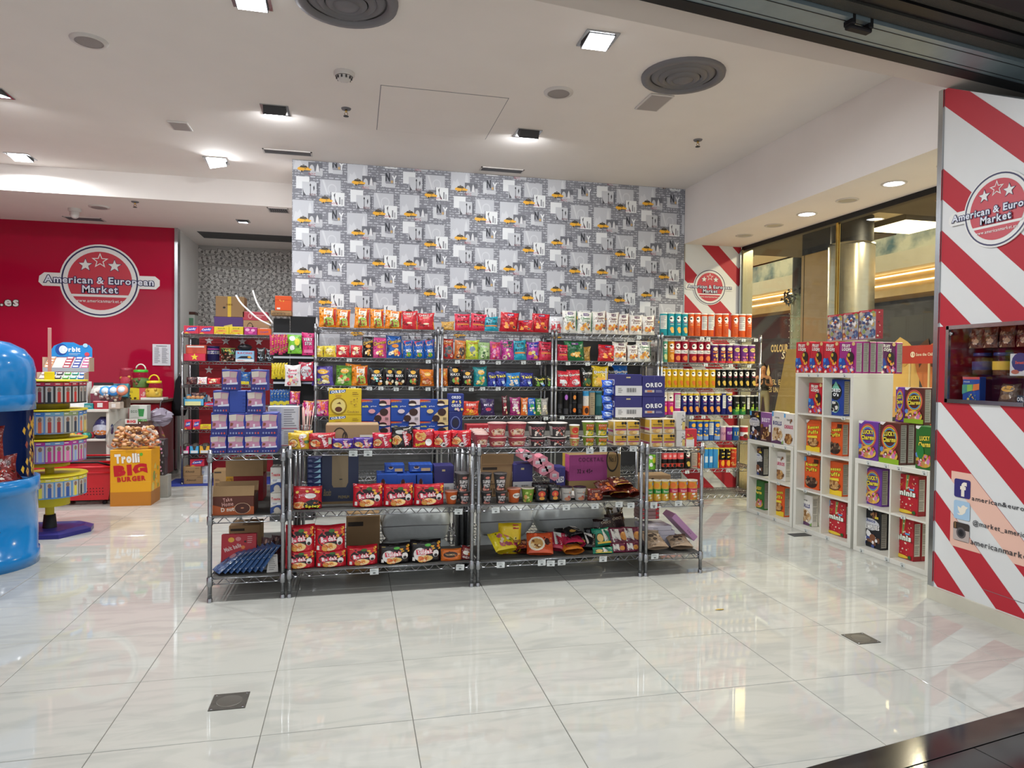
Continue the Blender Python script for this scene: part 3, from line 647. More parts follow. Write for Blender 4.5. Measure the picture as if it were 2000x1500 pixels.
def diffuser(x, y, label):
    t = empty('air_diffuser',(x,y,CE),0,label,'air vent','round ceiling diffusers')
    mb = MB(); mb.lathe([(.30,0),(.295,-.022),(.25,-.026),(.235,-.004)],36); mb.build('rim','fit_grey',t)
    for k,r in enumerate((.225,.175,.12)):
        mb = MB(); mb.lathe([(r,-.002-.012*k),(r-.035,-.026-.012*k),(r-.05,-.012-.008*k)],36); mb.build('cone_ring','fit_grey',t)
    mb = MB(); mb.lathe([(0,-.05),(.05,-.048),(.075,-.036)],30); mb.build('centre_disc','fit_grey',t)
    mb = MB(); mb.lathe([(0,-.001),(.24,-.001)],30); mb.build('dark_back','fit_dark',t)
diffuser(2.309,4.612,'round grey ceiling air vent right of the bright spot'); diffuser(-.058,4.168,'round grey ceiling air vent cut by the top edge of the picture')
def speaker(x,y,z,label):
    t = empty('ceiling_speaker',(x,y,z),0,label,'speaker','round ceiling speakers')
    mb = MB(); mb.lathe([(.115,0),(.11,-.012),(.085,-.014)],28); mb.build('rim','fit_white',t)
    mb = MB(); mb.lathe([(0,-.016),(.05,-.016),(.088,-.012)],28); mb.build('grille',mat('fit_mesh','#a8a19e',rough=.7,bump=.8,bscale=300),t)
speaker(-1.726,5.1,CE,'round pale ceiling speaker at upper left'); speaker(1.524,5.127,CE,'round pale ceiling speaker below the bright spot'); speaker(-2.94,9.0,LOWC,'round ceiling speaker in the lower ceiling above the red wall')
t = empty('smoke_detector',(-.086,5.185,CE),0,'white smoke detector above the sprinkler in the main ceiling','detector')
mb = MB(); mb.lathe([(.075,0),(.075,-.02),(.062,-.03)],20); mb.build('base','fit_white',t)
mb = MB(); mb.lathe([(.055,-.03),(.045,-.055),(.03,-.062),(0,-.062)],20); mb.build('chamber','fit_white',t)
mb = MB()
for k in range(10): a=k*.628; mb.box(.052*math.cos(a)-.006,.052*math.sin(a)-.006,-.05,.052*math.cos(a)+.006,.052*math.sin(a)+.006,-.034)
mb.build('slot','fit_dark',t)
def sprinkler(x,y,z,label):
    t = empty('sprinkler',(x,y,z),0,label,'sprinkler','ceiling sprinklers')
    mb = MB(); mb.lathe([(.042,0),(.036,-.01),(.012,-.012)],16); mb.build('rose','fit_grey',t)
    mb = MB(); mb.tube([(0,0,-.01),(0,0,-.03)],.009,8); mb.tube([(-.006,0,-.03),(-.014,0,-.045),(0,0,-.06)],.003,5); mb.tube([(.006,0,-.03),(.014,0,-.045),(0,0,-.06)],.003,5); mb.build('frame_arms','brass',t)
    mb = MB(); mb.lathe([(0,-.06),(.022,-.062),(.022,-.066),(0,-.067)],12); mb.build('deflector','fit_dark',t)
sprinkler(-.08,5.889,CE,'sprinkler below the smoke detector'); sprinkler(3.085,5.842,CE,'dark sprinkler near the beam at right'); sprinkler(-2.445,8.61,LOWC,'sprinkler in the lower ceiling above the red wall')
def vent(x,y,z,w,d,label,n=9,along=False):
    t = empty('ceiling_grille',(x,y,z),0,label,'air vent','rectangular ceiling grilles')
    mb = MB(); 
    for a,b,c,e in ((-w,-d,w,-d+.014),(-w,d-.014,w,d),(-w,-d,-w+.014,d),(w-.014,-d,w,d)): mb.box(a,b,-.008,c,e,0)
    mb.build('frame','fit_white',t); mb = MB(); mb.box(-w+.01,-d+.01,-.002,w-.01,d-.01,-.001); mb.build('dark_back','fit_dark',t)
    for k in range(n):
        mb = MB()
        if along: yy=-d+.02+(2*d-.04)*k/(n-1); mb.box(-w+.012,yy-.004,-.007,w-.012,yy+.004,-.003)
        else: xx=-w+.025+(2*w-.05)*k/(n-1); mb.box(xx-.005,-d+.012,-.007,xx+.005,d-.012,-.003)
        mb.build('blade','fit_grey',t)
vent(-.661,7.22,CE,.235,.07,'slim grille above the left end of the wallpaper',6,True); vent(1.531,7.25,CE,.235,.07,'slim grille above the middle of the wallpaper',6,True)
vent(-.888,8.60,LOWC,.12,.12,'small louvred grille in the lower ceiling beside the wallpapered wall',9); vent(-3.363,9.78,LOWC,.22,.10,'pale grille in the lower ceiling touching the red wall',6,True)
mb = MB(); mb.box(-2.13,10.24,LOWC-.004,-.66,10.72,LOWC+.001); o = mb.build('ceiling_slot','fit_dark'); reg(o,'long dark slot cut in the alcove ceiling','slot')
for x,y,l,w,d in ((-1.528,6.675,'small square plate in the ceiling at left','.085','.11'),(2.317,5.12,'pale rectangular emergency light behind the round vent','.10','.16')):
    w=float(w); d=float(d); t = empty('ceiling_plate',(x,y,CE),0,l,'ceiling light')
    mb = MB(); mb.bbox(-w,-d,-.012,w,d,0,.004); mb.build('frame','fit_white',t); mb = MB(); mb.box(-w+.015,-d+.015,-.014,w-.015,d-.015,-.0115); mb.build('cover',mat('plate_cover','#a49d9a',rough=.6),t)
t = empty('ceiling_hatch',(.68,5.835,CE),0,'large square access panel flush in the ceiling','panel')
mb = MB(); mb.box(-.5,-.5,-.0012,.5,.5,.0); mb.build('gap','fit_grey',t); mb = MB(); mb.box(-.494,-.494,-.003,.494,.494,-.001); mb.build('leaf','ceiling_paint',t)
t = empty('dome_camera',(-3.27,9.2,LOWC),0,'white dome security camera above the red wall','camera')
mb = MB(); mb.lathe([(.07,0),(.07,-.03),(.055,-.04)],20); mb.build('mount','fit_white',t); mb = MB(); mb.lathe([(.052,-.04),(.052,-.07),(.04,-.1),(.02,-.115),(0,-.118)],20); mb.build('dome','fit_white',t)

# ================================================================== SHOP SIGNS
mat('sign_face', attr=True, rough=.3)
NAVY='#2b2b55'; REDS='#c23a48'; OFFW='#e4e4e0'
def logo(parent, sm, s, full=True):
    """round shop badge, radius s, sm(x,z,off) about the centre"""
    base, print_, stars, letter = MB(), MB(), MB(), MB()
    def disc(mb, r, off, c, n=48): mb.poly([sm(r*math.cos(2*math.pi*i/n), r*math.sin(2*math.pi*i/n), off) for i in range(n)], lin(c))
    def ring(mb, r0, r1, off, c, n=48):
        vs=[]
        for i in range(n): a=2*math.pi*i/n; vs += [sm(r0*math.cos(a),r0*math.sin(a),off), sm(r1*math.cos(a),r1*math.sin(a),off)]
        mb.raw(vs,[(2*i,2*((i+1)%n),2*((i+1)%n)+1,2*i+1) for i in range(n)],lin(c))
    n=48
    # plate with a rim so that it has thickness
    vs=[]
    for off in (0,.008):
        for i in range(n): a=2*math.pi*i/n; vs.append(sm(s*math.cos(a),s*math.sin(a),off))
    base.raw(vs,[(i,(i+1)%n,n+(i+1)%n,n+i) for i in range(n)]+[tuple(range(n,2*n))],lin(OFFW))
    if full:
        b=[(-1.46,-.19),(-1.5,0),(-1.38,.17),(-.9,.12),(.9,.0),(1.4,.0),(1.5,-.1),(1.49,-.24),(1.38,-.3),(.9,-.28),(-.9,-.17)]
        b=[(x*s,(z+.02)*s) for x,z in [(-1.40,-.2),(-1.5,-.1),(-1.48,.06),(-1.36,.16),(1.38,.16),(1.5,.06),(1.5,-.1),(1.4,-.2)]]
        vs=[sm(x,z,0) for x,z in b]+[sm(x,z,.009) for x,z in b]; m=len(b)
        base.raw(vs,[(i,(i+1)%m,m+(i+1)%m,m+i) for i in range(m)]+[tuple(range(m,2*m))],lin(OFFW))
    base.build('plate','sign_face',parent)
    ring(print_, .955*s,.915*s,.0095,NAVY); disc(print_,.80*s,.0095,REDS)
    print_.poly([sm(x*s,z*s,.0105) for x,z in ((-.76,-.375),(.76,-.375),(.72,-.44),(-.72,-.44))],lin(OFFW)); print_.build('badge','sign_face',parent)
    for cx,cz,r,c in ((-.36,.42,.17,1),(.36,.42,.17,1),(0,.55,.20,0)):
        mb=MB()
        def st(rr,off,c2):
            p=star_pts(cx*s,cz*s,rr*s); mb.raw([sm(cx*s,cz*s,off)]+[sm(x,z,off) for x,z in p],[(0,i+1,(i+1)%10+1) for i in range(10)],lin(c2))
        if c: st(r*1.18,.0115,NAVY); st(r,.0125,OFFW)
        else: st(r*1.1,.0115,OFFW); st(r*.78,.0125,REDS)
        mb.build('star','sign_face',parent)
    f=lambda u,v,off: sm(u*s,v*s,.0125+off)
    art(letter,f,[('t','American & European',0,-.02,2.7,.25,'#dfe4ef',{'oc':NAVY,'od':.075,'off':.02,'gap':.06}),('t','Market',0,-.235,.9,.20,'#dfe4ef',{'oc':NAVY,'od':.075,'off':.02,'gap':.06})],asp=1,flat=True,lay=.0015)
    letter.build('lettering','sign_face',parent)
    url=MB(); art(url,f,[('t','www.americanmarket.es',0,-.55,1.2,.09,OFFW,{'off':.01})],asp=1,flat=True,lay=.0015); url.build('web_address','sign_face',parent)
t = empty('shop_sign',(-3.286,10.1,2.58),0,'round red and white shop badge on the red glass wall','sign'); logo(t, lambda x,z,o:(x,-o,z), .482)
t = empty('shop_sign',(4.115,YW,2.475),0,'small round shop badge on the striped panel beside the wallpaper','sign'); logo(t, lambda x,z,o:(x,-o-.001,z), .212)
t = empty('shop_sign',(PX,3.305,2.435),0,'round shop badge on the striped pillar at far right','sign'); logo(t, lambda x,z,o:(-o-.002,-x,z), .222)
mb=MB(); art(mb,lambda u,v,o:(u,10.098-o,v),[('t','.es',-4.345,2.255,.21,.085,OFFW,{'oc':'#3a2a22','od':.05,'off':.03})],asp=1,flat=True,lay=.001); o=mb.build('wall_lettering','sign_face'); reg(o,'white letters .es at the left edge of the red wall','lettering')
t = empty('paper_notice',(-2.6,10.09,1.78),0,'white printed paper notice taped to the red wall','notice')
p0=onY(298,672,10.09); p1=onY(333,714,10.09); w2=(p1.x-p0.x)/2; h2=(p0.z-p1.z)/2; t.location=((p0.x+p1.x)/2,10.09,(p0.z+p1.z)/2)
mb=MB(); mb.box(-w2,-.002,-h2,w2,0,h2,lin('#dadbe0')); mb.build('sheet','print',t); mb=MB(); art(mb,lambda u,v,o:(-w2+2*w2*u,-.003-o,-h2+2*h2*v),[('w',.1,.1,.45,.85,14,'#8a8b92'),('w',.52,.1,.9,.85,14,'#8a8b92'),('r',.2,.9,.8,.93,'#77777d')],flat=True); mb.build('print','print',t)
# social panel on the pillar
t = empty('social_panel',(PX,3.3,.62),0,'peach sticker with three social media icons on the striped pillar','sticker')
sm=lambda x,z,o:(-.0022-o,-(x-.28),z)     # x from the left edge of the sticker
mb=MB(); pts=[(.03,.24),(.0,.20),(.0,-.20),(.03,-.24),(.9,-.24),(.9,.24)]
for s0 in (.119+.395,.119,.119+.79,.119-.395):    # the sticker shows peach over the red bands only
    q=[(0,s0),(1.39,s0-1.39*.955),(1.39,s0-1.39*.955+.197),(0,s0+.197)]; q=[(x-.12,z-.62) for x,z in q]
    for k in (lambda p:p[0],lambda p:.9-p[0],lambda p:p[1]+.235,lambda p:.235-p[1]): q=clip(q,k) if len(q)>2 else q
    if len(q)>2: mb.poly([sm(x,z,0) for x,z in q],lin('#e6bba9'))
mb.build('peach_field','print',t)
def icon(name,cz,ops,c):
    mb=MB(); f=lambda u,v,o: sm(.025+.115*u,cz-.0575+.115*v,.0015+o)
    n=[(.0,.1),(.03,.03),(.1,0),(.9,0),(.97,.03),(1,.1),(1,.9),(.97,.97),(.9,1),(.1,1),(.03,.97),(0,.9)]
    art(mb,f,[('p',n,c)]+ops,flat=True,lay=.0006); mb.build(name,'print',t)
icon('letter_icon',.135,[('t','f',.6,.47,.36,.78,'#e9e2d2',{'off':.05})],'#2f2b72')
icon('bird_icon',.0,[('p',[(.2,.3),(.4,.32),(.28,.5),(.24,.7),(.45,.62),(.5,.74),(.62,.8),(.75,.74),(.9,.72),(.78,.6),(.72,.4),(.55,.26),(.35,.22)],'#e9e2d2')],'#a3c3dc')
icon('camera_icon',-.135,[('r',0,.02,1,.62,'#b7aaa5'),('e',.5,.45,.3,.3,'#5a5456'),('e',.5,.45,.2,.2,'#2b2a30'),('e',.5,.45,.1,.1,'#15151a'),('r',.08,.66,.2,.98,'#7a5a3a')],'#3b332f')
mb=MB(); art(mb,lambda u,v,o:sm(u,v,.0015+o),[('t','american&european market',.46,.085,.62,.036,'#3a3a3e'),('t','@market_american',.35,-.06,.38,.04,'#3a3a3e'),('t','americanmarketmarineda',.45,-.175,.60,.034,'#3a3a3e')],asp=1,flat=True,lay=.0006); mb.build('lettering','print',t)
t = empty('access_hatch',(PX,3.2,.4),0,'flush hatch outline low on the striped pillar','hatch'); mb=MB(); mb.box(-.002,-.13,-.22,-.0013,-.127,.08); mb.box(-.002,-.13,-.223,-.0013,.14,-.22); mb.build('gap','fit_grey',t)
# ================================================================== WIRE RACKS
mat('liner','#4e4d49',rough=.7,noise=.1)
_SH = {}
def shelf_meshes(w, d):
    k = (round(w,3), round(d,3))
    if k in _SH: return _SH[k]
    rim, tr, gr = MB(), MB(), MB(); a, b = w/2-.008, d/2-.008
    for z in (0,-.034):
        for y in (-b,b): rim.tube([(-a,y,z),(a,y,z)],.0034,5)
        for x in (-a,a): rim.tube([(x,-b,z),(x,b,z)],.0034,5)
    for sx in (-1,1):
        for sy in (-1,1): rim.lathe([(.015,-.046),(.019,-.04),(.018,.008),(.0135,.012)],10,sx*(w/2-.0127),sy*(d/2-.0127))
    def zig(p0,p1,n):
        P=[]
        for i in range(n*2+1):
            t=i/(2*n); up=(i%2==0)
            c=p0.lerp(p1,t); s=(p1-p0)*(.16/(2*n)); z=-.002 if up else -.032
            P += [c-s+Vector((0,0,z)), c+s+Vector((0,0,z))]
        P[0]=p0+Vector((0,0,-.002)); P[-1]=p1+Vector((0,0,-.002))
        tr.tube(P,.0028,4,smooth=False)
    n=max(3,round(w/.085))
    for y in (-b,b): zig(Vector((-a,y,0)),Vector((a,y,0)),n)
    for x in (-a,a): zig(Vector((x,-b,0)),Vector((x,b,0)),max(2,round(d/.085)))
    m=round(w/.028)
    for i in range(1,m): x=-a+2*a*i/m; gr.tube([(x,-b,.002),(x,b,.002)],.0017,4,smooth=False,cap=False)
    for j in (1,2,3): y=-b+2*b*j/4; gr.tube([(-a,y,-.004),(a,y,-.004)],.003,5,cap=False)
    _SH[k]=(rim.mesh('shelf','chrome'),tr.mesh('truss','chrome'),gr.mesh('wire_grid','chrome')); return _SH[k]
def rack(label, x0, x1, y0, y1, levels, ztop, liner=(), foot=.0, group='chrome wire racks'):
    """levels = height of each shelf's upper wires"""
    w, d = x1-x0, y1-y0; cx, cy = (x0+x1)/2, (y0+y1)/2
    t = empty('wire_rack', (cx,cy,0), 0, label, 'shelf rack', group)
    pm = MB(); pm.tube([(0,0,.0),(0,0,ztop)],.0127,10); pm.lathe([(.016,0),(.016,.02),(.0127,.024)],10); 
    for k in range(int(ztop/.05)): pm.lathe([(.0131,.05+.05*k),(.0131,.0525+.05*k)],10)
    pm = pm.mesh('post','chrome')
    for sx in (-1,1):
        for sy in (-1,1): link('post', pm, t, (sx*(w/2-.0127), sy*(d/2-.0127), 0))
    R, T, G = shelf_meshes(w, d)
    for i, z in enumerate(levels):
        s = link('shelf', R, t, (0,0,z)); link('truss', T, s); link('wire_grid', G, s)
        if i in liner: mb = MB(); mb.box(-w/2+.02,-d/2+.012,.0035,w/2-.02,d/2-.012,.006); mb.build('liner','liner',s)
    return t

# ================================================================== PACKAGED GOODS
PROD = []
_DM = {}
D = {}
def bagmap(w, h, d, sq=.55, seed=0, boxy=False):
    s1, s2 = math.sin(seed*1.7)*2, math.cos(seed*2.3)*2
    def prof(v):
        if boxy: return max(.05, min(1,max(0,v+.02)/.06)**.5 * min(1, max(0,(1-v))/.09)**.6)
        return max(.02, min(1, .6+.4*min(1,max(0,v)/.15)) * min(1, max(0,(1-v))/.42)**.75)
    def th(u, v):
        e = .28 if boxy else sq
        t = (max(0,math.sin(math.pi*min(max(u,0),1)))**e)*prof(v)
        wr = 1+.10*math.sin(9*u+s1+4*v)*math.sin(7*v+s2)+.06*math.sin(17*u+9*v+s2)*v
        return d/2*t*wr
    def sm(u, v, off, back=False):
        # taper: crimped ends full width, belly drawn in a little
        vv = min(max(v,0),1); k = 1-(.02 if boxy else .10)*math.sin(math.pi*vv)**1.3-(.0 if boxy else .03)*math.sin(9*vv+s1)*vv
        x = (u-.5)*w*k + (.0 if boxy else .05*w*math.sin(s2)*vv*vv); z = v*h + vv**5*h*((.02 if boxy else .035)*(2*abs(u-.5))**2*(1.4 if (u>.5)==(s1>0) else .5) + .012*math.sin(7*u+s1)) - (0 if boxy else .05*h*vv**5)
        y = th(u,v)+off*(.6 if 0<u<1 else 0)
        return (x, y if back else -y, z)
    return sm
def canmap(r0, r1, h):
    def sm(u, v, off):
        a = (u-.5)*math.pi*1.05; r = r0+(r1-r0)*v+off
        return (r*math.sin(a), -r*math.cos(a), v*h)
    return sm
def design_mesh(name):
    """-> list of (part name or None, mesh); first is the main mesh"""
    if name in _DM: return _DM[name]
    d = D[name]; sh = d['s']; w, h, t = d['z']; base = lin(d['c']); ops = d['o']; m = d.get('m'); out = []
    mb = MB()
    if sh in ('bag','pack'):
        boxy = sh=='pack'; sm = bagmap(w,h,t,seed=len(name)+ord(name[0])+ord(name[-1]),boxy=boxy); nx, ny = 10, 12
        for back in (False,True):
            vs = [sm(i/nx,j/ny,0,back) for j in range(ny+1) for i in range(nx+1)]
            fs = [(j*(nx+1)+i,j*(nx+1)+i+1,(j+1)*(nx+1)+i+1,(j+1)*(nx+1)+i) for j in range(ny) for i in range(nx)]
            mb.raw(vs, [f[::-1] for f in fs] if back else fs, base, True)
        art(mb, sm, ops, asp=w/h, lay=.0007)
        if d.get('crimp',True): art(mb, sm, [('r',.0,.95,1,.999,d.get('cc',d['c']))], asp=w/h)
        out.append((None, mb.mesh(d['n'], m or 'foil')))
    elif sh == 'box':
        mb.bbox(-w/2,-t/2,0,w/2,t/2,h,min(.003,w*.03),base)
        art(mb, lambda u,v,o:(-w/2+w*u,-t/2-o,h*v), ops, asp=w/h, flat=True)
        for s in (-1,1):
            if 'so' in d: art(mb, (lambda s: lambda u,v,o:(s*(w/2+o),s*(-t/2+t*u),h*v))(s), d['so'], asp=t/h, flat=True)
        if 'to' in d: art(mb, lambda u,v,o:(-w/2+w*u,-t/2+t*v,h+o), d['to'], asp=w/t, flat=True)
        out.append((None, mb.mesh(d['n'], m or 'card')))
    elif sh in ('can','cup'):
        r0 = w/2*(d.get('taper',1)); r1 = w/2
        pr = [(0,.002),(r0*.9,.0),(r0,.004)] + ([(r1,h*.97),(r1*1.04,h*.975),(r1*1.04,h*.995),(r1,h)] if sh=='cup' else [(r1,h-.006),(r1*1.02,h-.004),(r1*1.0,h)])
        mb.lathe(pr, 22, col=base); art(mb, canmap(r0,r1,h*.97), ops, asp=w*1.6/h, lay=.0006, fine=.12)
        if 'bo' in d: sm0 = canmap(r0,r1,h*.97); art(mb, lambda u,v,o: tuple((-p if i<2 else p) for i,p in enumerate(sm0(u,v,o))), d['bo'], asp=w*1.6/h, lay=.0006, fine=.12)
        out.append((None, mb.mesh(d['n'], m or ('plastic' if sh=='cup' else 'card'))))
        lb = MB(); lb.lathe([(r1*1.05,h-.008),(r1*1.05,h+.003),(r1*.99,h+.004),(r1*.9,h+.0015),(0,h+.0015)] if sh=='can' else [(r1*1.05,h-.004),(r1*1.06,h+.002),(r1*.95,h+.004),(r1*.85,h+.0015),(0,h+.0015)], 22, col=lin(d.get('lid','#d9d6cc')))
        out.append(('lid', lb.mesh('lid','plastic')))
    _DM[name] = out; return out
def put_at(name, loc, scale=(1,1,1), rot=(0,0,0), where='', grp=None, desc=None):
    d = D[name]; ms = design_mesh(name)
    o = link(d['n'], ms[0][1], None, loc, rot); o.scale = scale
    for pn, me in ms[1:]: link(pn, me, o)
    o['category'] = d['k']; o['group'] = grp or (d['n'].replace('_',' ')+'s '+where)[:70]
    PROD.append((o, (desc or d['d'])+(' '+where if where else ''))); return o
def put(name, x0, x1, yt, Y, z, where='', rz=None, rx=0, dz=0, dy=0, deep=None, keepd=False, grp=None):
    """stand a product on height z with its front near depth Y, filling picture columns x0..x1 and reaching up to row yt"""
    d = D[name]; xm = (x0+x1)/2
    yb = topix((onY(xm,750,Y).x,Y,z))[1]; a = onY(x0,(yt+yb)/2,Y); b = onY(x1,(yt+yb)/2,Y); top = onY(xm,yt,Y)
    W = b.x-a.x; Hh = max(.02, top.z-z-dz); w, h, t = d['z']
    if d['s'] in ('can','cup'): sx = W/(w*1.04); sc = (sx,sx,Hh/h); dep = W/2
    else: sd = deep/t if deep else min(1.6,max(.6,(W/w+Hh/h)/2)); sc = (W/w, sd, Hh/h); dep = t*sd/2
    if rz is None: rz = 0 if d['s']=='box' else random.uniform(-.14,.14) if d['s']=='bag' else random.uniform(-.06,.06)
    ry = random.uniform(-.05,.05) if d['s']=='bag' else random.uniform(-.015,.015) if d['s']=='pack' else 0
    if d['s']=='bag' and not rx: rx = random.uniform(-.16,-.02)
    return put_at(name, ((a.x+b.x)/2, Y+dep+dy, z+dz), sc, (rx,ry,rz), where, grp)
def putX(name, x0, x1, yt, X, z, where='', deep=None, dx=0, rz=0):
    """the same for goods facing the shop from the white cube shelves (front plane at X)"""
    d = D[name]; xm = (x0+x1)/2; a = onX(x0,750,X); b = onX(x1,750,X); c = onX(xm,yt,X)
    W = a.y-b.y; Hh = c.z-z; w, h, t = d['z']; sd = (deep or .065)/t
    return put_at(name, (X+t*sd/2+dx,(a.y+b.y)/2,z), (W/w,sd,Hh/h), (0,0,-math.pi/2+rz), where)

# --- designs ------------------------------------------------------
def shade(c, f, w=0.):
    c = [int(c.lstrip('#')[i:i+2],16) for i in (0,2,4)] if len(c) == 7 else [int(q*2,16) for q in c.lstrip('#')]
    return '#%02x%02x%02x' % tuple(max(0,min(255,int(v*f*(1-w)+235*w))) for v in c)
def clutter(key, c):      # busy small artwork under the main print
    s = sum(map(ord,key)); return [('n',s,7,[shade(c,.62),shade(c,.8)],.04,.06,.96,.9,.13),('n',s+1,7,[shade(c,1,.35),shade(c,1.15)],.05,.08,.95,.92,.07),('n',s+2,5,[shade(c,.4),shade(c,1,.7)],.06,.1,.94,.9,.04)]
def bag(key, n, d, c, ops, z=(.17,.24,.10), k='snack bag', **kw): ops = clutter(key,c)+ops; D[key] = dict(s='bag', n=n, d=d, c=c, o=ops, z=z, k=k, **kw)
def blob(cols, seed=1, y0=.1, y1=.4, n=9, s=.12, x0=.2, x1=.8): return ('n',seed,n,cols,x0,y0,x1,y1,s)
CH = ['#d99a3c','#e8b45a','#c77f2c']
bag('orange','crisp_bag','orange crisp bag with tall white panel','#e8871e',[('r',.3,.3,.8,.93,'#efe6d4'),('e',.55,.87,.2,.05,'#d8402c'),('r',.42,.86,.68,.885,'#f3c23a'),('w',.42,.6,.7,.76,3,'#4a4a4a'),('e',.58,.27,.3,.2,'#9cc04a'),blob(['#e9c96a','#c98f3c','#8a3f26'],3,.14,.36,10,.1,.35,.8),('r',.86,.1,.97,.9,'#c23028')])
bag('cheez','cracker_bag','red and orange cracker bag','#d2303a',[('p',[(.02,.0),(.98,.0),(.98,.45),(.5,.6),(.02,.42)],'#e39a2e'),('t','CHEEZ IT',.5,.84,.8,.14,'#f4efe6',{'oc':'#8a1f22'}),('w',.3,.62,.7,.74,2,'#f0d9c0'),('e',.5,.33,.18,.05,'#f3e3c0')])
bag('gold_low','crisp_bag','flat gold crisp bag','#c99a4a',[blob(['#e0b25a','#a9742c','#d8c08a'],5,.15,.85,14,.12)])
bag('yellow_sm','snack_bag','small yellow snack bag','#e3c93c',[('e',.5,.55,.3,.18,'#f3e9b0'),('t','Cheese',.5,.55,.5,.12,'#d98a2a'),blob(['#f4dc80','#d6a93a'],2)],z=(.15,.14,.06))
bag('red_sm','snack_bag','small red snack bag','#cf2c34',[('e',.5,.7,.28,.14,'#f1d9a8'),blob(['#f0b44a','#f4e2b0','#a51c22'],4,.3,.8,9,.13),('t','FIT',.5,.35,.5,.2,'#f4efe6')],z=(.15,.14,.06))
def chee(key, desc, c, c2, tc='#e9b83c', extra=[]): bag(key,'puff_snack_bag',desc,c,[('p',[(.05,.62),(.95,.82),(.95,.96),(.05,.96)],c2),('t','Cheetos',.5,.7,.86,.17,tc,{'rot':.25,'oc':'#2a1a12','od':.06,'off':.03,'sh':.2}),('e',.55,.5,.24,.08,'#e08a2c'),*extra,blob(['#e9a23c','#f0c060','#fff0c8'],6,.08,.36,9,.1)])
chee('chee_bk','black puff snack bag with gold lettering','#1c1a1c','#2b2628'); chee('chee_pk','pink puff snack bag with gold lettering','#d24a86','#c23a76'); chee('chee_bl','blue puff snack bag with gold lettering','#2c5ea8','#1a2c50',extra=[blob(['#d8384a','#e9e4d4'],9,.15,.4,5,.12)])
bag('mix_bl','snack_mix_bag','blue snack mix bag','#1f5cae',[('p',[(.1,.95),(.9,.95),(.8,.62),(.2,.66)],'#c9303c'),('t','MIX',.5,.4,.55,.16,'#f2f2ee',{'off':.03}),('t','Party',.5,.72,.6,.14,'#f3e6d0',{'rot':.2,'oc':'#7a1a22'}),('e',.5,.18,.22,.12,'#5aa83c'),blob(['#e39a2e','#c22f2f','#6ab04a'],8,.06,.3,7,.1)],z=(.14,.22,.08))
def lay(key, desc, c, c2, fc, seed=3, txt="Lay's", n='crisp_bag'): bag(key,n,desc,c,[('p',[(.0,.55),(1,.75),(1,.98),(.0,.9)],c2),('e',.55,.68,.25,.13,'#e9b23a'),('p',[(.3,.63),(.82,.68),(.84,.74),(.3,.7)],'#c8222e'),('t',txt,.56,.69,.4,.075,'#f6f2ea',{'off':.02}),blob(fc,seed,.1,.42,11,.13)])
lay('lay_pu','purple crisp bag with red top and yellow badge','#5a4aa0','#c8505a',['#e9d08a','#8ac04a','#efe9c0','#d8a83a']); lay('lay_gn','green crisp bag with purple corner','#6aa03c','#6a2a66',['#9cc85a','#e9e4b8','#d85a3c','#c8e08a'],5)
lay('lay_tl','teal and green crisp bag with onion rings','#1f8a8e','#2aa0a0',['#e9d8a0','#d89a5a','#7ab04a'],7); lay('lay_bbq','orange and dark brown crisp bag','#d8741e','#3a2218',['#e9c08a','#c25a2a','#a8481e','#efe0c0'],9)
def maxx(key, desc, c2, fc, seed=2): bag(key,'ridged_crisp_bag',desc,'#1a191c',[('p',[(0,.8),(.35,1),(0,1)],c2),('p',[(1,.8),(.65,1),(1,1)],c2),('p',[(0,.0),(.3,.0),(.0,.4)],c2),('e',.5,.78,.22,.12,'#e9b23a'),('p',[(.28,.75),(.72,.79),(.72,.83),(.28,.79)],'#c8222e'),('t','MAXX',.5,.56,.74,.13,'#eceae4',{'off':.03,'oc':'#3a3a3e'}),blob(fc,seed,.1,.42,9,.13)])
maxx('maxx_cy','black ridged crisp bag with cyan corners','#3aa6c8',['#e9c08a','#7ad0c0','#d8944a','#eee']); maxx('maxx_gn','black ridged crisp bag with lime corners','#8ac83a',['#c2303a','#e9b24a','#7a1f24','#e9e0c0'],4); maxx('maxx_rd','black ridged crisp bag with red corners','#c22838',['#d8642a','#e9b86a','#b8302a','#7ab04a'],6)
def power(key, desc, c, fc='#c99a3a'): bag(key,'protein_crisp_bag',desc,c,[('p',[(.0,.0),(1,.0),(1,.16),(.5,.22),(.0,.16)],fc),('t','POWER',.5,.82,.66,.12,'#241418',{'off':.03}),('t','RANCH',.5,.5,.7,.12,'#241418' if c!='#1f9ab0' else '#0a2c34',{'off':.02}),('w',.3,.62,.7,.7,2,'#3a2024'),('r',.1,.3,.9,.38,'#d8803a'),('p',[(.8,.6),(1,.4),(1,.2),(.85,.3)],'#8a4a6a')])
power('pow_rd','red snack bag with black lettering and gold base','#d2304a'); power('pow_tl','teal snack bag with black lettering','#1f9ab0')
def herr(key, desc, c, base, fc, seed=3, hc='#6a2a66'): bag(key,'crisp_bag',desc,c,[('p',[(0,0),(1,0),(1,.16),(.5,.08),(0,.14)],base),('p',[(.9,.1),(1,.1),(1,1),(.94,1)],base),('r',.36,.8,.72,.93,hc),('t','CRISP',.54,.865,.3,.07,'#f2efe8'),('t','Cheese',.48,.68,.66,.11,base,{'sh':.2,'off':.02}),('t','Curls',.48,.56,.5,.09,base,{'sh':.2}),blob(fc,seed,.2,.42,9,.12),('e',.78,.24,.07,.05,'#3a3430')])
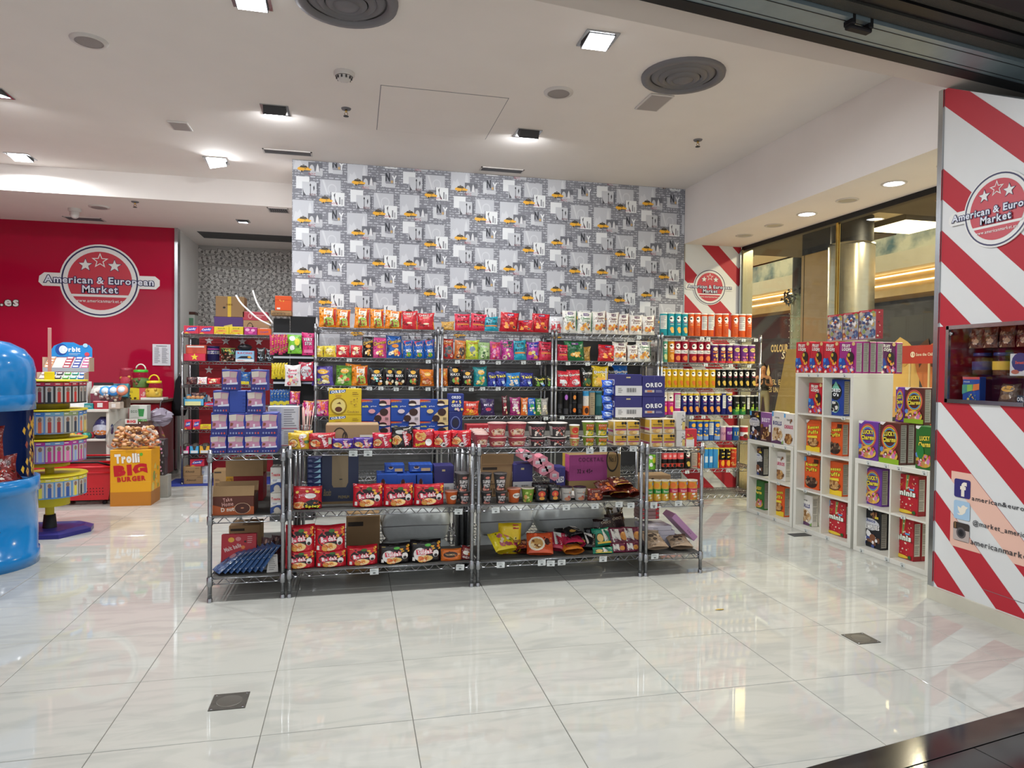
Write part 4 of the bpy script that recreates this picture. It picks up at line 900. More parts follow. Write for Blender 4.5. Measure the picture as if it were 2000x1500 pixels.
herr('her_rd','glossy red crisp bag with orange curls','#c4202c','#8a1420',['#e0762a','#d2542a','#f0a04a']); herr('her_wg','white crisp bag with green base','#e9e6dc','#1f7a3c',['#d99a3c','#e8b45a','#c77f2c'],4,'#5a3a76'); herr('her_wb','white crisp bag with dark red base','#e6e0d6','#6a2420',['#d99a3c','#c86a2c','#a8542c','#e8b45a'],5,'#5a2a4a'); herr('her_gn','large green crisp bag with stars of cheese','#1f6a3a','#174f2c',['#e8b45a','#e9d8a0','#d99a3c'],6,'#6a3a7a')
bag('red_white','crisp_bag','white and red snack bag lying on its side','#d8d8da',[('r',0,.0,1,.5,'#c4303a'),('t','Crispy',.5,.62,.6,.12,'#c4303a'),blob(['#e9e4dc','#a83038'],4,.1,.5)])
bag('pop_rd','popcorn_bag','red snack bag with grey picture','#b8322c',[('t','CHICKEN',.5,.84,.8,.1,'#efd8a8'),('t','BACON',.5,.72,.6,.09,'#e9b23a'),('e',.6,.4,.3,.2,'#6a6e70'),blob(['#d8c8b8','#c8744a','#3a4a4c'],3,.1,.5)]); bag('pop_or','snack_bag','orange brown snack bag with dark picture','#c8702c',[('t','GRILL',.5,.82,.7,.1,'#efd8a8'),('e',.6,.4,.3,.24,'#4a3a3a'),blob(['#e9a84a','#3a4450','#e0c090'],4,.1,.5)])
bag('pop_lm','snack_bag','lime yellow snack bag with grey picture','#b8c83a',[('t','CHICKEN',.5,.84,.8,.1,'#e8702a'),('e',.45,.5,.24,.16,'#7a8a9a'),blob(['#d8d870','#5a6a6a','#e9d84a'],6,.1,.45)]); bag('pea_gn','vegetable_crisp_bag','pale green vegetable crisp bag','#8ab06a',[('r',.12,.12,.88,.95,'#a9c48a'),('t','Veggie',.5,.72,.66,.12,'#f2f2ea',{'sh':.2,'oc':'#3a5a2a'}),blob(['#5a7a3a','#d8e0b8','#3a5a3a'],4,.14,.5)])
bag('pnk_rd','candy_bag','magenta snack bag with red top','#c23a86',[('r',0,.72,1,.97,'#b8343a'),blob(['#e96aa0','#d85a2a','#e9a8c0'],4,.1,.7,12,.14)]); bag('pnk_gn','candy_bag','magenta snack bag with dark green top','#b83a8e',[('r',0,.6,1,.97,'#1f4a44'),('t','Curly',.5,.72,.7,.14,'#e96a5a',{'rot':.15}),blob(['#e9a84a','#e0d8b8','#d85a9a'],4,.1,.5,9,.14)]); bag('pnk_bl','candy_bag','magenta snack bag with blue top','#a83a96',[('r',0,.66,1,.97,'#2c3a9a'),('t','Snacks',.5,.8,.6,.1,'#f2e6ea'),blob(['#e9a84a','#c8e0a0','#7a4ac0'],5,.1,.5,9,.14)])
def taki(key, desc, c, c2): bag(key,'rolled_chip_bag',desc,c,[('t','Takis',.5,.66,.8,.2,'#f0dc3a',{'rot':.15,'oc':'#1a1a4a','off':.04}),blob(['#5a8ad8','#cfe0f0',c2],3,.08,.42,9,.14),('p',[(0,1),(.3,1),(0,.8)],'#1a1a3a')],z=(.13,.2,.08))
taki('tak_nv','navy rolled-chip bag with yellow lettering','#2a2f86','#3a4ab0'); taki('tak_bl','bright blue rolled-chip bag with yellow lettering','#2a80c8','#e9d8c0'); taki('tak_gn','black and lime rolled-chip bag','#1a2416','#7ab03a')
def dori(key, desc, c, c2, fc): bag(key,'tortilla_chip_bag',desc,c,[('p',[(.2,.62),(.8,.8),(.5,.5)],'#1a1a1a'),('t','Doritos',.5,.68,.84,.13,'#f3efe8',{'rot':.1,'oc':'#1a1a1a','od':.05,'off':.04}),('e',.5,.24,.3,.17,c2),blob(fc,4,.08,.38,8,.13)])
dori('dor_wr','red and white tortilla chip bag','#c8323e','#d8d8da',['#e9e6e0','#c8323e']); dori('dor_rd','red tortilla chip bag with silver swirl','#d03440','#d4d4d8',['#eee','#b0b0b6','#d03440']); dori('dor_bk','black and green tortilla chip bag','#141a16','#2a5a34',['#c8902c','#2a5a34']); dori('dor_ye','large yellow tortilla chip bag','#d8b82c','#e0a83a',['#e9b04a','#f0d070']); dori('dor_bl','bright blue tortilla chip bag','#1a6ac8','#3a8ae0',['#e9a83a'])
bag('sp_bk','tortilla_chip_bag','black tortilla chip bag behind the blue one','#16181a',[('t','Spicy',.5,.7,.7,.12,'#d8d4cc')])
def slim(key, desc, c, c2): bag(key,'slim_pouch',desc,c,[('t','STIX',.5,.7,.2 if False else .66,.12,'#efeae0'),('r',.3,.4,.7,.6,c2),blob(['#e9d8a0',c2,'#efe6d0'],3,.1,.4,5,.16),('w',.25,.82,.75,.92,2,'#efeae0')],z=(.09,.2,.05))
slim('sl_mg','magenta slim snack pouch','#9a2a6a','#d8c8d0'); slim('sl_or','orange slim snack pouch','#e0702a','#f0e0c0'); slim('sl_bl','blue slim snack pouch','#1f62b8','#3a9a4a'); slim('sl_gn','green slim snack pouch','#3a7a34','#c8d8a0'); slim('sl_gy','grey slim snack pouch','#a8a49a','#e9dcc0'); slim('sl_dk','dark red slim snack pouch','#5a1a26','#a03040')
bag('bent_rd','snack_bag','red and yellow snack bag','#d23a2a',[('t','BENT',.5,.72,.66,.16,'#f4efe6',{'off':.03}),blob(['#f0b03a','#e9802a'],4,.06,.4,10,.16)]); bag('prp_pk','candy_bag','dark purple sweets bag','#3a2a5a',[('t','MILK',.5,.6,.66,.12,'#e9dcf0'),('e',.5,.35,.22,.1,'#c23a5a')])
bag('pinkfan','candy_bag','pink sweets bag with orange shapes','#d23a86',[blob(['#f0a04a','#e96a3a','#f4c8d8'],3,.15,.9,14,.16),('r',0,.9,1,.97,'#e9c23a')],z=(.2,.22,.09))
# hanging pegs
bag('peg_gn','peg_bag','lime green sweets bag with round faces','#7ac23a',[('e',.35,.78,.22,.14,'#f0f0ea'),('e',.33,.3,.2,.13,'#f0f0ea'),('e',.7,.6,.2,.2,'#e0d83a'),('t','GUM',.65,.35,.4,.14,'#3a5a1f')],z=(.16,.24,.05),k='sweets bag'); bag('peg_pk','peg_bag','hot pink sweets bag with white lettering','#d22a72',[('t','VERY',.5,.68,.7,.14,'#f4f0f2',{'oc':'#2a1a2a','off':.03}),('t','STIX',.52,.5,.6,.14,'#f4f0f2',{'oc':'#2a1a2a','off':.03}),('r',.15,.1,.85,.24,'#e97aa8')],z=(.16,.24,.05),k='sweets bag')
bag('peg_wh','peg_bag','white sweets bag with red letters','#e9e4e2',[('t','Sweet',.5,.74,.56,.13,'#d23a5a',{'off':.03}),('r',.2,.55,.8,.6,'#e9a0b0'),blob(['#e9a8b8','#d2566a','#f0d8a0'],4,.1,.45,12,.11)],z=(.17,.24,.05),k='sweets bag'); bag('peg_rs','peg_bag','red and silver sweets bag','#b82a44',[('e',.5,.5,.4,.3,'#c8c8cc'),('t','SOUR',.5,.5,.6,.2,'#8a1a2c',{'off':.02}),('n',3,8,['#e9e4e6','#d85a70'],.1,.1,.9,.9,.1)],z=(.16,.2,.05),k='sweets bag')
bag('peg_st','candy_strand','bundle of pink and yellow candy strands','#c83a6a',[('n',3,16,['#e9a83a','#d23a72','#8a9a3a','#e9d83a'],.1,.05,.9,.95,.14)],z=(.06,.24,.05),k='sweets bag'); bag('peg_yb','candy_strand','bundle of blue and yellow candy tubes','#2a5a9a',[('r',.1,.0,.9,.22,'#e9d83a'),('n',5,8,['#3a7ac8','#e9d83a','#1a3a6a'],.1,.25,.9,.9,.14)],z=(.05,.22,.05),k='sweets bag'); bag('peg_ye','candy_strand','bundle of yellow candy tubes','#d8c02a',[('n',5,10,['#e9d83a','#c8702a','#a8a02a'],.1,.05,.9,.9,.16)],z=(.05,.22,.05),k='sweets bag')
# cans
def can(key, desc, c, ops, z=(.075,.235,.075), lid='#dcd8cc', n='crisp_can', k='crisp can', **kw): D[key] = dict(s='can', n=n, d=desc, c=c, o=ops, z=z, k=k, lid=lid, **kw)
def crestops(c2, tc='#f2e8e0', food='#e0a04a', body=None):
    o = [] 
    if body: o += [('r',0,.0,1,.5,body)]
    return o+[('e',.5,.76,.2,.13,'#f2ece2'),('p',[(.3,.79),(.42,.83),(.5,.80),(.6,.84),(.7,.78),(.6,.74),(.5,.77),(.4,.73)],'#1a1512'),('t','crisps',.5,.60,.34,.06,c2,{'off':.03}),('r',.36,.5,.64,.52,tc),('e',.5,.3,.16,.1,food),('e',.55,.2,.14,.08,food)]
BACKW = [('r',.2,.3,.8,.92,'#d9d8d0'),('w',.25,.35,.75,.6,5,'#8a8a86'),('w',.25,.64,.75,.9,5,'#8a8a86')]
can('c_teal','teal crisp can','#2aa0aa',crestops('#e9607a','#e9e4d8','#e9b45a'),bo=BACKW); can('c_orange','orange crisp can','#e2602a',crestops('#f4e9d8','#f4d8a0','#b8481a'),bo=BACKW); can('c_green','pale green crisp can','#5aa88a',crestops('#e9e4d8','#e9e4d8','#c8d08a'),bo=BACKW); can('c_amber','amber crisp can','#e08a1f',crestops('#f4e9d8'),bo=BACKW)
can('c_red','red crisp can with white band','#a81f36',[('r',0,.42,1,.58,'#e2ded6'),('t','Pizza',.5,.5,.3,.08,'#2a2a2a')]+crestops('#e9b0b8')[:2]+[('e',.5,.2,.2,.12,'#d8743a')],bo=BACKW); can('c_purple','short purple and brown crisp can','#5a2a6a',[('r',0,.0,1,.12,'#c8303a'),('e',.5,.78,.2,.1,'#d8c8a0'),('n',3,8,['#d8a04a','#e9c06a','#c8702a'],.3,.15,.7,.65,.12)],z=(.08,.2,.08),bo=BACKW); can('c_pink','short purple can with gold base','#7a3a86',[('r',0,.0,1,.12,'#d8a83a'),('e',.5,.74,.22,.12,'#d8c070'),('t','crisps',.5,.74,.3,.1,'#2a1a2c'),('n',3,6,['#c86a8a','#d8a04a'],.3,.15,.7,.5,.12)],z=(.08,.2,.08),bo=BACKW)
can('c_yellow','yellow crisp can','#e0b81f',crestops('#d8402a','#e0b81f','#c86a1f'),bo=BACKW); can('c_black','black crisp can with pale crest','#161a18',crestops('#e9607a','#2a2a28','#c8a84a'),bo=BACKW); can('c_pw','pink crisp can with cream top','#d23a8a',[('r',0,.62,1,1,'#e0d2b8')]+crestops('#7a3a2a','#f2b0d0','#e9a83a'),bo=BACKW); can('c_navy','navy crisp can with yellow top','#1f2472',[('r',0,.9,1,1,'#e9c83a')]+crestops('#e98aa0','#e9e4e0','#d8924a'),bo=BACKW)
can('c_bgreen','short black and green crisp can','#121816',[('r',0,.0,1,.3,'#2a7a3a'),('t','Vida',.5,.66,.3,.08,'#d8d8c8',{'sh':.2}),('n',3,5,['#8ab03a','#c8d05a'],.35,.2,.65,.5,.12)],z=(.08,.2,.08),bo=BACKW)
can('c_blay','blue crisp can with yellow badge','#2a62b0',[('e',.5,.8,.2,.1,'#e9b23a'),('p',[(.32,.77),(.68,.79),(.68,.83),(.32,.81)],'#c8222e'),('t','STAX',.5,.62,.34,.07,'#f2f0ea'),('r',.2,.05,.8,.25,'#7a9ac8'),('n',4,5,['#e9d08a','#d8a84a'],.3,.25,.7,.5,.12)],lid='#e0cc3a',bo=BACKW); can('c_spk','small pink can','#d8a0b0',[('t','PUFFS',.5,.5,.5,.2,'#7a2a6a')],z=(.075,.14,.075)); can('c_spu','small purple can','#7a2a86',[('t','FLUFF',.5,.55,.5,.2,'#f0e4f2')],z=(.075,.14,.075)); can('c_sbl','small blue can','#1f62a8',[('t','LF',.5,.5,.4,.3,'#e9d84a')],z=(.075,.14,.075)); can('c_srd','small red and white can','#c8303a',[('r',0,.3,1,.6,'#e9e4de'),('e',.5,.3,.2,.16,'#5a2a1a')],z=(.075,.14,.075))
can('c_redbk','black crisp can with red bands','#1a1416',[('r',0,.52,1,.86,'#e05a5a'),('t','NEW',.5,.68,.3,.12,'#f4e6e0'),('r',0,.12,1,.3,'#c84a3a'),('e',.5,.2,.16,.08,'#1a1416')],bo=BACKW); can('c_beige','beige crisp can','#c8b8a4',[('w',.25,.2,.75,.8,7,'#8a7a70'),('r',.25,.1,.75,.14,'#b8544a')],bo=BACKW); can('c_lblue','light blue crisp can','#3a9ad8',[('r',.3,.3,.7,.62,'#c8d8e0')],lid='#e0cc3a',bo=BACKW); can('c_byel','blue and yellow crisp can','#4aa8e0',[('r',.62,0,1,1,'#d8c84a'),('e',.75,.5,.1,.2,'#c8502a')],lid='#e0cc3a'); can('c_bkred','black and red crisp can with yellow flash','#161214',[('r',0,.0,1,.42,'#c8281f'),('e',.5,.25,.2,.16,'#f0a82a'),('n',3,5,['#e9c83a','#d8d8a0'],.35,.55,.65,.95,.1)],lid='#d8c83a'); can('c_flame','red and orange crisp can','#e0482a',[('n',3,10,['#f0a04a','#c82a1f','#f0c86a'],.2,.1,.8,.9,.14)],lid='#d8c83a'); can('c_blkor','black crisp can with orange flash','#161618',[('r',.0,.55,1,.6,'#2a2a2e'),('e',.5,.8,.16,.1,'#e08a3a'),('e',.5,.22,.18,.1,'#e0762a')],lid='#2a2a2a'); can('c_blkpu','black crisp can with purple crest','#151417',[('e',.5,.8,.18,.12,'#b06ac8'),('r',.2,.05,.8,.3,'#3a3a3e')],lid='#2a2a2a'); can('c_blk','plain black crisp can','#1b1b1d',[('r',.2,.3,.8,.5,'#2f2f33'),('w',.3,.1,.7,.28,3,'#55555a')],lid='#2a2a2a'); can('c_bluor','white crisp can with blue top and orange art','#e9e0d6',[('r',0,.84,1,1,'#3a9ad0'),('p',[(.3,.72),(.5,.8),(.7,.72),(.5,.66)],'#1a1512'),('r',0,.0,1,.4,'#e07a2a'),('e',.5,.2,.2,.14,'#3a1a10')],lid='#3a9ad0'); can('c_sand','sand coloured crisp can','#a89a7e',[('w',.3,.3,.7,.8,6,'#7a705c')],lid='#2a80a8'); can('c_dteal','dark teal crisp can','#1f5a5e',[('r',.2,.4,.8,.9,'#356c70')],lid='#2a80a8')
can('c_corn','green and yellow biscuit tin with orange fruit','#d8b03a',[('r',0,.36,1,.6,'#2a8a3a'),('t','Snack',.5,.48,.4,.1,'#f2f0e6'),('e',.35,.78,.2,.14,'#e0902a'),('e',.75,.86,.1,.08,'#6ab0d8'),('n',4,7,['#e9d8a0','#f0e9d0','#d89a3a'],.2,.06,.8,.3,.12)],z=(.085,.2,.085),lid='#c8c4b8',n='biscuit_tin',k='tin'); can('c_cornp','pink and yellow biscuit tin with orange fruit','#e0a03a',[('r',0,.4,1,.62,'#c8325a'),('t','Snack',.5,.5,.4,.09,'#f2f0e6'),('e',.35,.8,.2,.14,'#e0702a'),('e',.75,.88,.1,.08,'#7a9ad8'),('n',4,7,['#e9d8a0','#f0e9e0','#d8703a'],.2,.06,.8,.35,.12)],z=(.085,.2,.085),lid='#c8c4b8',n='biscuit_tin',k='tin')
# ================================================================== BACK RACKS (along the wallpapered wall)
YB = 6.87
LV = [1.852,1.562,1.286,.988,.698,.392,.10]; SZ = [z+.0035 for z in LV]
XB = [onY(x,700,YB).x for x in (612,860,1083,1290,1489)]
nm = ['back rack left of all, full of crisp bags','second back rack from the left, with red and teal bags','third back rack, with white crisp bags along its top','right-hand back rack filled with crisp cans']
for i in range(4): rack('chrome wire '+nm[i], XB[i]+.008, XB[i+1]-.008, YB, YB+.45, LV, 1.885)
# grey board behind the shelves
mat('board_grey','#5c5c5c',rough=.8,noise=.08)
for i,l in ((0,'left'),(1,'middle'),(2,'right')):
    mb = MB(); mb.box(XB[i]+.03,YB+.47,.1,XB[i+1]-.03,YB+.485,1.62 if i<2 else 1.80); o = mb.build('back_board','board_grey' if i<2 else 'fit_dark'); reg(o,'dark grey backing board behind the '+('left back rack','second back rack','third back rack')[i],'board')
YF = YB+.03
def row(z, where, items, Y=YF, **kw):
    for it in items.split():
        a = it.split(','); nme = a[0]; x0, x1, yt = (float(q) for q in a[1:4]); f = a[4] if len(a) > 4 else ''
        k = dict(kw)
        if 'l' in f: k['rx'] = -.9; k['dz'] = .02
        if 't' in f: k['rz'] = math.pi+random.uniform(-.5,.5)
        if 's' in f: k['rz'] = random.choice((-1,1))*random.uniform(.5,.9)
        if 'B' in f: k['dy'] = .12
        put(nme, x0, x1, yt, Y, z, where, **k)
W1 = ('on top of','on second shelf of','on third shelf of','on fourth shelf of','on fifth shelf of','on lowest shelf of')
row(SZ[0],'on top of left back rack','orange,622,658,598 orange,655,684,602 orange,691,722,598 orange,723,751,601 orange,751,785,604 cheez,785,816,606 cheez,815,850,610')
row(SZ[1],'on second shelf of left back rack','yellow_sm,609,631,674 yellow_sm,631,657,674 red_sm,656,684,673 red_sm,684,708,673 chee_bk,708,731,655 chee_pk,726,756,657 chee_bl,755,787,653 mix_bl,787,809,663 mix_bl,808,831,664 mix_bl,830,851,662')
row(SZ[2],'on third shelf of left back rack','lay_pu,608,652,713 lay_gn,654,688,712 orange,672,704,709,B orange,686,719,712 maxx_cy,721,750,718 maxx_gn,750,771,718 maxx_gn,769,793,719 maxx_rd,792,818,719 lay_bbq,821,849,720')
row(SZ[3],'on fourth shelf of left back rack','pinkfan,590,616,782 pinkfan,612,642,780')
row(SZ[0],'on top of second back rack','gold_low,862,888,627 pow_rd,889,921,611 pow_rd,919,951,611 pow_tl,945,976,617 her_rd,977,1013,608 her_rd,1012,1044,624,s her_rd,1040,1074,610 red_white,1073,1102,616')
row(SZ[1],'on second shelf of second back rack','pop_rd,863,888,659 pop_or,887,911,663 pop_lm,910,937,663 pea_gn,935,960,667 pnk_rd,958,980,666 pnk_gn,980,1007,663 pow_tl,1004,1031,663 pnk_bl,1030,1055,666 pow_rd,1054,1081,665')
row(SZ[2],'on third shelf of second back rack','lay_bbq,857,876,718 maxx_rd,874,903,714 maxx_rd,901,926,722 lay_tl,926,954,715 tak_nv,953,971,726 tak_nv,968,991,724 tak_bl,989,1019,727 tak_nv,1016,1043,727 tak_gn,1043,1068,733 tak_gn,1068,1082,733')
row(SZ[3],'on fourth shelf of second back rack','bent_rd,905,936,783 prp_pk,940,968,778 sl_dk,982,993,772 sl_mg,997,1018,775 sl_or,1018,1032,776 sl_bl,1031,1049,776 sl_gn,1047,1059,777 sl_gy,1057,1072,777')
row(SZ[0],'on top of third back rack','her_wg,1102,1130,604 her_wg,1130,1159,607 her_wb,1160,1188,606 her_wb,1186,1211,608 her_wb,1208,1231,611 her_wb,1230,1258,613 her_wb,1257,1283,615')
row(SZ[1],'on second shelf of third back rack','pow_rd,1090,1112,672 her_gn,1107,1145,665 gold_low,1143,1162,675,B her_rd,1170,1205,672 her_wb,1198,1228,666 her_wb,1228,1250,672 her_wg,1246,1276,664')
row(SZ[2],'on third shelf of third back rack','dor_wr,1089,1114,723 dor_rd,1112,1139,721 dor_bk,1137,1160,716 dor_ye,1158,1193,713 sp_bk,1193,1212,714,B dor_bl,1207,1240,712,B')
row(SZ[3],'on fourth shelf of third back rack','c_blk,1089,1100,766 c_blkpu,1101,1112,766 c_blk,1112,1118,766 c_blkor,1117,1128,766 c_blk,1128,1139,766 c_bluor,1140,1152,765 c_sand,1152,1164,765 c_dteal,1164,1178,765')
T = 'on top of right-hand rack'
row(SZ[0],T,'c_teal,1292,1306,611,t c_teal,1306,1320,611 c_teal,1320,1333,611 c_teal,1333,1346,612 c_orange,1346,1358,612 c_orange,1358,1371,612 c_orange,1371,1384,613,t c_orange,1384,1397,613,t c_orange,1400,1413,613 c_orange,1413,1426,613 c_orange,1432,1445,614 c_orange,1446,1459,614,t c_orange,1459,1471,614')
T = 'on second shelf of can rack'
row(SZ[1],T,'c_green,1295,1306,665 c_amber,1306,1320,665 c_red,1319,1332,665 c_red,1332,1346,665 c_red,1350,1364,666 c_red,1364,1377,666 c_red,1377,1390,666 c_purple,1391,1405,673 c_purple,1407,1420,673 c_purple,1420,1434,673 c_pink,1434,1448,673 c_pink,1449,1464,674 c_pink,1464,1478,674')
T = 'on third shelf of can rack'
row(SZ[2],T,'c_yellow,1293,1302,720 c_yellow,1302,1313,720 c_yellow,1313,1325,720 c_yellow,1325,1337,720 c_yellow,1337,1349,721 c_yellow,1349,1361,721 c_yellow,1361,1374,721 c_yellow,1374,1387,721 c_yellow,1387,1400,721 c_black,1400,1409,721 c_black,1409,1421,721 c_black,1421,1432,721 c_black,1432,1443,721 c_black,1443,1454,721 c_black,1455,1466,721 c_black,1467,1479,721')
T = 'on fourth shelf of can rack'
row(SZ[3],T,'c_pw,1295,1305,766 c_pw,1305,1318,766 c_pw,1318,1332,766,t c_navy,1332,1344,767 c_navy,1344,1356,767 c_navy,1356,1368,767 c_navy,1371,1384,767 c_navy,1384,1397,767 c_navy,1397,1410,767 c_navy,1410,1420,767,t c_navy,1420,1433,767 c_bgreen,1434,1447,773 c_bgreen,1447,1459,773 c_bgreen,1459,1466,773,t c_bgreen,1465,1475,773 c_bgreen,1475,1485,773')
T = 'on fifth shelf of can rack'
row(SZ[4],T,'c_blay,1349,1362,822 c_blay,1362,1375,822 c_blay,1375,1386,822 c_blay,1386,1396,822,t c_blay,1396,1409,822 c_spk,1409,1420,833 c_spu,1420,1433,833 c_sbl,1433,1446,833 c_srd,1450,1464,833')
T = 'on lowest filled shelf of can rack'
row(SZ[5],T,'c_redbk,1294,1306,878 c_redbk,1305,1314,878 c_redbk,1313,1324,878 c_redbk,1325,1338,878 c_black,1339,1351,878 c_beige,1352,1365,878 c_flame,1365,1374,878 c_lblue,1376,1385,876 c_lblue,1385,1394,876 c_byel,1394,1407,876 c_bkred,1407,1418,876 c_bkred,1418,1429,876 c_flame,1429,1441,876')
row(SZ[5],'low behind the right end of the island','peg_gn,1266,1284,887',Y=YF)
# ================================================================== ISLAND OF LOW RACKS: designs
def pack(key, n, desc, c, ops, z=(.2,.17,.1), k='noodle pack', **kw): ops = clutter(key,c)[1:]+ops; D[key] = dict(s='pack', n=n, d=desc, c=c, o=ops, z=z, k=k, **kw)
def box(key, n, desc, c, ops, z=(.1,.2,.08), k='box', **kw): D[key] = dict(s='box', n=n, d=desc, c=c, o=ops, z=z, k=k, **kw)
def cup(key, desc, c, ops, z=(.1,.1,.1), n='noodle_cup', k='noodle cup', taper=.74, lid='#d8d4ce', **kw): D[key] = dict(s='cup', n=n, d=desc, c=c, o=ops, z=z, k=k, taper=taper, lid=lid, **kw)
NOOD = ['#e0a04a','#d8743a','#e9c070','#c85a2c']
def buldak(key, desc, c, c2, tc='#d8405a', big=False):
    pack(key,'noodle_multipack' if big else 'noodle_pack',desc,c,[('e',.45,.5,.36,.32,'#1a1416') if c!='#1a1618' else ('e',.3,.4,.2,.3,'#e9e4e0'),('w',.08,.86,.25,.9,1,'#f0d070'),('e',.55,.83,.1,.07,c2),('n',3,6,['#f0b03a','#e9802a'],.65,.6,.95,.88,.07),('t','Buldak',.45,.52,.52,.2,'#f6efec',{'rot':.12,'oc':tc,'od':.09,'off':.04}),('e',.48,.22,.24,.15,'#e9c89a'),('n',5,9,NOOD,.3,.1,.66,.32,.1),('r',.07,.1,.15,.26,'#e9e6e0'),('p',[(.68,.6),(.93,.68),(.86,.54)],'#1a1416'),('e',.82,.42,.1,.16,'#efeae4'),('e',.82,.34,.06,.07,'#2a1f1f')])
buldak('bul_big','red five-pack of spicy noodles','#c8202f','#3a6a2a',big=True); buldak('bul_bbk','black and red five-pack of spicy noodles','#1a1618','#5ab04a',big=True)
def single(key, desc, c, bowl, extra=[], tc='#c82a4a'):
    pack(key,'noodle_pack',desc,c,[*extra,('e',.26,.38,.22,.27,'#2a1c18'),('e',.26,.38,.19,.23,'#e9c89a'),('n',5,9,bowl,.1,.2,.42,.54,.1),('t','Buldak',.68,.45,.62,.2,'#f4ecec',{'rot':-1.35,'oc':tc,'od':.09,'off':.04}),('w',.55,.84,.9,.93,2,'#f4e6d0')],z=(.17,.16,.07))
single('bul_ye','yellow noodle pack','#d8b02a',NOOD,[('e',.72,.82,.18,.14,'#f0f0ea'),('p',[(.0,.75),(.35,.8),(.3,1),(0,1)],'#e08a2a'),('e',.9,.45,.12,.1,'#4a7a4a')]); single('bul_rg','red and green noodle pack','#b8202e',['#e0702a','#d8482a','#f0a050'],[('r',0,0,.14,1,'#2a5a34'),('e',.5,.84,.13,.1,'#e9e6e2'),('r',.82,.3,.95,.72,'#b8d0b8')]); single('bul_pu','purple noodle pack with pale bowl','#4a2a8e',['#e08a3a','#9cc06a','#f0c080'],[('n',7,10,['#e9e6e8','#e9b03a','#d85a8a'],.4,.08,.95,.5,.1)],'#d23a6a'); single('bul_pr','pink-red noodle pack','#c8243e',NOOD,[('e',.45,.84,.16,.1,'#f0ecea'),('e',.93,.5,.06,.1,'#7ac05a')]); single('bul_bk','tall black noodle pack','#17161a',NOOD,[('e',.4,.76,.22,.1,'#e6e4e2'),('p',[(.15,.1),(.35,.5),(.2,.55)],'#e9c83a'),('e',.75,.5,.2,.2,'#c8302a')])
pack('bul_sp','noodle_pack','red noodle pack with black and yellow flash','#c4202c',[('e',.35,.66,.26,.28,'#e9b06a'),('n',5,8,NOOD,.2,.5,.55,.85,.1),('p',[(0,.0),(.62,.0),(.7,.35),(.4,.46),(0,.42)],'#161214'),('t','Spicy',.34,.2,.46,.2,'#e9e02a',{'rot':.3,'off':.04}),('e',.72,.3,.16,.2,'#efeae6'),('w',.55,.7,.95,.9,3,'#e9607a')],z=(.17,.16,.07)); single('bul_rd','bright red noodle pack','#cf1f2c',NOOD,[('e',.55,.16,.2,.14,'#efeae6'),('e',.55,.14,.07,.06,'#2a1f1f'),('p',[(.2,.6),(.4,.95),(.3,.95),(.12,.62)],'#161214')])
pack('spicy3','noodle_multipack','red noodle multipack with 3x Spicy flash','#b8202a',[('n',9,6,['#e9b03a','#f0d060'],.1,.75,.95,.95,.06),('t','HOT',.34,.66,.3,.1,'#f0b0c0',{'rot':.2}),('e',.6,.62,.2,.12,'#e9e4de'),('e',.25,.22,.22,.14,'#e9c89a'),('n',5,8,NOOD,.1,.12,.42,.32,.1),('e',.68,.2,.32,.24,'#141214'),('t','3x',.8,.32,.2,.12,'#e2702a',{'off':.05}),('t','Spicy',.68,.14,.52,.14,'#e9e02a',{'off':.05})],z=(.2,.2,.12))
def smallpack(key, desc, c, ops): pack(key,'noodle_pack',desc,c,ops,z=(.16,.14,.06))
smallpack('pk_or','orange noodle pack with dark oval','#d8702a',[('e',.45,.55,.36,.26,'#3a2018'),('t','RAMEN',.45,.55,.4,.14,'#e9c08a'),('p',[(.6,0),(1,0),(1,.35)],'#e9b83a'),('r',0,.0,.6,.2,'#e0561f')]); smallpack('pk_dr','dark red noodle pack leaning sideways','#7a1f22',[('t','HOT',.5,.8,.5,.14,'#e9d8c8'),('e',.45,.55,.3,.16,'#e9e0d4'),('t','4HEX',.5,.2,.6,.16,'#efeae2'),('e',.75,.5,.16,.12,'#c8702a')])
smallpack('pk_jin','yellow and red noodle multipack standing upright','#d8b81f',[('r',0,.0,1,.4,'#7a1f3a'),('t','Jin',.3,.42,.4,.3,'#a81f2c',{'sh':.2,'off':.03}),('t','Ramen',.72,.46,.4,.14,'#7a1f3a'),('r',.6,.84,.85,.97,'#a8302c'),('e',.72,.2,.2,.12,'#3a1a1a')]); smallpack('pk_yl','yellow noodle multipack lying tilted','#d8c01f',[('n',5,14,['#c8707a','#a85a70','#7a8a2a','#e9d8c0'],.3,.1,.95,.9,.13),('r',.0,.0,.22,1,'#e0cc2a'),('t','Ra',.8,.2,.3,.2,'#c82a5a',{'off':.03})])
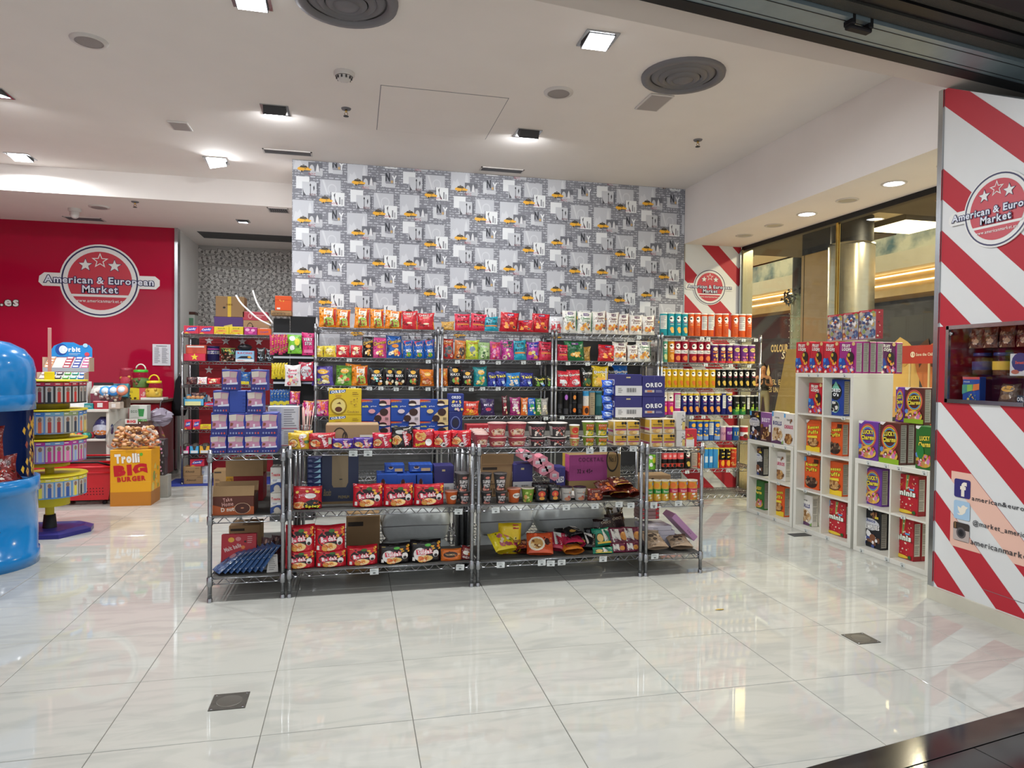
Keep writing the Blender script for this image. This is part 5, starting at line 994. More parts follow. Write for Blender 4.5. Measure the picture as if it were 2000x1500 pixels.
smallpack('pk_om','orange noodle pack with bowl','#c8502a',[('e',.38,.4,.32,.34,'#e9dcc4'),('e',.38,.4,.24,.26,'#c89a5a'),('n',4,6,['#7a4a2a','#e9d0a0'],.2,.25,.56,.55,.1),('e',.78,.5,.1,.16,'#3a1a14')]); smallpack('pk_pw','pink and white noodle pack','#b8344a',[('p',[(.4,.9),(.75,.9),(.9,.2),(.6,.15)],'#d8d4cc'),('t','NOODLE',.66,.5,.6,.14,'#2a2424',{'rot':-1.2}),('n',4,5,['#c89a4a','#e0b868'],.1,.1,.5,.5,.12)]); smallpack('pk_bw','black and white noodle pack','#1c1a1b',[('p',[(.4,.9),(.8,.85),(.95,.2),(.6,.15)],'#cfcac2'),('t','NOODLE',.7,.5,.6,.14,'#1c1a1b',{'rot':-1.2}),('e',.3,.3,.2,.16,'#c89a4a')]); smallpack('pk_pi','flat pink noodle pack','#c22a54',[('r',0,.1,1,.35,'#d8456a')]); smallpack('pk_of','flat orange noodle pack','#d8822a',[('r',0,.2,1,.6,'#e0963a')]); smallpack('pk_gn','green and white noodle pack','#1f8a6a',[('p',[(.45,.88),(.85,.85),(.9,.2),(.5,.15)],'#dcd8ce'),('t','NOODLE',.68,.5,.6,.14,'#2a2a26',{'rot':-1.35}),('e',.28,.42,.2,.26,'#3a2a1f'),('e',.28,.42,.17,.22,'#e0bc70'),('r',.1,.1,.9,.2,'#e9c23a')]); smallpack('pk_mg','maroon and white noodle pack','#6a1f3a',[('p',[(.1,.88),(.5,.85),(.55,.2),(.15,.15)],'#d8d2c8'),('t','NOODLE',.33,.5,.6,.14,'#2a2224',{'rot':-1.35}),('e',.74,.45,.2,.24,'#c8863a')]); smallpack('pk_bn','dark brown snack pack with gold edge','#2a1a1a',[('p',[(.1,.2),(.9,.8),(.95,.7),(.2,.12)],'#a8843a'),('t','CHOCO',.5,.8,.5,.1,'#d8c8b0')]); smallpack('pk_rb','red-brown bag of crunchy snacks','#6a2418',[('n',4,16,['#c85a2c','#e0803a','#a8341f','#7a2418'],.05,.05,.95,.6,.12),('t','HOT',.5,.82,.5,.14,'#b8a090')]); smallpack('pk_rl','brown snack pack with yellow edge','#5a2018',[('n',4,9,['#d89a5a','#e0b078','#a84a2c'],.1,.2,.9,.6,.13),('r',0,.0,1,.18,'#e0b03a'),('t','MIX',.5,.8,.6,.14,'#c8c0b4')])
# cups
def spicycup(key, desc, c, ops, **kw): cup(key, desc, c, ops, **kw)
cup('cp_pk','pink and brown noodle bowl','#c85a64',[('e',.5,.42,.3,.22,'#e9ccb0'),('n',4,9,['#3a2a26','#d8a07a','#e9d8c0'],.25,.25,.75,.6,.13),('r',0,.86,1,.9,'#a83a4a')],z=(.15,.115,.15),taper=.78,n='noodle_bowl',k='noodle bowl',lid='#c8a8a0'); cup('cp_dk','dark grey noodle bowl with pink print','#4a4648',[('t','NOODLE',.5,.66,.6,.2,'#d8707e'),('n',4,8,['#d8b8b0','#c85a4a','#e9dcd0'],.25,.1,.75,.5,.13),('r',.05,.1,.2,.8,'#b8b4ae')],z=(.15,.115,.15),taper=.78,n='noodle_bowl',k='noodle bowl',lid='#d8d0c8')
cup('cp_sm','small yellow cup with red smile','#d8b86a',[('e',.5,.62,.24,.26,'#d23a2c'),('p',[(.36,.6),(.5,.48),(.64,.6),(.5,.54)],'#f0d8a0'),('r',0,.0,1,.26,'#d85a4a')],z=(.08,.1,.08)); cup('cp_yl','small yellow cup with red noodles','#d8c070',[('n',4,8,['#d85a3a','#e9d8a0','#c84a4a'],.2,.1,.8,.8,.16)],z=(.08,.1,.08)); cup('cp_ko','green noodle cup with red block letters','#8aa83a',[('r',.28,.42,.72,.86,'#c84a2a'),('t','KOKA',.5,.76,.4,.12,'#f0e0c0'),('t','TOM',.5,.56,.34,.14,'#f0c03a'),('e',.5,.2,.24,.16,'#e0c03a'),('n',4,7,['#c8d08a','#5a7a2a','#e9e0b0'],.08,.05,.95,.45,.12)],z=(.1,.115,.1))
cup('cp_ss','dark grey SUPER SPICY noodle cup','#4c4a4b',[('t','SUPER',.52,.56,.5,.2,'#e9e2e0',{'off':.04}),('t','SPICY',.52,.32,.42,.2,'#e9e2e0',{'off':.04}),('n',4,8,['#c87a70','#d89a88'],.3,.05,.75,.25,.1),('e',.55,.8,.12,.08,'#c87a70')],z=(.1,.13,.1),lid='#5a5656',taper=.7); cup('cp_or','orange noodle cup','#dc6a3a',[('e',.62,.55,.22,.2,'#e9e0d4'),('t','Bang',.62,.55,.3,.16,'#3a4a5a',{'off':.03}),('r',.1,.1,.2,.8,'#d8a07a')],z=(.1,.12,.1),lid='#b8806a'); cup('cp_gr','lime green noodle cup','#8ab04a',[('n',4,10,['#e0c8a0','#c8d87a','#d8a060'],.15,.05,.7,.75,.13)],z=(.1,.12,.1),lid='#b8b09a'); cup('cp_wb','white soup cup with black lid','#d8d2cc',[('t','noodle',.5,.62,.5,.14,'#3a3234'),('e',.5,.18,.2,.14,'#c88a6a'),('n',4,5,['#d8a890','#b85a4a'],.55,.2,.9,.7,.1)],z=(.1,.12,.1),lid='#1c1b1d')
D['po_bk'] = dict(s='pack', n='noodle_pouch', d='black noodle pouch with red badge', c='#1a191b', k='noodle pouch', z=(.1,.15,.06), o=[('t','OTTOGI',.5,.78,.6,.1,'#d8d4cc'),('e',.5,.5,.3,.18,'#c8402a'),('e',.5,.24,.22,.1,'#d89a3a'),('e',.5,.48,.12,.1,'#e0803a')])
# boxes
box('milkbox','biscuit_box','blue biscuit box with pink picture','#33419a',[('p',[(.06,.3),(.94,.34),(.9,.62),(.97,.9),(.5,.93),(.03,.9),(.1,.62)],'#c48aa6'),('p',[(.06,.62),(.48,.66),(.48,.93),(.03,.9)],'#cfc4b8'),('r',.52,.62,.9,.88,'#b9a6a0'),('r',.5,.36,.62,.5,'#e2d6dc'),('p',[(.1,.4),(.26,.42),(.3,.54),(.14,.56)],'#8a4a3a'),('p',[(.3,.34),(.98,.40),(.98,.3),(.3,.28)],'#d6d8e8'),('r',0,0,1,.28,'#2a3078'),*[('e',.14+.17*i,.1,.05,.045,('#8a90b8','#8a90b8','#8a90b8','#b85a6a','#c8483a')[i]) for i in range(5)]],z=(.115,.14,.13)); box('milkback','biscuit_box','plain blue biscuit box','#2c459a',[*[('r',.8,.1+.16*i,.99,.12+.16*i,'#1f2f6a') for i in range(5)]],z=(.115,.14,.13))
box('oreo_big','carton','navy biscuit carton with white base label','#33306e',[('r',0,.0,1,.46,'#d6d4d2'),('r',.4,.82,.56,.88,'#c9b88a'),('w',.1,.12,.3,.38,3,'#8a8886'),('b',.42,.16,.78,.36,'#3a3838')],z=(.2,.16,.16),so=[('t','OREO',.5,.62,.8,.3,'#e9e9f0',{'oc':'#1a1a5a'}),('r',.2,.08,.8,.4,'#c4c8dc')]); box('oreo_sm','carton','navy biscuit carton with white lettering','#312f70',[('t','OREO',.5,.56,.74,.22,'#eceaf0',{'oc':'#14143a','od':.06,'off':.05,'rot':.04}),('r',.1,.2,.52,.32,'#b8b4b0'),('r',.2,.22,.42,.3,'#c87a4a'),('w',.58,.2,.9,.32,2,'#a8a6c8'),('r',.5,.8,.52,.99,'#5a588a')],z=(.17,.16,.16))
box('oreo_ye','biscuit_box','large yellow biscuit box with blue lettering','#d8b824',[('p',[(.02,.8),(.5,.86),(.52,.97),(.04,.92)],'#2a5a9a'),('t','OREO',.28,.885,.42,.11,'#f0f0f0',{'off':.04,'rot':.1}),('w',.2,.68,.5,.78,2,'#c8963a'),('o',.3,.34,.25,.32,.02,'#8a6a1f'),('e',.3,.34,.21,.27,'#e0cc7a'),('e',.3,.22,.11,.1,'#5a2a1a'),('p',[(.24,.44),(.34,.5),(.38,.42)],'#6a4a1f'),('t','Cookies',.74,.13,.36,.08,'#8a6a3a'),('n',6,8,['#8a6a1f','#b8902a'],.55,.3,.95,.7,.03),('w',.72,.76,.96,.88,2,'#8a6a1f')],z=(.235,.195,.1))
def una(key, desc, c2): box(key,'biscuit_box',desc,'#1f479a',[('p',[(0,.86),(.42,.98),(0,1)],'#c8402a'),('t','SANDWICH',.2,.9,.34,.06,'#e9b04a'),('t','milk',.14,.68,.22,.1,'#e0d83a',{'off':.04}),('t','plus',.42,.68,.2,.08,'#d8e0f0'),('p',[(.42,.0),(1,.0),(1,.66),(.75,.56),(.52,.3)],c2),('p',[(.62,1),(1,1),(1,.75),(.7,.74)],c2),('e',.74,.82,.14,.13,'#3a221c'),('e',.74,.76,.13,.05,'#e9dccc'),('e',.78,.42,.15,.17,'#3a221c'),('e',.57,.14,.13,.15,'#3a221c'),('e',.36,.46,.12,.1,c2),('b',.82,.06,.94,.18,'#2a2a2a')],z=(.21,.155,.08))
una('una_pk','blue and pink sandwich biscuit box','#d89a9e'); una('una_wh','blue and pale sandwich biscuit box','#d4c4c8'); una('una_ye','blue and cream sandwich biscuit box','#d8bc82')
box('oreo_nv','biscuit_box','small navy biscuit box with picture row','#22327c',[('t','OREO',.5,.8,.6,.16,'#e9ecf4',{'off':.04}),('n',4,5,['#d8b0b8','#c8c8a8','#e0c860'],.1,.5,.9,.6,.1),('t','OREO',.5,.34,.6,.16,'#e9ecf4',{'off':.04}),('n',5,5,['#d8b0b8','#c8c8a8','#e0c860'],.1,.06,.9,.16,.1)],z=(.11,.13,.08)); box('oreo_nl','biscuit_box','navy biscuit box with round emblem','#1f2c6c',[('o',.5,.55,.34,.26,.04,'#7a86b8'),('e',.5,.55,.24,.18,'#2a2a3a'),('n',4,6,['#8a6a5a','#e0c060'],.2,.05,.8,.3,.08)],z=(.1,.15,.08))
box('kraft_long','carton','long flat kraft carton with black print','#a08462',[('o',.26,.5,.12,.36,.02,'#3a302a'),('o',.36,.4,.05,.26,.02,'#3a302a'),('r',.64,.1,.92,.5,'#d8d4cc'),('w',.66,.2,.9,.42,3,'#8a8a86')],z=(.36,.09,.14),m='matte',to=[('o',.5,.5,.06,.1,.01,'#7a6448')]); box('maruchan','noodle_box','cream noodle box with purple stripe','#d8cbb0',[('r',.05,.45,.95,.95,'#d8a82e'),('t','noodles',.55,.62,.74,.14,'#3a2c1a',{'sh':.25,'off':.02}),('e',.66,.83,.1,.1,'#1c1a18'),('e',.87,.83,.1,.1,'#1c1a18'),('r',.05,.34,.95,.44,'#a83a6a'),('e',.45,.18,.34,.15,'#c89a5a'),('e',.6,.2,.2,.1,'#e0bc7a')],z=(.095,.105,.1),so=[('r',.1,.4,.9,.9,'#c8a03a'),('r',.1,.2,.9,.34,'#a83a6a')])
box('comic','tall_box','white box with black comic print','#d4d0ca',[('n',3,24,['#5a5654','#8a8682','#e9e6e0'],.55,.05,.97,.95,.1),('r',.62,.05,.92,.45,'#d8c070')],z=(.075,.14,.06)); box('redwhite','tall_box','red and white tall box','#c8303a',[('r',.0,.0,.75,.45,'#e4e0da'),('p',[(.05,.5),(.7,.56),(.6,.4),(.05,.42)],'#e0b03a'),('n',4,5,['#8a4a2a','#e0a04a'],.15,.6,.6,.9,.1)],z=(.075,.14,.06))
box('donut','carton','open brown and orange doughnut carton','#5a2a1c',[('p',[(0,0),(1,0),(1,.42),(.62,.5),(.3,.38),(0,.55)],'#b0562a'),('t','Take',.36,.82,.22,.2,'#d8a49a',{'rot':.15}),('t','Home',.36,.58,.28,.22,'#d8a49a',{'rot':.1}),('t','D nut',.36,.3,.32,.22,'#e9dccc',{'rot':.08,'off':.03}),('e',.72,.34,.2,.3,'#d8b090'),('e',.72,.34,.185,.28,'#4a2014'),('e',.72,.36,.04,.04,'#b87a5a')],z=(.26,.13,.2)); box('wagon','carton','dark red shelf tray with white lettering','#8a1c26',[('r',0,0,.2,1,'#d8a02a'),('t','£1.29',.1,.82,.16,.22,'#8a4a1f'),('t','£1.29',.1,.5,.16,.22,'#8a4a1f'),('t','£1.29',.1,.18,.16,.22,'#8a4a1f'),('t','WAGON',.45,.66,.44,.26,'#e4dad4',{'off':.04}),('t','WHEELS',.47,.3,.46,.26,'#e4dad4',{'off':.04})],z=(.28,.11,.2)); box('toaster','toaster_pastry_box','white and blue toaster pastry box','#c8c4bc',[('p',[(0,.0),(1,.2),(1,.48),(0,.3)],'#26407e'),('t','Toaste',.5,.72,.8,.14,'#c22a38',{'off':.03}),('r',.1,.42,.98,.55,'#dfe0e2'),('w',.2,.44,.9,.54,2,'#4a4a6a'),('e',.62,.16,.3,.16,'#b8b0a4')],z=(.1,.21,.16),so=[('r',0,0,1,.6,'#26407e')])
box('navygold','carton','large navy carton with gold print and tan window','#1d2540',[('p',[(.28,.4),(.32,.34),(.66,.34),(.72,.44),(.72,1),(.28,1)],'#7a6a50'),('t','Biscuits',.16,.24,.2,.14,'#8a7a50',{'sh':.2}),('t','PREMIUM',.6,.14,.3,.06,'#8a7a50'),('r',0,0,1,.05,'#6a5434'),('r',.48,.5,.56,.52,'#2a2a2a')],z=(.34,.3,.2)); box('bluebars','bar_box','navy bar box lying flat','#1c2a5a',[('p',[(.45,.1),(.95,.15),(.9,.9),(.75,.5)],'#8ab8cc'),('w',.1,.3,.42,.7,2,'#8a9ac0')],z=(.11,.034,.16)); box('bluebox','biscuit_box','flat blue biscuit box','#2450a8',[('e',.3,.6,.12,.2,'#e4d8cc'),('e',.3,.66,.1,.16,'#4a2a20'),('r',.5,.1,.9,.5,'#c8a878'),('w',.1,.1,.4,.3,2,'#8ab0e0')],z=(.18,.07,.14))
box('cocktail','carton','kraft carton with purple print','#8a7048',[('r',0,.36,.74,1,'#8e3a70'),('t','32 x 45g',.3,.58,.3,.14,'#3a1a2c',{'off':.03}),('t','COCKTAIL',.42,.88,.5,.1,'#4a2038'),('o',.84,.86,.12,.3,.02,'#2a2420'),('t','No.1',.84,.88,.14,.14,'#2a2420'),('b',.66,.06,.97,.22,'#2a2420'),('r',0,0,.0001,.001,'#000')],z=(.34,.24,.22),m='matte',so=[('r',0,.0,.4,1,'#c8a83a'),('r',.4,.36,1,1,'#c0508e')]); box('flatpk','flat_box','flat pale lilac box','#c0bcc8',[('t','KIRA',.4,.5,.16,.3,'#6a6a78',{'gap':.3})],z=(.26,.04,.2)); box('leanpk','flat_box','lilac box leaning against the rack post','#b88ab4',[('t','KIRA',.7,.5,.16,.3,'#6a4a70',{'gap':.3})],z=(.26,.045,.2))
box('kraftbox','carton','plain kraft carton','#9c7d58',[('r',.05,.82,.5,.9,'#3a3028'),('b',.1,.08,.9,.26,'#5a4634'),('w',.1,.36,.5,.5,2,'#6a5440')],z=(.2,.22,.2),m='matte')
# ================================================================== ISLAND: racks and goods
YI = 4.51
Z1 = [.165,.545,.935]; Z0 = [.145,.525,.915]
rack('chrome wire low rack at left end of island, piled with blue boxes', -.875, -.42, YI, YI+1.2, Z0, .945, (0,1,2))
rack('chrome wire low rack with red noodle five-packs, second of the island', -.405, .79, YI, YI+.45, Z1, .965, (0,1))
rack('chrome wire low rack with noodle bowls on top, third of the island', .808, 2.005, YI, YI+.45, [z-.005 for z in Z1], .96, (0,1))
rack('chrome wire low rack at right end of island with biscuit tins', 2.022, 2.475, YI, YI+1.2, Z0, .945, (0,))
rack('chrome wire low rack at the rear of the island on the left', -.40, .79, YI+.72, YI+1.17, Z1, .965, (2,))
rack('chrome wire low rack at the rear of the island on the right', .81, 2.0, YI+.72, YI+1.17, Z1, .965, (2,))
E_ = .0065
TOP = Z1[2]+.004; TOP0 = Z0[2]+E_
w_ = 'on island top'
row(TOP,w_,'bul_ye,562,603,846 bul_rg,603,650,847 bul_pu,648,690,857 bul_pu,690,729,855 bul_pr,728,766,846 bul_bk,765,807,834 bul_sp,807,849,840 bul_rd,848,883,842 bul_rd,882,921,841',Y=YI+.03)
row(TOP,w_+', rear row','bul_ye,573,610,842 bul_rg,612,655,846 bul_bk,768,802,835',Y=YI+.14)
C3 = Z1[2]-.001
for i in range(4): put('cp_pk',929-3*i,957-3*i,849-3*i,YI+.03+.15*i if i<3 else YI+.42,C3,'in row at left of the bowls')
for nme,x0,x1 in (('cp_pk',956,994),('cp_pk',995,1033),('cp_dk',1035,1071),('cp_dk',1073,1112)): put(nme,x0,x1,855,YI+.03,C3,'in lower row on island')
bt = onY(1000,854.5,YI+.04).z
for nme,x0,x1 in (('cp_pk',956,994),('cp_pk',994,1033),('cp_dk',1035,1072),('cp_dk',1076,1113)): put(nme,x0,x1,827,YI+.03,bt,'in upper row on island')
put('cp_yl',1115,1135,856,YI+.03,C3,'on island top'); put('cp_sm',1115,1135,831,YI+.03,onY(1125,855.5,YI+.03).z,'on island top')
for x0,x1 in ((1141,1166),(1166,1192)): put('cp_ko',x0,x1,853,YI+.03,C3,'in lower row on island'); put('cp_ko',x0,x1,824,YI+.03,onY(1166,852,YI+.03).z,'in upper row on island')
def stackbox(name, x0, x1, ys, Y, z, where, deep=None):
    """boxes standing one on the other: rows of the upper edges, lowest first"""
    o = None
    for i,yt in enumerate(ys):
        o = put(name,x0,x1,yt,Y,z,where+((', lower','') if len(ys)==2 else ('',''))[i if i<2 else 1] if len(ys)==2 else where,deep=deep); z = z+D[name]['z'][1]*o.scale[2]+.001
    return z
zm = 0
for x0,x1 in ((1200,1224),(1225,1249)): zm = stackbox('maruchan',x0,x1,(850,822),YI+.03,C3,'in pair left of the rack post',deep=.2)
zm2 = 0
for x0,x1 in ((1271,1294),(1295,1318)): zm2 = stackbox('maruchan',x0,x1,(847,818),YI+.03,TOP0-.003,'in pair right of the rack post',deep=.2)
stackbox('comic',1321,1339,(841,804),YI+.04,TOP0-.003,'at right end of island'); put('redwhite',1340,1361,838,YI+.03,TOP0-.003,'at right end of island')
# navy cartons on the noodle boxes, hanging pouches beside
zc = max(zm,zm2)+.004
za = stackbox('oreo_big',1202,1254,(773,731),YI+.12,zc,'stacked above the noodle boxes',deep=.16)
stackbox('oreo_sm',1255,1299,(775,734),YI+.12,zc,'stacked above the noodle boxes',deep=.16)
D['po_bl'] = dict(s='bag',n='pouch',d='blue pouch in a hanging strip',c='#2a5ac8',k='pouch',z=(.06,.07,.03),o=[('e',.5,.55,.4,.3,'#c8d8f0'),('t','OREO',.5,.5,.6,.25,'#1a3a9a')])
mb = MB(); mb.box(-.004,-.002,0,.004,.002,.52); st = mb.build('pouch_strip','fit_white',None,(onY(1187,780,YI+.16).x,YI+.2,TOP+.02)); reg(st,'thin hanging strip holding small blue pouches beside the navy cartons','strip')
for i in range(8): put('po_bl',1177+(i%2)*3,1199,742+15*i,YI+.15,onY(1188,757+15*i,YI+.15).z,'beside the navy cartons')
# rear rack of the island: big boxes
YR = YI+.74; TR = Z1[2]+E_
stackbox('oreo_ye',642,706,(811,759),YR,TR,'behind the kraft carton',deep=.1)
for k,(x0,x1) in (('una_pk',(706,762)),('una_wh',(763,820)),('una_ye',(820,875))): stackbox(k,x0,x1,(823,780),YR,TR,'at the rear of the island',deep=.08)
z = TR+.001; o = put('oreo_nl',876,903,804,YR,z,'at the rear of the island'); put('oreo_nv',876,906,769,YR,z+.001+D['oreo_nl']['z'][1]*o.scale[2],'at the rear of the island')
put('kraft_long',636,740,829,YI+.22,TOP,'behind the noodle packs',deep=.2)
box('cheezred','cracker_box','red cracker box with white lettering','#b02a34',[('t','CHEEZ-IT',.36,.5,.5,.4,'#efe6e2',{'off':.04}),('t','ORI',.8,.5,.26,.4,'#efe6e2',{'off':.04})],z=(.2,.07,.1)); put('cheezred',911,961,829,YI+.75,TR,'behind the bowls')
D['po_wb'] = dict(s='pack',n='biscuit_pack',d='white and blue biscuit pack lying on the bowls',c='#c8d0e4',k='biscuit pack',z=(.16,.05,.07),o=[('r',.1,.3,.6,.6,'#4a6ab8'),('w',.6,.3,.9,.7,2,'#5a6aa0')]); put('po_wb',997,1045,819,YI+.77,TR+.13,'',rz=0) if False else None
# ---- left end rack
wl = 'on the left end rack'
zz = TOP0
for r,(xs,yt) in enumerate((((410,444,477,509),850),((412,446,478,510),806))):
    for i,x in enumerate(xs): o = put('milkbox',x,x+32.5,yt,YI+.03,zz,('bottom row ','second row ')[r]+wl,deep=.12)
    zz += D['milkbox']['z'][1]*o.scale[2]+.001
for nme,x in (('milkbox',416),('milkback',448),('milkbox',482)): o = put(nme,x,x+32,763,YI+.03,zz,'third row '+wl,deep=.12)
zz += D['milkbox']['z'][1]*o.scale[2]+.001
for x in (433,490): put('milkbox',x,x+32,722,YI+.03,zz,'top row '+wl,deep=.12)
# second column of blue boxes behind
stackbox('milkback',517,546,(850,809),YI+.2,TOP0,'behind others '+wl,deep=.12)
box('nutri','carton','white carton with grey printed panels','#c4c6cc',[('r',.05,.05,.42,.95,'#b4b8c4'),('w',.08,.1,.4,.9,8,'#8a90a0'),('r',.5,.05,.95,.95,'#d0d0d0'),('w',.52,.1,.93,.9,8,'#8e8e92'),('r',.05,.0,.95,.04,'#c06a7a')],z=(.26,.2,.12)); stackbox('nutri',523,583,(838,794),YI+.42,TOP0,wl,deep=.12)
t = empty('straw_holder',(onY(596,870,YI+.5).x,YI+.5,TOP0),0,'wire cup of red and white striped straws beside the white cartons','straw holder')
mb = MB(); 
for k in range(12): a=k*math.pi/6; mb.tube([(.035*math.cos(a),.035*math.sin(a),0),(.045*math.cos(a),.045*math.sin(a),.13)],.0015,4)
for z in (.0,.06,.13): mb.lathe([(.036+.07*z,z),(.038+.07*z,z+.003)],14)
mb.build('wire_cup','chrome',t); R = random.Random(2)
for k in range(14):
    mb = MB(); a=R.uniform(0,6.28); r=R.uniform(.005,.03); mb.tube([(r*math.cos(a),r*math.sin(a),.005),(r*1.8*math.cos(a)+R.uniform(-.02,.02),r*1.8*math.sin(a),.26+R.uniform(-.03,.03))],.003,5,lin(R.choice(['#d89a90','#c86a64','#e2cfc4']))); mb.build('straw','plastic',t)
M0 = Z0[1]+E_; B0 = Z0[0]+E_; M1 = Z1[1]+E_; B1 = Z1[0]+E_
def flaps(o, w, d, h, m, ang=(.7,.9)):
    for s in (-1,1):
        mb = MB(); mb.box(-w/2,0,-.001,w/2,.07,.001); f = mb.build('flap',m,o,(0,s*d/2,h)); f.rotation_euler = (ang[0] if s>0 else math.pi-ang[1],0,0)
o = put('donut',415,496,969,YI+.05,M0,wl,deep=.2); flaps(o,.26,.2,.13,'kraft',(1.2,1.9))
o = put('wagon',441,514,930,YI+.5,M0,wl,deep=.2); flaps(o,.28,.2,.11,'kraft',(1.3,1.5))
z = stackbox('toaster',528,549,(963,913),YI+.04,M0,wl,deep=.16)
box('malte','display_card','red display card box of chocolate pouches','#a82430',[('t','Malt balls',.32,.62,.5,.12,'#d8bcb8',{'rot':.35,'off':.03}),('e',.28,.84,.09,.07,'#d8a03a'),('e',.62,.62,.06,.05,'#d87a3a'),('e',.68,.78,.035,.03,'#3a1014'),('e',.48,.86,.08,.06,'#c87a7c'),('w',.74,.72,.96,.94,4,'#c88a8a')],z=(.22,.27,.05)); put('malte',431,500,1045,YI+.16,B0,wl+' bottom shelf',rx=-.12)
o = put('kraftbox',447,508,1026,YI+.5,B0,wl+' bottom shelf',deep=.2)
bag('po_bf','chocolate_pouch','blue foil pouch in a fanned pile','#4a6a9a',[('p',[(.1,.5),(.9,.6),(.9,.9),(.1,.85)],'#b4bcd0'),('e',.5,.7,.25,.12,'#d0a8b4'),('n',4,4,['#2a4a86','#6a8ab8'],.1,.05,.9,.45,.14)],z=(.14,.2,.03),k='pouch')
for i in range(8):
    o = put('po_bf',417+8*i,457+8*i,1082+2*i,YI+.02,B0,wl,deep=.03); o.location = (-.845+.036*i,YI+.10,B0+.012); o.rotation_euler = (-.95+.04*i,0,-math.pi/2+.5); o.scale = (.95,.55,.98)
bag('po_dk','chocolate_pouch','dark red foil pouch','#4a1a1e',[('n',4,10,['#8a3a34','#a87a6a','#2a1a24'],.1,.1,.9,.9,.14)],z=(.17,.2,.05),k='pouch'); put('po_dk',507,530,1050,YI+.2,B0,wl); put('po_dk',527,549,1046,YI+.25,B0,wl)
t = empty('paper_slip',(onY(532,1100,YI+.07).x,YI+.07,B0),.1,'folded white paper slip at the foot of the left end rack','paper')
mb = MB(); mb.raw([(-.035,.0,0),(.035,.0,0),(.03,.035,.105),(-.02,.035,.105),(-.06,.07,0),(.02,.07,0)],[(0,1,2,3),(3,2,5,4)]); mb.build('sheet',mat('paper','#d2cec8',rough=.7),t); mb = MB(); art(mb,lambda u,v,o_:(-.028+.055*u,.035*v-.001-o_,.105*v),[('w',.1,.1,.95,.95,8,'#8a8884')],flat=True); mb.build('print','print',t)
# ---- second rack
r2 = 'on second island rack'
put('spicy3',571,628,952,YI+.03,M1,r2); put('navygold',628,700,890,YI+.2,M1,r2,deep=.2)
z = M1
for i in range(9): o = put('bluebars',600,628,950-6.5*i,YI+.2,z,'in stack behind the 3x pack',deep=.16); o.scale[2] = 1; z += .0345
for x0,x1 in ((689,748),(749,808),(809,868)): put('bul_big',x0,x1,947,YI+.03,M1,r2+' middle shelf')
put('cp_or',870,896,961,YI+.04,M1,r2); put('cp_ss',896,921,961,YI+.04,M1,r2+', lower'); ZS = onY(900,960.5,YI+.05).z; put('cp_ss',893,919,926,YI+.04,ZS,r2+', upper')
put('cp_ss',889,912,924,YI+.16,ZS,r2+', behind upper'); put('cp_ss',890,914,959,YI+.16,M1,r2+', behind lower')
zhi = 0
for i,(x0,x1,y) in enumerate(((736,776,925),(775,815,926),(812,845,925))): o = put('bluebox',x0,x1,y,YI+.24,M1+.0,'low behind the red five-packs',deep=.15); zhi = max(zhi, M1+.07*o.scale[2]+.002)
for i,(x0,x1,y) in enumerate(((752,790,908),(800,845,907))): put('bluebox',x0,x1,y,YI+.28,zhi,'high behind the red five-packs',deep=.13)
put('bluebox',770,828,922,YI+.22,M1+.13,'in front on the blue boxes',deep=.05) if False else None
put('oreo_big',848,886,909,YI+.26,M1,'behind the orange cup',deep=.14)
for i,(x0,x1) in enumerate(((556,614),(616,676),(678,738))):
    o = put('bul_big',x0,x1,(1076,1075,1068)[i],YI+.03,B1,'lower on bottom shelf of '+r2[3:])
    if i < 2: put('bul_big',(556,614)[i],(614,674)[i],1028,YI+.03,B1+o.scale[2]*.17-.012,'upper on bottom shelf of '+r2[3:])
put('bul_bbk',740,802,1064,YI+.03,B1,r2); put('bul_bbk',801,862,1057,YI+.03,B1,r2); put('pk_or',862,902,1073,YI+.04,B1,r2); o = put('pk_dr',898,921,1068,YI+.05,B1,r2); o.rotation_euler[1] = .2
mat('sack_white','#c2c6c4',rough=.5,noise=.06,nscale=9,bump=.9,bscale=9)
def sack(x, y, z, w, d, h, label, seed):
    t = empty('woven_sack',(x,y,z),0,label,'sack','white sacks behind the island racks')
    mb = MB(); n=20; m=10; R=random.Random(seed); ph=[R.uniform(0,6) for _ in range(4)]; vs=[]
    for j in range(m+1):
        v=j/m; zz=h*v; k=(math.sin(math.pi*(.12+.76*v)))**.22
        for i in range(n):
            a=2*math.pi*i/n; c,s_=math.cos(a),math.sin(a); e=.32
            xx=w/2*math.copysign(abs(c)**e,c)*k; yy=d/2*math.copysign(abs(s_)**e,s_)*k
            wr=1+.03*math.sin(5*a+ph[0]+3*v)+.02*math.sin(9*a+ph[1]-7*v)
            vs.append((xx*wr,yy*wr,zz+.012*math.sin(3*a+ph[2])))
    fs=[(j*n+i,j*n+(i+1)%n,(j+1)*n+(i+1)%n,(j+1)*n+i) for j in range(m) for i in range(n)]+[tuple(range(n))[::-1],tuple(range(m*n,m*n+n))]
    mb.raw(vs,fs,(1,1,1),True); mb.build('body','sack_white',t)
    mb=MB(); art(mb,lambda u,v,o_:(-.12+.24*u,-d/2*1.02-.004-o_,h*.35+.1*v),[('t','SUGAR BLEND',.5,.75,.8,.16,'#6a6c6c'),('t','NET 25 KG',.5,.45,.6,.16,'#6a6c6c'),('t','FOOD',.5,.15,.4,.16,'#6a6c6c')],asp=2.4,flat=True) if False else None
    mb=MB(); mb.tube([(-w/2*.96,-d/2*.98,h*.5),(0,-d/2*1.035,h*.52),(w/2*.96,-d/2*.98,h*.5)],.003,4); mb.build('seam','fit_grey',t)
xs = lambda px: onY(px,1040,YI+.5).x
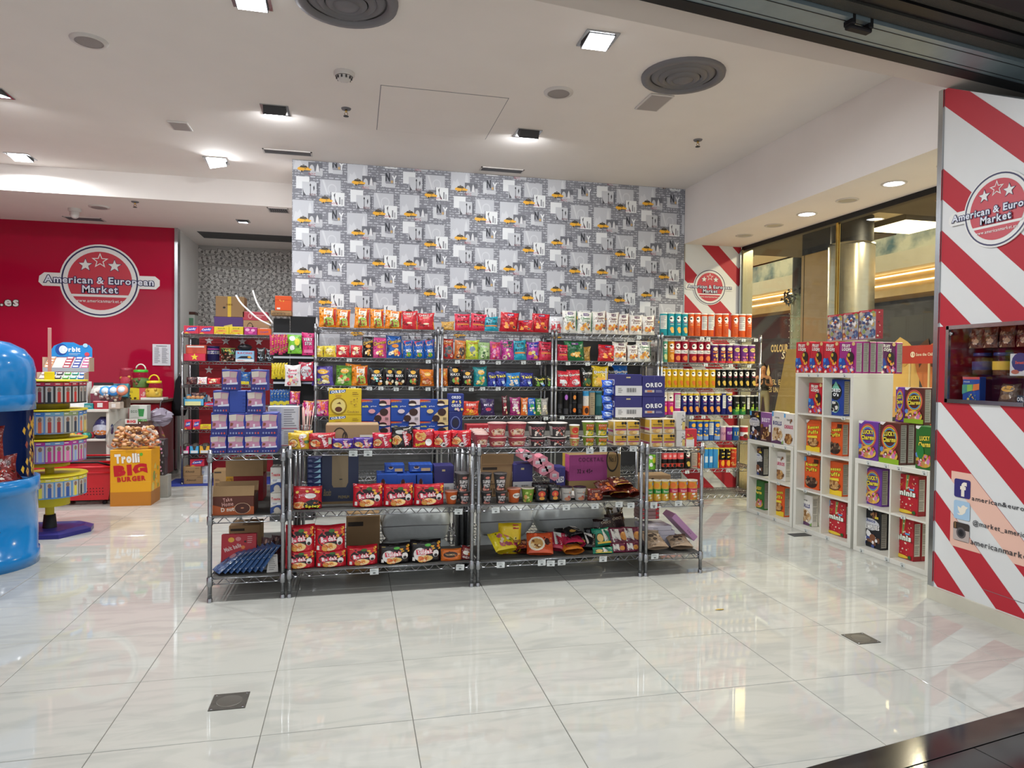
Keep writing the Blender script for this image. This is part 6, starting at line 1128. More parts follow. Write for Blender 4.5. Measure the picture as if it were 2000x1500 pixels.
sack((xs(742)+xs(884))/2,YI+.6,.006,xs(884)-xs(742),.22,.19,'lower white woven sack behind the red and black five-packs',1); sack((xs(745)+xs(880))/2,YI+.6,.205,xs(880)-xs(745),.22,.22,'upper white woven sack behind the red and black five-packs',2)
sack((xs(932)+xs(1040))/2,YI+.6,.006,xs(1040)-xs(932),.22,.2,'lower white woven sack behind the yellow noodle packs',3); sack((xs(935)+xs(1042))/2,YI+.6,.215,xs(1042)-xs(935),.22,.21,'upper white woven sack behind the yellow noodle packs',4)
sack((xs(1048)+xs(1180))/2,YI+.6,.006,xs(1180)-xs(1048),.22,.2,'lower white woven sack right of the yellow noodle packs',5); sack((xs(1050)+xs(1188))/2,YI+.6,.215,xs(1188)-xs(1050),.22,.21,'upper white woven sack right of the yellow noodle packs',6)
for i in range(6):
    mb = MB(); mb.tube([(0,0,0),(0,0,.95)],.0127,8); o = mb.build('spare_post','chrome',None,(onY(892+5.5*i,1040,YI+.5).x,YI+.46+.014*(i%2),.0)); PROD.append((o,'loose chrome rack post standing behind the cups')); o['category']='post'; o['group']='loose rack posts'
o = put('kraftbox',676,742,1008,YI+.5,.002,'behind the bottom shelf of the second rack',deep=.2)
# ---- third rack
r3 = 'on third island rack'; M2 = M1-.005; B2 = B1-.005
for x0,x1,yt,z,t_ in ((940,964,961,M2,', lower'),(969,993,961,M2,', lower'),(939,963,926,ZS,', upper'),(966,993,926,ZS,', upper')): put('cp_ss',x0,x1,yt,YI+.04,z,r3+t_)
put('cp_or',993,1020,956,YI+.04,M2,r3); put('cp_gr',1021,1047,955,YI+.04,M2,r3); put('po_bk',1047,1071,949,YI+.04,M2,r3); put('po_bk',1074,1096,948,YI+.04,M2,r3); put('cp_wb',1097,1122,953,YI+.04,M2,r3); put('cp_wb',1124,1149,953,YI+.04,M2,r3)
for i in range(3): put('po_bk',1040+14*i,1060+14*i,944,YI+.16,M2,'in rear row '+r3)
put('pk_rb',1149,1179,955,YI+.04,M2,r3); 
def flat(name, px, py, Y, z, rz, tilt=-1.35, sc=1., where=''):
    o = put_at(name,(onY(px,py,Y).x,Y,z),(sc,1,sc),(tilt,0,rz),where); return o
flat('pk_rb',1192,975,YI+.05,M2+.05,.2,-1.1,.9,'tilted '+r3); flat('pk_rl',1212,965,YI+.05,M2+.035,-.1,-1.4,1,'lower '+r3); flat('pk_rl',1218,955,YI+.05,M2+.095,.15,-1.4,1,'upper '+r3); flat('pk_rb',1240,972,YI+.06,M2+.035,.3,-1.35,.6,'small end '+r3)
kb = put('kraftbox',939,1002,906,YI+.3,M2,'open behind the dark cups',deep=.14); flaps(kb,.2,.2,.22,'kraft',(.9,1.2))
put('cocktail',1112,1211,888,YI+.26,M2+.0,'behind the white cups',deep=.17)
D['tray'] = dict(s='box',n='tray',d='white tray under the kraft carton',c='#c8c8c4',k='tray',z=(.2,.02,.14),o=[])
# six-sided pink tubs, ends to the viewer
for i,(px,py) in enumerate(((1035,892),(1050,904),(1062,919),(1026,890),(1061,899),(1073,913),(1083,929))):
    Y=YI+.2; P=onY(px,py,Y); mb=MB(); r=.039; q=[(r*math.cos(math.pi/6*(2*k+1)),r*math.sin(math.pi/6*(2*k+1))) for k in range(6)]
    vs=[(a,0,b) for a,b in q]+[(a,.16,b) for a,b in q]; mb.raw(vs,[tuple(range(6)),tuple(range(6,12))[::-1]]+[(k,6+k,6+(k+1)%6,(k+1)%6) for k in range(6)],lin('#dc8a9a')); art(mb,lambda u,v,o_:(-.02+.04*u,-o_,-.02+.04*v),[('r',.1,.25,.9,.85,'#d8d2d6'),('b',.3,.3,.85,.5,'#6a6468')],flat=True)
    o = mb.build('hexagonal_tub','card',None,P); o['category']='tub'; o['group']='pink six-sided tubs'; PROD.append((o,'pink six-sided tub lying end-on under the island top'))
put('oreo_big',1002,1040,906,YI+.27,M2,'in shade behind the green cup',deep=.14); put('oreo_sm',1084,1104,912,YI+.27,M2,'in shade behind the pink tubs',deep=.14)
mb = MB(); mb.raw([(-.1,-.1,0),(.12,-.08,0),(.1,.1,.03),(-.04,.1,.06)],[(0,1,2,3)]); o = mb.build('paper_sheet','paper',None,(onY(1105,940,YI+.2).x,YI+.2,M2+.01)); reg(o,'white paper sheet lying under the purple carton','paper')
put('pk_jin',975,1020,1024,YI+.14,B2,r3); flat('pk_yl',990,1085,YI+.07,B2+.05,.35,-.9,1.1,r3)
flat('pk_rb',1028,1090,YI+.1,B2+.035,.1,-1.4,1,'lower, beside the yellow packs'); o = flat('pk_om',1055,1070,YI+.05,B2+.02,-.2,-.75,1.15,r3); flat('pk_pw',1080,1075,YI+.12,B2+.03,-.5,-.9,1,r3)
flat('pk_bw',1102,1062,YI+.13,B2+.04,-.4,-.8,1.05,'left '+r3); flat('pk_bw',1143,1065,YI+.1,B2+.03,-.35,-.9,.9,'right '+r3); flat('pk_of',1122,1095,YI+.04,B2+.03,.05,-1.5,.95,r3); flat('pk_pi',1124,1085,YI+.05,B2+.075,-.05,-1.5,.95,r3)
flat('pk_bw',1128,1076,YI+.1,B2+.12,.3,-1.35,.8,'top of pile '+r3)
o = put('pk_gn',1160,1200,1070,YI+.03,B2,r3,rx=-.35); flat('pk_gn',1180,1062,YI+.17,B2+.02,.2,-.5,.95,'rear '+r3)
put('pk_mg',1196,1224,1062,YI+.04,B2,r3,rx=-.3); put('pk_mg',1224,1250,1060,YI+.04,B2,r3,rx=-.3); flat('pk_mg',1210,1058,YI+.17,B2+.02,.1,-.5,.95,'rear left '+r3); flat('pk_mg',1236,1056,YI+.17,B2+.02,-.1,-.5,.95,'rear right '+r3)
flat('pk_bn',1185,1050,YI+.27,B2+.03,.3,-.3,1.2,'on the left '+r3); flat('pk_bn',1205,1040,YI+.33,B2+.03,.5,-.2,1.35,'on the right '+r3); flat('pk_bw',1163,1056,YI+.22,B2+.02,.2,-.4,.9,'rear, lying '+r3)
bag('nutbag','snack_bag','snack bag with white top and olive picture','#5a4a26',[('r',0,.55,1,1,'#d4d0c8'),('n',4,9,['#a88a3a','#c8a84a','#6a5a2a'],.1,.1,.9,.6,.16)]); put('nutbag',1187,1222,990,YI+.4,B2+.06,r3)
# ---- right end rack
r4 = 'on right end rack'; M3 = Z0[1]+.004; B3 = Z0[0]+E_
for k,x0,x1 in (('c_corn',1263,1278),('c_corn',1279,1294),('c_corn',1294,1310),('c_cornp',1311,1327),('c_cornp',1328,1346),('c_cornp',1347,1366)): put(k,x0,x1,939,YI+.03,M3,r4)
for i in range(3): put('kraft_long',1262+14*i,1310+16*i,928+i*3,YI+.3,M3+.0,'low behind the biscuit tins',deep=.16) if i==0 else None
z = B3
for i,(x0,x1) in enumerate(((1262,1325),(1264,1326),(1262,1318),(1260,1312))):
    o = put('flatpk',x0,x1,1056-9.5*i,YI+.2,z,'in stack '+r4,deep=.2); z += .04*o.scale[2]+.001
o = put_at('leanpk',(onY(1330,1040,YI+.2).x,YI+.25,B3+.13),(1.0,.8,1),(0,.78,0),r4)
bag('brownbag','paper_bag','brown paper bag printed with a dark lettering','#7a6a58',[('t','Sweets',.5,.5,.7,.1,'#2e2a26',{'off':.02}),('w',.2,.3,.8,.42,2,'#4a443c'),('r',.2,.75,.8,.8,'#6a5c4c')],z=(.13,.22,.05),k='bag',m='matte'); put('brownbag',1264,1290,1036,YI+.12,B3,r4)
bag('flatbag','paper_bag','flat tan snack bag','#a89078',[('e',.4,.55,.14,.1,'#3a2c24'),('e',.65,.6,.1,.08,'#3a2c24'),('e',.5,.35,.1,.07,'#4a3a2e'),('w',.2,.1,.8,.2,2,'#c8b8a4')],z=(.17,.2,.05),k='bag',m='matte'); flat('flatbag',1286,1075,YI+.03,B3+.04,.05,-1.1,1,'left '+r4); flat('flatbag',1333,1075,YI+.05,B3+.03,-.15,-1.3,1,'right '+r4)
box('redst','flat_box','red and white flat pack','#9a7a7a',[('p',[(.8,0),(1,.5),(.8,1)],'#c02a34'),('r',.0,.3,.3,.7,'#b02a34')],z=(.16,.03,.12)); z = B3+.2
z = B3+.186
for i in range(6): o = put('redst',1252,1288,1010-7*i,YI+.3,z,'in stack '+r4,deep=.14); o.scale[2]=1; z += .031
# price tags clipped to the rack edges
tagm = MB(); tagm.box(-.024,-.0015,-.034,.024,.0,.0,lin('#d4d8d6')); art(tagm,lambda u,v,o_:(-.024+.048*u,-.0018-o_,-.034+.034*v),[('w',.1,.55,.9,.9,2,'#8a908e'),('r',.35,.15,.65,.4,'#6a706e')],flat=True); tagm = tagm.mesh('price_tag','print')
def tags(Y, z, pxs, where, y=750, s=1.):
    for px in pxs:
        P = onY(px,y,Y-.006); o = link('price_tag',tagm,None,(P.x,Y-.006,z-.002-random.uniform(0,.012)),(random.uniform(.0,.15),random.uniform(-.05,.05),0)); o.scale=(s,s,s)
        o['category']='price tag'; o['group']='white price tags'; PROD.append((o,'white price tag '+where))
tags(YI,Z1[2],(690,719,1152,1178,1237),'on island top edge',885,1.1); tags(YI,Z1[1],(896,968,1106,1162,1209,1232,1277,1325),'on island middle edge',1000,1.1); tags(YI,Z1[0],(731,899,978,1058,1076,1097,1178,1279),'on island bottom edge',1100,1.15); tags(YI,Z0[1],(1277.5,),'on right end rack',1000)
for r,(z,pxs) in enumerate(((LV[0],(1247,1333,1370,1382,1451,1475)),(LV[1],(682,836,893,942,973,1022,1051,1109,1147,1191,1378,1427,1463)),(LV[2],(645,690,722,744,774,803,836,868,891,921,943,973,1240)),(LV[3],(1067,1099,1168,1177,1352,1375,1428,1449)),(LV[5],(1345,1425)))): tags(YB,z,pxs,('on top edge','on second edge','on third edge','on fourth edge','on low edge')[r]+' of the back racks')
# ================================================================== WHITE CUBE SHELVES WITH CEREALS
KX = 4.05
def cube_shelf(label, y_far, y_near, rows, x=KX):
    """two columns of cubes, open towards the shop (-X)"""
    w = y_far-y_near; cell = .335; th = .038; t16 = .016; h = rows*cell+(rows-1)*t16+2*th
    t = empty('cube_shelf',(x,(y_far+y_near)/2,0),0,label,'shelf unit','white cube shelf units'); dp = .39
    def bd(name,y0,y1,z0,z1,x0=0,x1=dp): mb = MB(); mb.bbox(x0,y0,z0,x1,y1,z1,.0015); mb.build(name,'white_laminate',t)
    bd('side_panel',w/2-th,w/2,th,h-th); bd('side_panel',-w/2,-w/2+th,th,h-th); bd('top_board',-w/2,w/2,h-th,h); bd('base_board',-w/2,w/2,0,th); bd('divider',-t16/2,t16/2,th,h-th,.004)
    for r in range(1,rows):
        z = th+r*cell+(r-1)*t16
        for s in (-1,1): bd('shelf_board',min(s*t16/2,s*(w/2-th)),max(s*t16/2,s*(w/2-th)),z,z+t16,.004)
    return h, [th+r*(cell+t16) for r in range(rows)]
hT, cT = cube_shelf('tall white cube shelf holding eight cereal boxes',5.69,4.92,4); hL, cL = cube_shelf('low white cube shelf beyond the tall one',6.475,5.705,2); hR, cR = cube_shelf('low white cube shelf next to the striped pillar',4.885,4.115,2)
GREYS = [('r',.12,.05,.9,.95,'#a4a49e'),*[('w',.16,.08+.3*i,.86,.34+.3*i,5,'#74746e') for i in range(3)],('r',.12,.35,.9,.358,'#5a5a56'),('r',.12,.65,.9,.658,'#5a5a56')]
WHS = [('r',.12,.12,.9,.92,'#d0cec8'),*[('w',.16,.16+.26*i,.86,.38+.26*i,5,'#8e8c88') for i in range(3)]]
def cer(key, desc, c, ops, so=GREYS, z=(.19,.29,.065)): box(key,'cereal_box',desc,c,ops,z=z,k='cereal box',so=so)
LOOP = ['#d8483a','#e0a83a','#5a9a4a','#7a5aa8','#e9dcc8','#d87aa0','#4a86c0']
def fl(key, desc, c, c2): cer(key,desc,c,[('t','FRUIT',.42,.88,.5,.1,'#f2eee6',{'rot':-.1,'oc':c2,'off':.05}),('t','LOOPS',.46,.76,.56,.11,'#f2eee6',{'rot':-.12,'oc':c2,'off':.05}),('e',.88,.93,.1,.06,'#d8b87a'),('p',[(0,.4),(.3,.5),(.45,.3),(.2,.12),(0,.2)],'#2a4aa0'),('e',.1,.42,.09,.07,'#3a8ad8'),('e',.7,.5,.22,.19,'#2a2320'),('p',[(.5,.55),(.6,.44),(.72,.36),(.6,.34),(.48,.44)],'#e0902a'),('e',.62,.58,.08,.06,'#c8b03a'),('n',5,26,LOOP,.12,.03,.95,.22,.09),('n',8,5,LOOP,.6,.25,.95,.4,.08)])
fl('loops','red cereal box with coloured rings','#bf2534','#7a1a24'); fl('loopsp','magenta cereal box with pale rings','#9a2a7a','#5a1a4c'); fl('loopsd','dark purple cereal box in shade','#5a1f54','#3a1436')
cer('crowd','red-topped cereal box crowded with small figures','#9aa0a4',[('r',0,.92,1,1,'#b82a38'),('w',.1,.94,.9,.98,1,'#e0b0b0'),('n',3,60,['#4a5a86','#8a9a5a','#c8b8a4','#7a5a44','#d8d0cc','#5a7a9a','#9a4a3a','#c0a050','#5a4a60'],.03,.03,.97,.9,.11),('n',9,10,['#e9e6e2','#3a4a7a'],.3,.55,.8,.85,.12)],z=(.2,.3,.07),so=[('r',0,0,1,1,'#8e2430'),('n',4,9,['#c87a70','#e0c8b8','#3a2a28'],.2,.05,.8,.95,.12)])
cer('oreos','blue cereal box with dark rings','#1f3f96',[('e',.5,.66,.4,.24,'#16181f'),('p',[(.22,.72),(.5,.95),(.78,.72)],'#7ac0a8'),('t','OREO',.5,.7,.62,.1,'#f2f4f6',{'off':.05}),('t',"O's",.52,.58,.36,.1,'#f2f4f6',{'off':.05}),('e',.5,.24,.26,.17,'#8ac0b4'),('e',.5,.25,.235,.15,'#1c1c20'),('n',4,14,['#3a3a3e','#e0dcd4','#26262a'],.32,.14,.68,.36,.08),('e',.14,.94,.08,.05,'#d84a6a')],z=(.19,.32,.065))
CRN = ['#b88a52','#8a5a30','#d0aa74','#6a4224']
def rp(key, desc, yb): cer(key,desc,'#d8561f',[('t','Reeses',.5,.78,.8,.11,'#e8d83a',{'rot':.12,'oc':'#2a1a10','od':.06,'off':.04,'sh':.15}),('t','Puffs',.5,.62,.72,.12,'#e8d83a',{'rot':.12,'oc':'#2a1a10','od':.06,'off':.04,'sh':.15}),*([('r',0,.0,1,.16,'#e8c42a'),('p',[(.1,.48),(.8,.52),(.82,.44),(.12,.42)],'#e8d03a'),('e',.5,.26,.36,.13,'#7a4a26'),('e',.5,.3,.38,.12,'#c8a06a'),('n',4,22,CRN,.18,.22,.84,.4,.08),('p',[(0,1),(.28,1),(.1,.9),(0,.92)],'#e8e6e2')] if yb else [('e',.5,.2,.4,.17,'#2e1a14'),('n',4,24,['#4a3428','#7a5a44','#2e1f18','#9a7a5c'],.16,.16,.86,.36,.08),('r',0,.86,.16,.99,'#5aa0d8'),('r',.68,.84,.98,.96,'#4a2418'),('n',5,8,['#8a3414'],.2,.5,.9,.95,.04)])])
rp('rpy','orange cereal box with yellow base',True); rp('rpc','orange cereal box with dark bowl',False)
cer('rolls','white cereal box with swirl cereal','#dcd8d2',[('r',0,.84,.14,.99,'#5aa0d8'),('t','cinna',.45,.82,.4,.06,'#4a4446'),('t','ROLLS',.48,.64,.72,.13,'#3a3a7a',{'off':.04}),('e',.5,.3,.42,.22,'#c8b090'),('n',4,22,['#b08a5c','#8a6238','#e6dac8','#d0b48a'],.14,.14,.86,.46,.1),('p',[(0,0),(1,0),(1,.06),(.5,.12),(0,.05)],'#5a3a5a'),('p',[(.85,.02),(1,.02),(1,.14)],'#7ab04a')],so=WHS); cer('churros','white cereal box with pink lettering','#d8d4ce',[('r',0,.86,.16,.99,'#5aa0d8'),('t','toast',.5,.8,.4,.07,'#4a3a36'),('t','CHURROS',.5,.58,.86,.12,'#c8406a',{'off':.04}),('e',.5,.2,.38,.17,'#a87a48'),('n',4,20,CRN,.18,.1,.84,.34,.09),('n',7,3,['#7a4a2a'],.55,.7,.95,.92,.07)],so=WHS); cer('remp','black cereal box with white lettering','#1b1c22',[('r',0,.84,.16,.99,'#5aa0d8'),('e',.45,.62,.5,.16,'#c8c8cc'),('t','choco',.44,.72,.56,.09,'#2a3a7a',{'off':.04}),('t','REMPLIES',.5,.55,.9,.12,'#e6e4e2',{'oc':'#1b1c22','off':.05,'rot':.05}),('n',5,16,['#3a4a86','#d8d6d6','#6a4632','#8a5a3a','#e4e2e2'],.05,.03,.95,.38,.13),('e',.6,.28,.16,.09,'#7a4a30'),('r',.6,.8,.9,.86,'#e0c83a'),('n',6,6,['#7a4a30','#a87a50'],.3,.8,.9,.97,.08)]); cer('best','lilac and brown cereal box','#8a5a94',[('r',0,.0,1,.5,'#4a2a2c'),('t','BEST',.5,.74,.76,.14,'#e6d8ea',{'off':.05}),('n',4,26,CRN+['#5a3420'],.1,.12,.9,.55,.1),('w',.1,.03,.9,.09,1,'#c8a8a0'),('r',.8,.35,.98,.6,'#e0dcdc')])
CHM = ['#d84a5a','#e0b83a','#5aa04a','#5a86c8','#e9e0d0','#c87ab0']
def luck(key, desc, c, c2, arch): cer(key,desc,c,[('p',[(0,1),(.3,1),(.14,.92),(0,.94)],'#e6e4e2'),*( [('o',.5,.62,.42,.32,.05,'#c8504a'),('o',.5,.62,.37,.27,.04,'#e0b83a'),('o',.5,.62,.33,.23,.04,'#5a9ac8')] if arch else []),('t','LUCKY',.5,.72,.56,.11,'#ecd24a',{'oc':'#2a4a1f','od':.07,'off':.05,'rot':.06}),('t','Charms',.5,.58,.64,.12,'#ecd24a',{'oc':'#2a4a1f','od':.07,'off':.05,'rot':.06}),('e',.5,.2,.44,.16,'#e0b04a' if c2!='g' else '#c89a3a'),('n',4,24,CHM+CRN,.12,.12,.88,.34,.09),*([('r',0,0,1,.12,'#8ab02a')] if c2=='b' else []),*([('e',.3,.4,.2,.16,'#2a7a3a')] if c2=='g' else [])])
luck('luckp','purple cereal box with rainbow arch','#6a3a96','p',True); luck('luckb','brown cereal box with rainbow arch','#5a2a24','b',True); luck('luckg','green cereal box with yellow lettering','#2f6a2c','g',False)
cer('minis','red cereal box with white minis lettering','#b5202e',[('r',0,.82,.16,.99,'#5aa0d8'),('p',[(.46,1),(.62,1),(.52,.62),(.44,.62)],'#c89a3a'),('p',[(.5,1),(.58,1),(.5,.62),(.47,.62)],'#5a9a6a'),('n',4,40,['#e6b0a8','#e9dcc4','#d8744a','#8a1420'],.05,.12,.95,.95,.035),('t','LUCKY',.16,.72,.28,.06,'#e0c04a'),('t','minis',.5,.53,.8,.14,'#f0f0ea',{'oc':'#2a6a3a','od':.05,'off':.05}),('r',.62,.62,.84,.66,'#5aa8d8'),('e',.4,.06,.4,.045,'#e0c03a'),('e',.85,.07,.08,.05,'#2a5a2c')],so=[('r',.0,.0,1,1,'#9e1c2a'),*WHS])
tt = 'on top of tall shelf'
FXK = KX+.03
for k,x0,x1 in (('loops',1553.5,1580),('loops',1581,1606.5),('loops',1607.5,1637),('loopsp',1638,1670)): putX(k,x0,x1,668,FXK,hT+.001,tt)
yn = onX(1670,700,FXK).y
for i in range(1,4): put_at('loopsp',(FXK+.04+.07*i,yn+.1,hT+.001),(1,1,.92),(0,0,-math.pi/2),'side-on '+tt)
put_at('loopsd',(FXK+.345-.02,yn+.04,hT+.001),(.85,.9,.92),(0,0,0),tt) ; put_at('loopsp',(FXK+.46,yn+.12,hT+.001),(1,1,.92),(0,0,-math.pi/2),'at the end '+tt)
zl = hT+.002+.29*1.0
zl = max(o.scale[2]*D['loops']['z'][1] for o,_ in PROD if o.name.startswith('cereal_box'))+hT+.002
for x0,x1,yt in ((1614,1643,615),(1644,1674,611),(1675,1708,606)): putX('crowd',x0,x1,yt,FXK+.1,zl,'on the ring cereal boxes',deep=.07)
def cell(k, x0, x1, yt, z, where, deep=.065, n=1, inset=.09):
    o = putX(k,x0,x1,yt,KX+inset,z+.001,where,deep)
    for i in range(1,n+1): c = put_at(k,(o.location.x+(deep+.006)*i,o.location.y,o.location.z),tuple(o.scale),tuple(o.rotation_euler),'behind another '+where)
tl = 'in tall shelf'
cell('loops',1580,1607,748,cT[3],tl); cell('oreos',1618,1648,741,cT[3],tl); cell('rpy',1577,1604,821,cT[2],'in second row of tall shelf'); cell('rpc',1619,1647,825,cT[2],'in second row of tall shelf',n=1); cell('rpc',1574,1603,894,cT[1],'in third row of tall shelf'); cell('rpy',1617,1649,902,cT[1],'in third row of tall shelf',n=1); cell('rolls',1565,1591,967,cT[0],tl,n=1); cell('minis',1621,1657,981,cT[0],tl)
fl_ = 'in far low shelf'
cell('remp',1470,1493,873,cL[1],fl_,n=1); cell('churros',1513,1537,882,cL[1],fl_,n=1); cell('luckg',1474,1496,939,cL[0],fl_,n=1); cell('rpy',1511,1536,949,cL[0],fl_,n=1)
for k,x0,x1,yt in (('remp',1466,1486.5,803),('best',1487,1508,806),('rolls',1509,1532,804),('churros',1532.5,1552,808)): putX(k,x0,x1,yt,FXK,hL+.001,'on top of far low shelf')
nl = 'in low shelf by pillar'
cell('luckp',1692,1726,914,cR[1],nl,n=1); cell('minis',1755,1798,928,cR[1],'upper '+nl,n=1); cell('remp',1690,1726,998,cR[0],nl,n=1); cell('minis',1751,1791,1014,cR[0],'lower '+nl,n=2)
nt = 'on top of low shelf by pillar'
o1 = putX('luckp',1679,1717,823,FXK,hR+.001,nt); o2 = putX('luckb',1721,1760,825,FXK,hR+.001,nt); o3 = putX('luckg',1791,1827,833,FXK,hR+.001,nt)
for i in range(1,4): put_at('luckb',(o2.location.x+.07*i,o2.location.y,o2.location.z),tuple(o2.scale),tuple(o2.rotation_euler),'behind another on low shelf by pillar')
put_at('luckg',(o3.location.x+.07,o3.location.y,o3.location.z),tuple(o3.scale),tuple(o3.rotation_euler),'behind another on low shelf by pillar')
zu = hR+.003+.29*o2.scale[2]
a = putX('luckb',1768,1806,757,FXK+.09,zu,'upper, '+nt,deep=.065)
for i in range(1,3): put_at('luckb',(a.location.x+.07*i,a.location.y,a.location.z),tuple(a.scale),tuple(a.rotation_euler),'behind the upper one by pillar')
putX('luckp',1750,1767,756,FXK+.12,zu,'upper, half hidden by pillar',deep=.065)
# price tickets on the white shelves
tk = MB(); tk.box(-.0012,-.022,-.015,0,.022,.015,lin('#d8dcd8')); art(tk,lambda u,v,o_:(-.0014-o_,.022-.044*u,-.015+.03*v),[('w',.1,.5,.9,.9,2,'#8a908e'),('r',.3,.15,.7,.4,'#5a605e')],flat=True); tk = tk.mesh('price_ticket','print')
def tick(ys, z, where):
    for px in ys: y = onX(px,750,KX).y; o = link('price_ticket',tk,None,(KX-.0015,y,z),(0,0,0)); o['category']='price ticket'; o['group']='small white price tickets'; PROD.append((o,'small white price ticket '+where))
tick((1513,1537),hL-.019,'on far low shelf top edge'); tick((1486,1518),.019,'on far low shelf base'); tick((1524,),cL[1]-.008,'inside far low shelf'); tick((1580,1598,1650),hT-.019,'on tall shelf top edge'); tick((1649,),cT[3]-.008,'on top inner board of tall shelf'); tick((1583,),cT[2]-.008,'on middle inner board of tall shelf'); tick((1577,),cT[1]-.008,'on low inner board of tall shelf'); tick((1580,1622),.019,'on tall shelf base'); tick((1700,1735,1760,1810),hR-.019,'on top edge of low shelf by pillar'); tick((1706,1770),cR[1]-.008,'inside low shelf by pillar'); tick((1690,1740,1771),.019,'on base of low shelf by pillar')
# dark floor hatch beside the shelf and floor sockets
mb = MB(); mb.box(-.09,-.05,0,.09,.05,.004); o = mb.build('floor_plate','fit_dark',None,(3.93,5.42,.0)); reg(o,'thin dark plate on the floor at the foot of the tall shelf','floor plate')
for (x,y,s,l) in ((-.52,3.155,.075,'dark square floor socket in front of the left racks'),(2.73,3.218,.07,'dark square floor socket near the striped pillar')):
    t = empty('floor_socket',(x,y,0),0,l,'floor socket'); mb = MB(); mb.bbox(-s,-s,0,s,s,.003,.001); mb.build('plate',mat('socket_grey','#55524c',rough=.5,metal=.5,noise=.15,nscale=40),t); mb = MB(); mb.lathe([(s*.72,.003),(s*.70,.0045),(s*.66,.004),(0,.004)],28); mb.build('round_lid',mat('socket_lid','#64615a',rough=.45,metal=.5),t); 
    for k in range(4): mb = MB(); mb.lathe([(.006,.0031),(.006,.0045),(0,.0045)],8,(s-.012)*(1 if k%2 else -1),(s-.012)*(1 if k>1 else -1)); mb.build('screw','steel_trim',t)
mb = MB(); mb.raw([(-.03,0,.001),(0,.012,.001),(.035,.006,.001),(.03,-.008,.003),(0,-.012,.004)],[(0,4,3,2,1)]); o = mb.build('leaf',mat('leaf_yellow','#c8a84a',rough=.6,noise=.4,nscale=50),None,(onZ(1404,1191,0).x,onZ(1404,1191,0).y,.001)); reg(o,'small yellow scrap lying on the tiles before the right end rack','scrap')
# ================================================================== SHOWCASE IN THE STRIPED PILLAR
t = empty('showcase',(PX,3.36,1.285),0,'glazed niche with jars and sweets in the striped pillar','showcase'); y0,y1,z1 = -.275,.275,.483
mb = MB(); mb.box(.345,y0,0,.358,y1,z1); mb.build('back_panel',mat('niche_red','#8e1226',rough=.3),t)
mb = MB(); mb.box(0,y1-.008,0,.345,y1-.001,z1); mb.build('side_panel','niche_red',t); mb = MB(); mb.box(0,y0+.001,0,.345,y0+.008,z1); mb.build('side_panel','niche_red',t); mb = MB(); mb.box(0,y0,.0,.345,y1,.006); mb.build('floor_panel','fit_dark',t); mb = MB(); mb.box(0,y0,z1-.006,.345,y1,z1); mb.build('roof_panel','niche_red',t)
for nme,a,b,c,d in (('frame_rail',y0,y1,-.002,.022),('frame_rail',y0,y1,z1-.022,z1+.002),('frame_stile',y1-.02,y1+.002,0,z1),('frame_stile',y0-.002,y0+.02,0,z1)): mb = MB(); mb.box(-.014,a,c,.004,b,d); mb.build(nme,'steel_trim',t)
for z in (.165,.335): mb = MB(); mb.box(.03,y0+.01,z,.34,y1-.01,z+.005); mb.build('glass_shelf','clear_plastic',t)
mb = MB(); mb.box(-.006,y0+.02,.022,-.002,y1-.02,z1-.022); mb.build('pane','clear_plastic',t)
mb = MB(); mb.lathe([(0,0),(.011,0),(.011,.02),(0,.02)],12); l = mb.build('lock','steel_trim',t,(-.008,y1-.045,z1-.05),(0,-math.pi/2,0))
def nich(name, yy, z, label, fn, cat): e = empty(name,(PX+.13,yy,1.285+z),0,label,cat); fn(e); return e
def jar(e, r, h, fill, lid, band=None):
    mb = MB(); mb.lathe([(0,.002),(r*.95,.002),(r,.012),(r,h*.8),(r*.85,h*.88)],18); mb.build('glass','clear_plastic',e)
    mb = MB(); mb.lathe([(0,.004),(r*.94,.004),(r*.94,h*.62),(0,h*.66)],16,col=lin(fill)); mb.build('contents','matte',e)
    mb = MB(); mb.lathe([(r*.9,h*.86),(r*.92,h*.87),(r*.92,h),(0,h)],18,col=lin(lid)); mb.build('lid','plastic',e)
    if band: mb = MB(); mb.lathe([(r*1.01,h*.25),(r*1.01,h*.62)],18,col=lin(band)); mb.build('label_band','print',e)
nich('sweet_jar',3.50,.172,'jar with navy lid in the showcase',lambda e: jar(e,.055,.14,'#6a4a3a','#2a2f66','#3a3a6a'),'jar'); nich('sweet_jar',3.36,.172,'jar with yellow label in the showcase',lambda e: jar(e,.055,.14,'#7a4a2a','#2a2f66','#d8b03a'),'jar')
box('duds','sweets_box','white and navy sweets box','#d8d8dc',[('e',.55,.62,.45,.42,'#2f3a7a'),('t','Sweets',.55,.6,.5,.14,'#e0604a',{'off':.04}),('e',.3,.18,.2,.1,'#b86a5a')],z=(.11,.13,.05),k='box'); put_at('duds',(PX+.1,3.215,1.285+.172),rot=(0,0,-math.pi/2+.1),where='in the showcase')
box('pix','cereal_box','blue box with orange and green pictures','#1f4a9e',[('r',0,.9,1,1,'#c84a52'),('t','PIXAR',.26,.8,.36,.05,'#e6e6ea'),('p',[(0,.3),(.4,.42),(1,.5),(1,.72),(0,.68)],'#4a9a8a'),('p',[(.62,.44),(1,.5),(1,.74),(.66,.7)],'#e07a3a'),('p',[(.3,.4),(.62,.46),(.6,.7),(.3,.68)],'#8ac05a'),('n',4,9,['#d86a4a','#e0c060','#5aa08a'],.3,.1,.9,.3,.06)],z=(.12,.155,.05),k='cereal box'); put_at('pix',(PX+.07,3.50,1.285+.008),rot=(0,0,-math.pi/2),where='on the showcase floor')
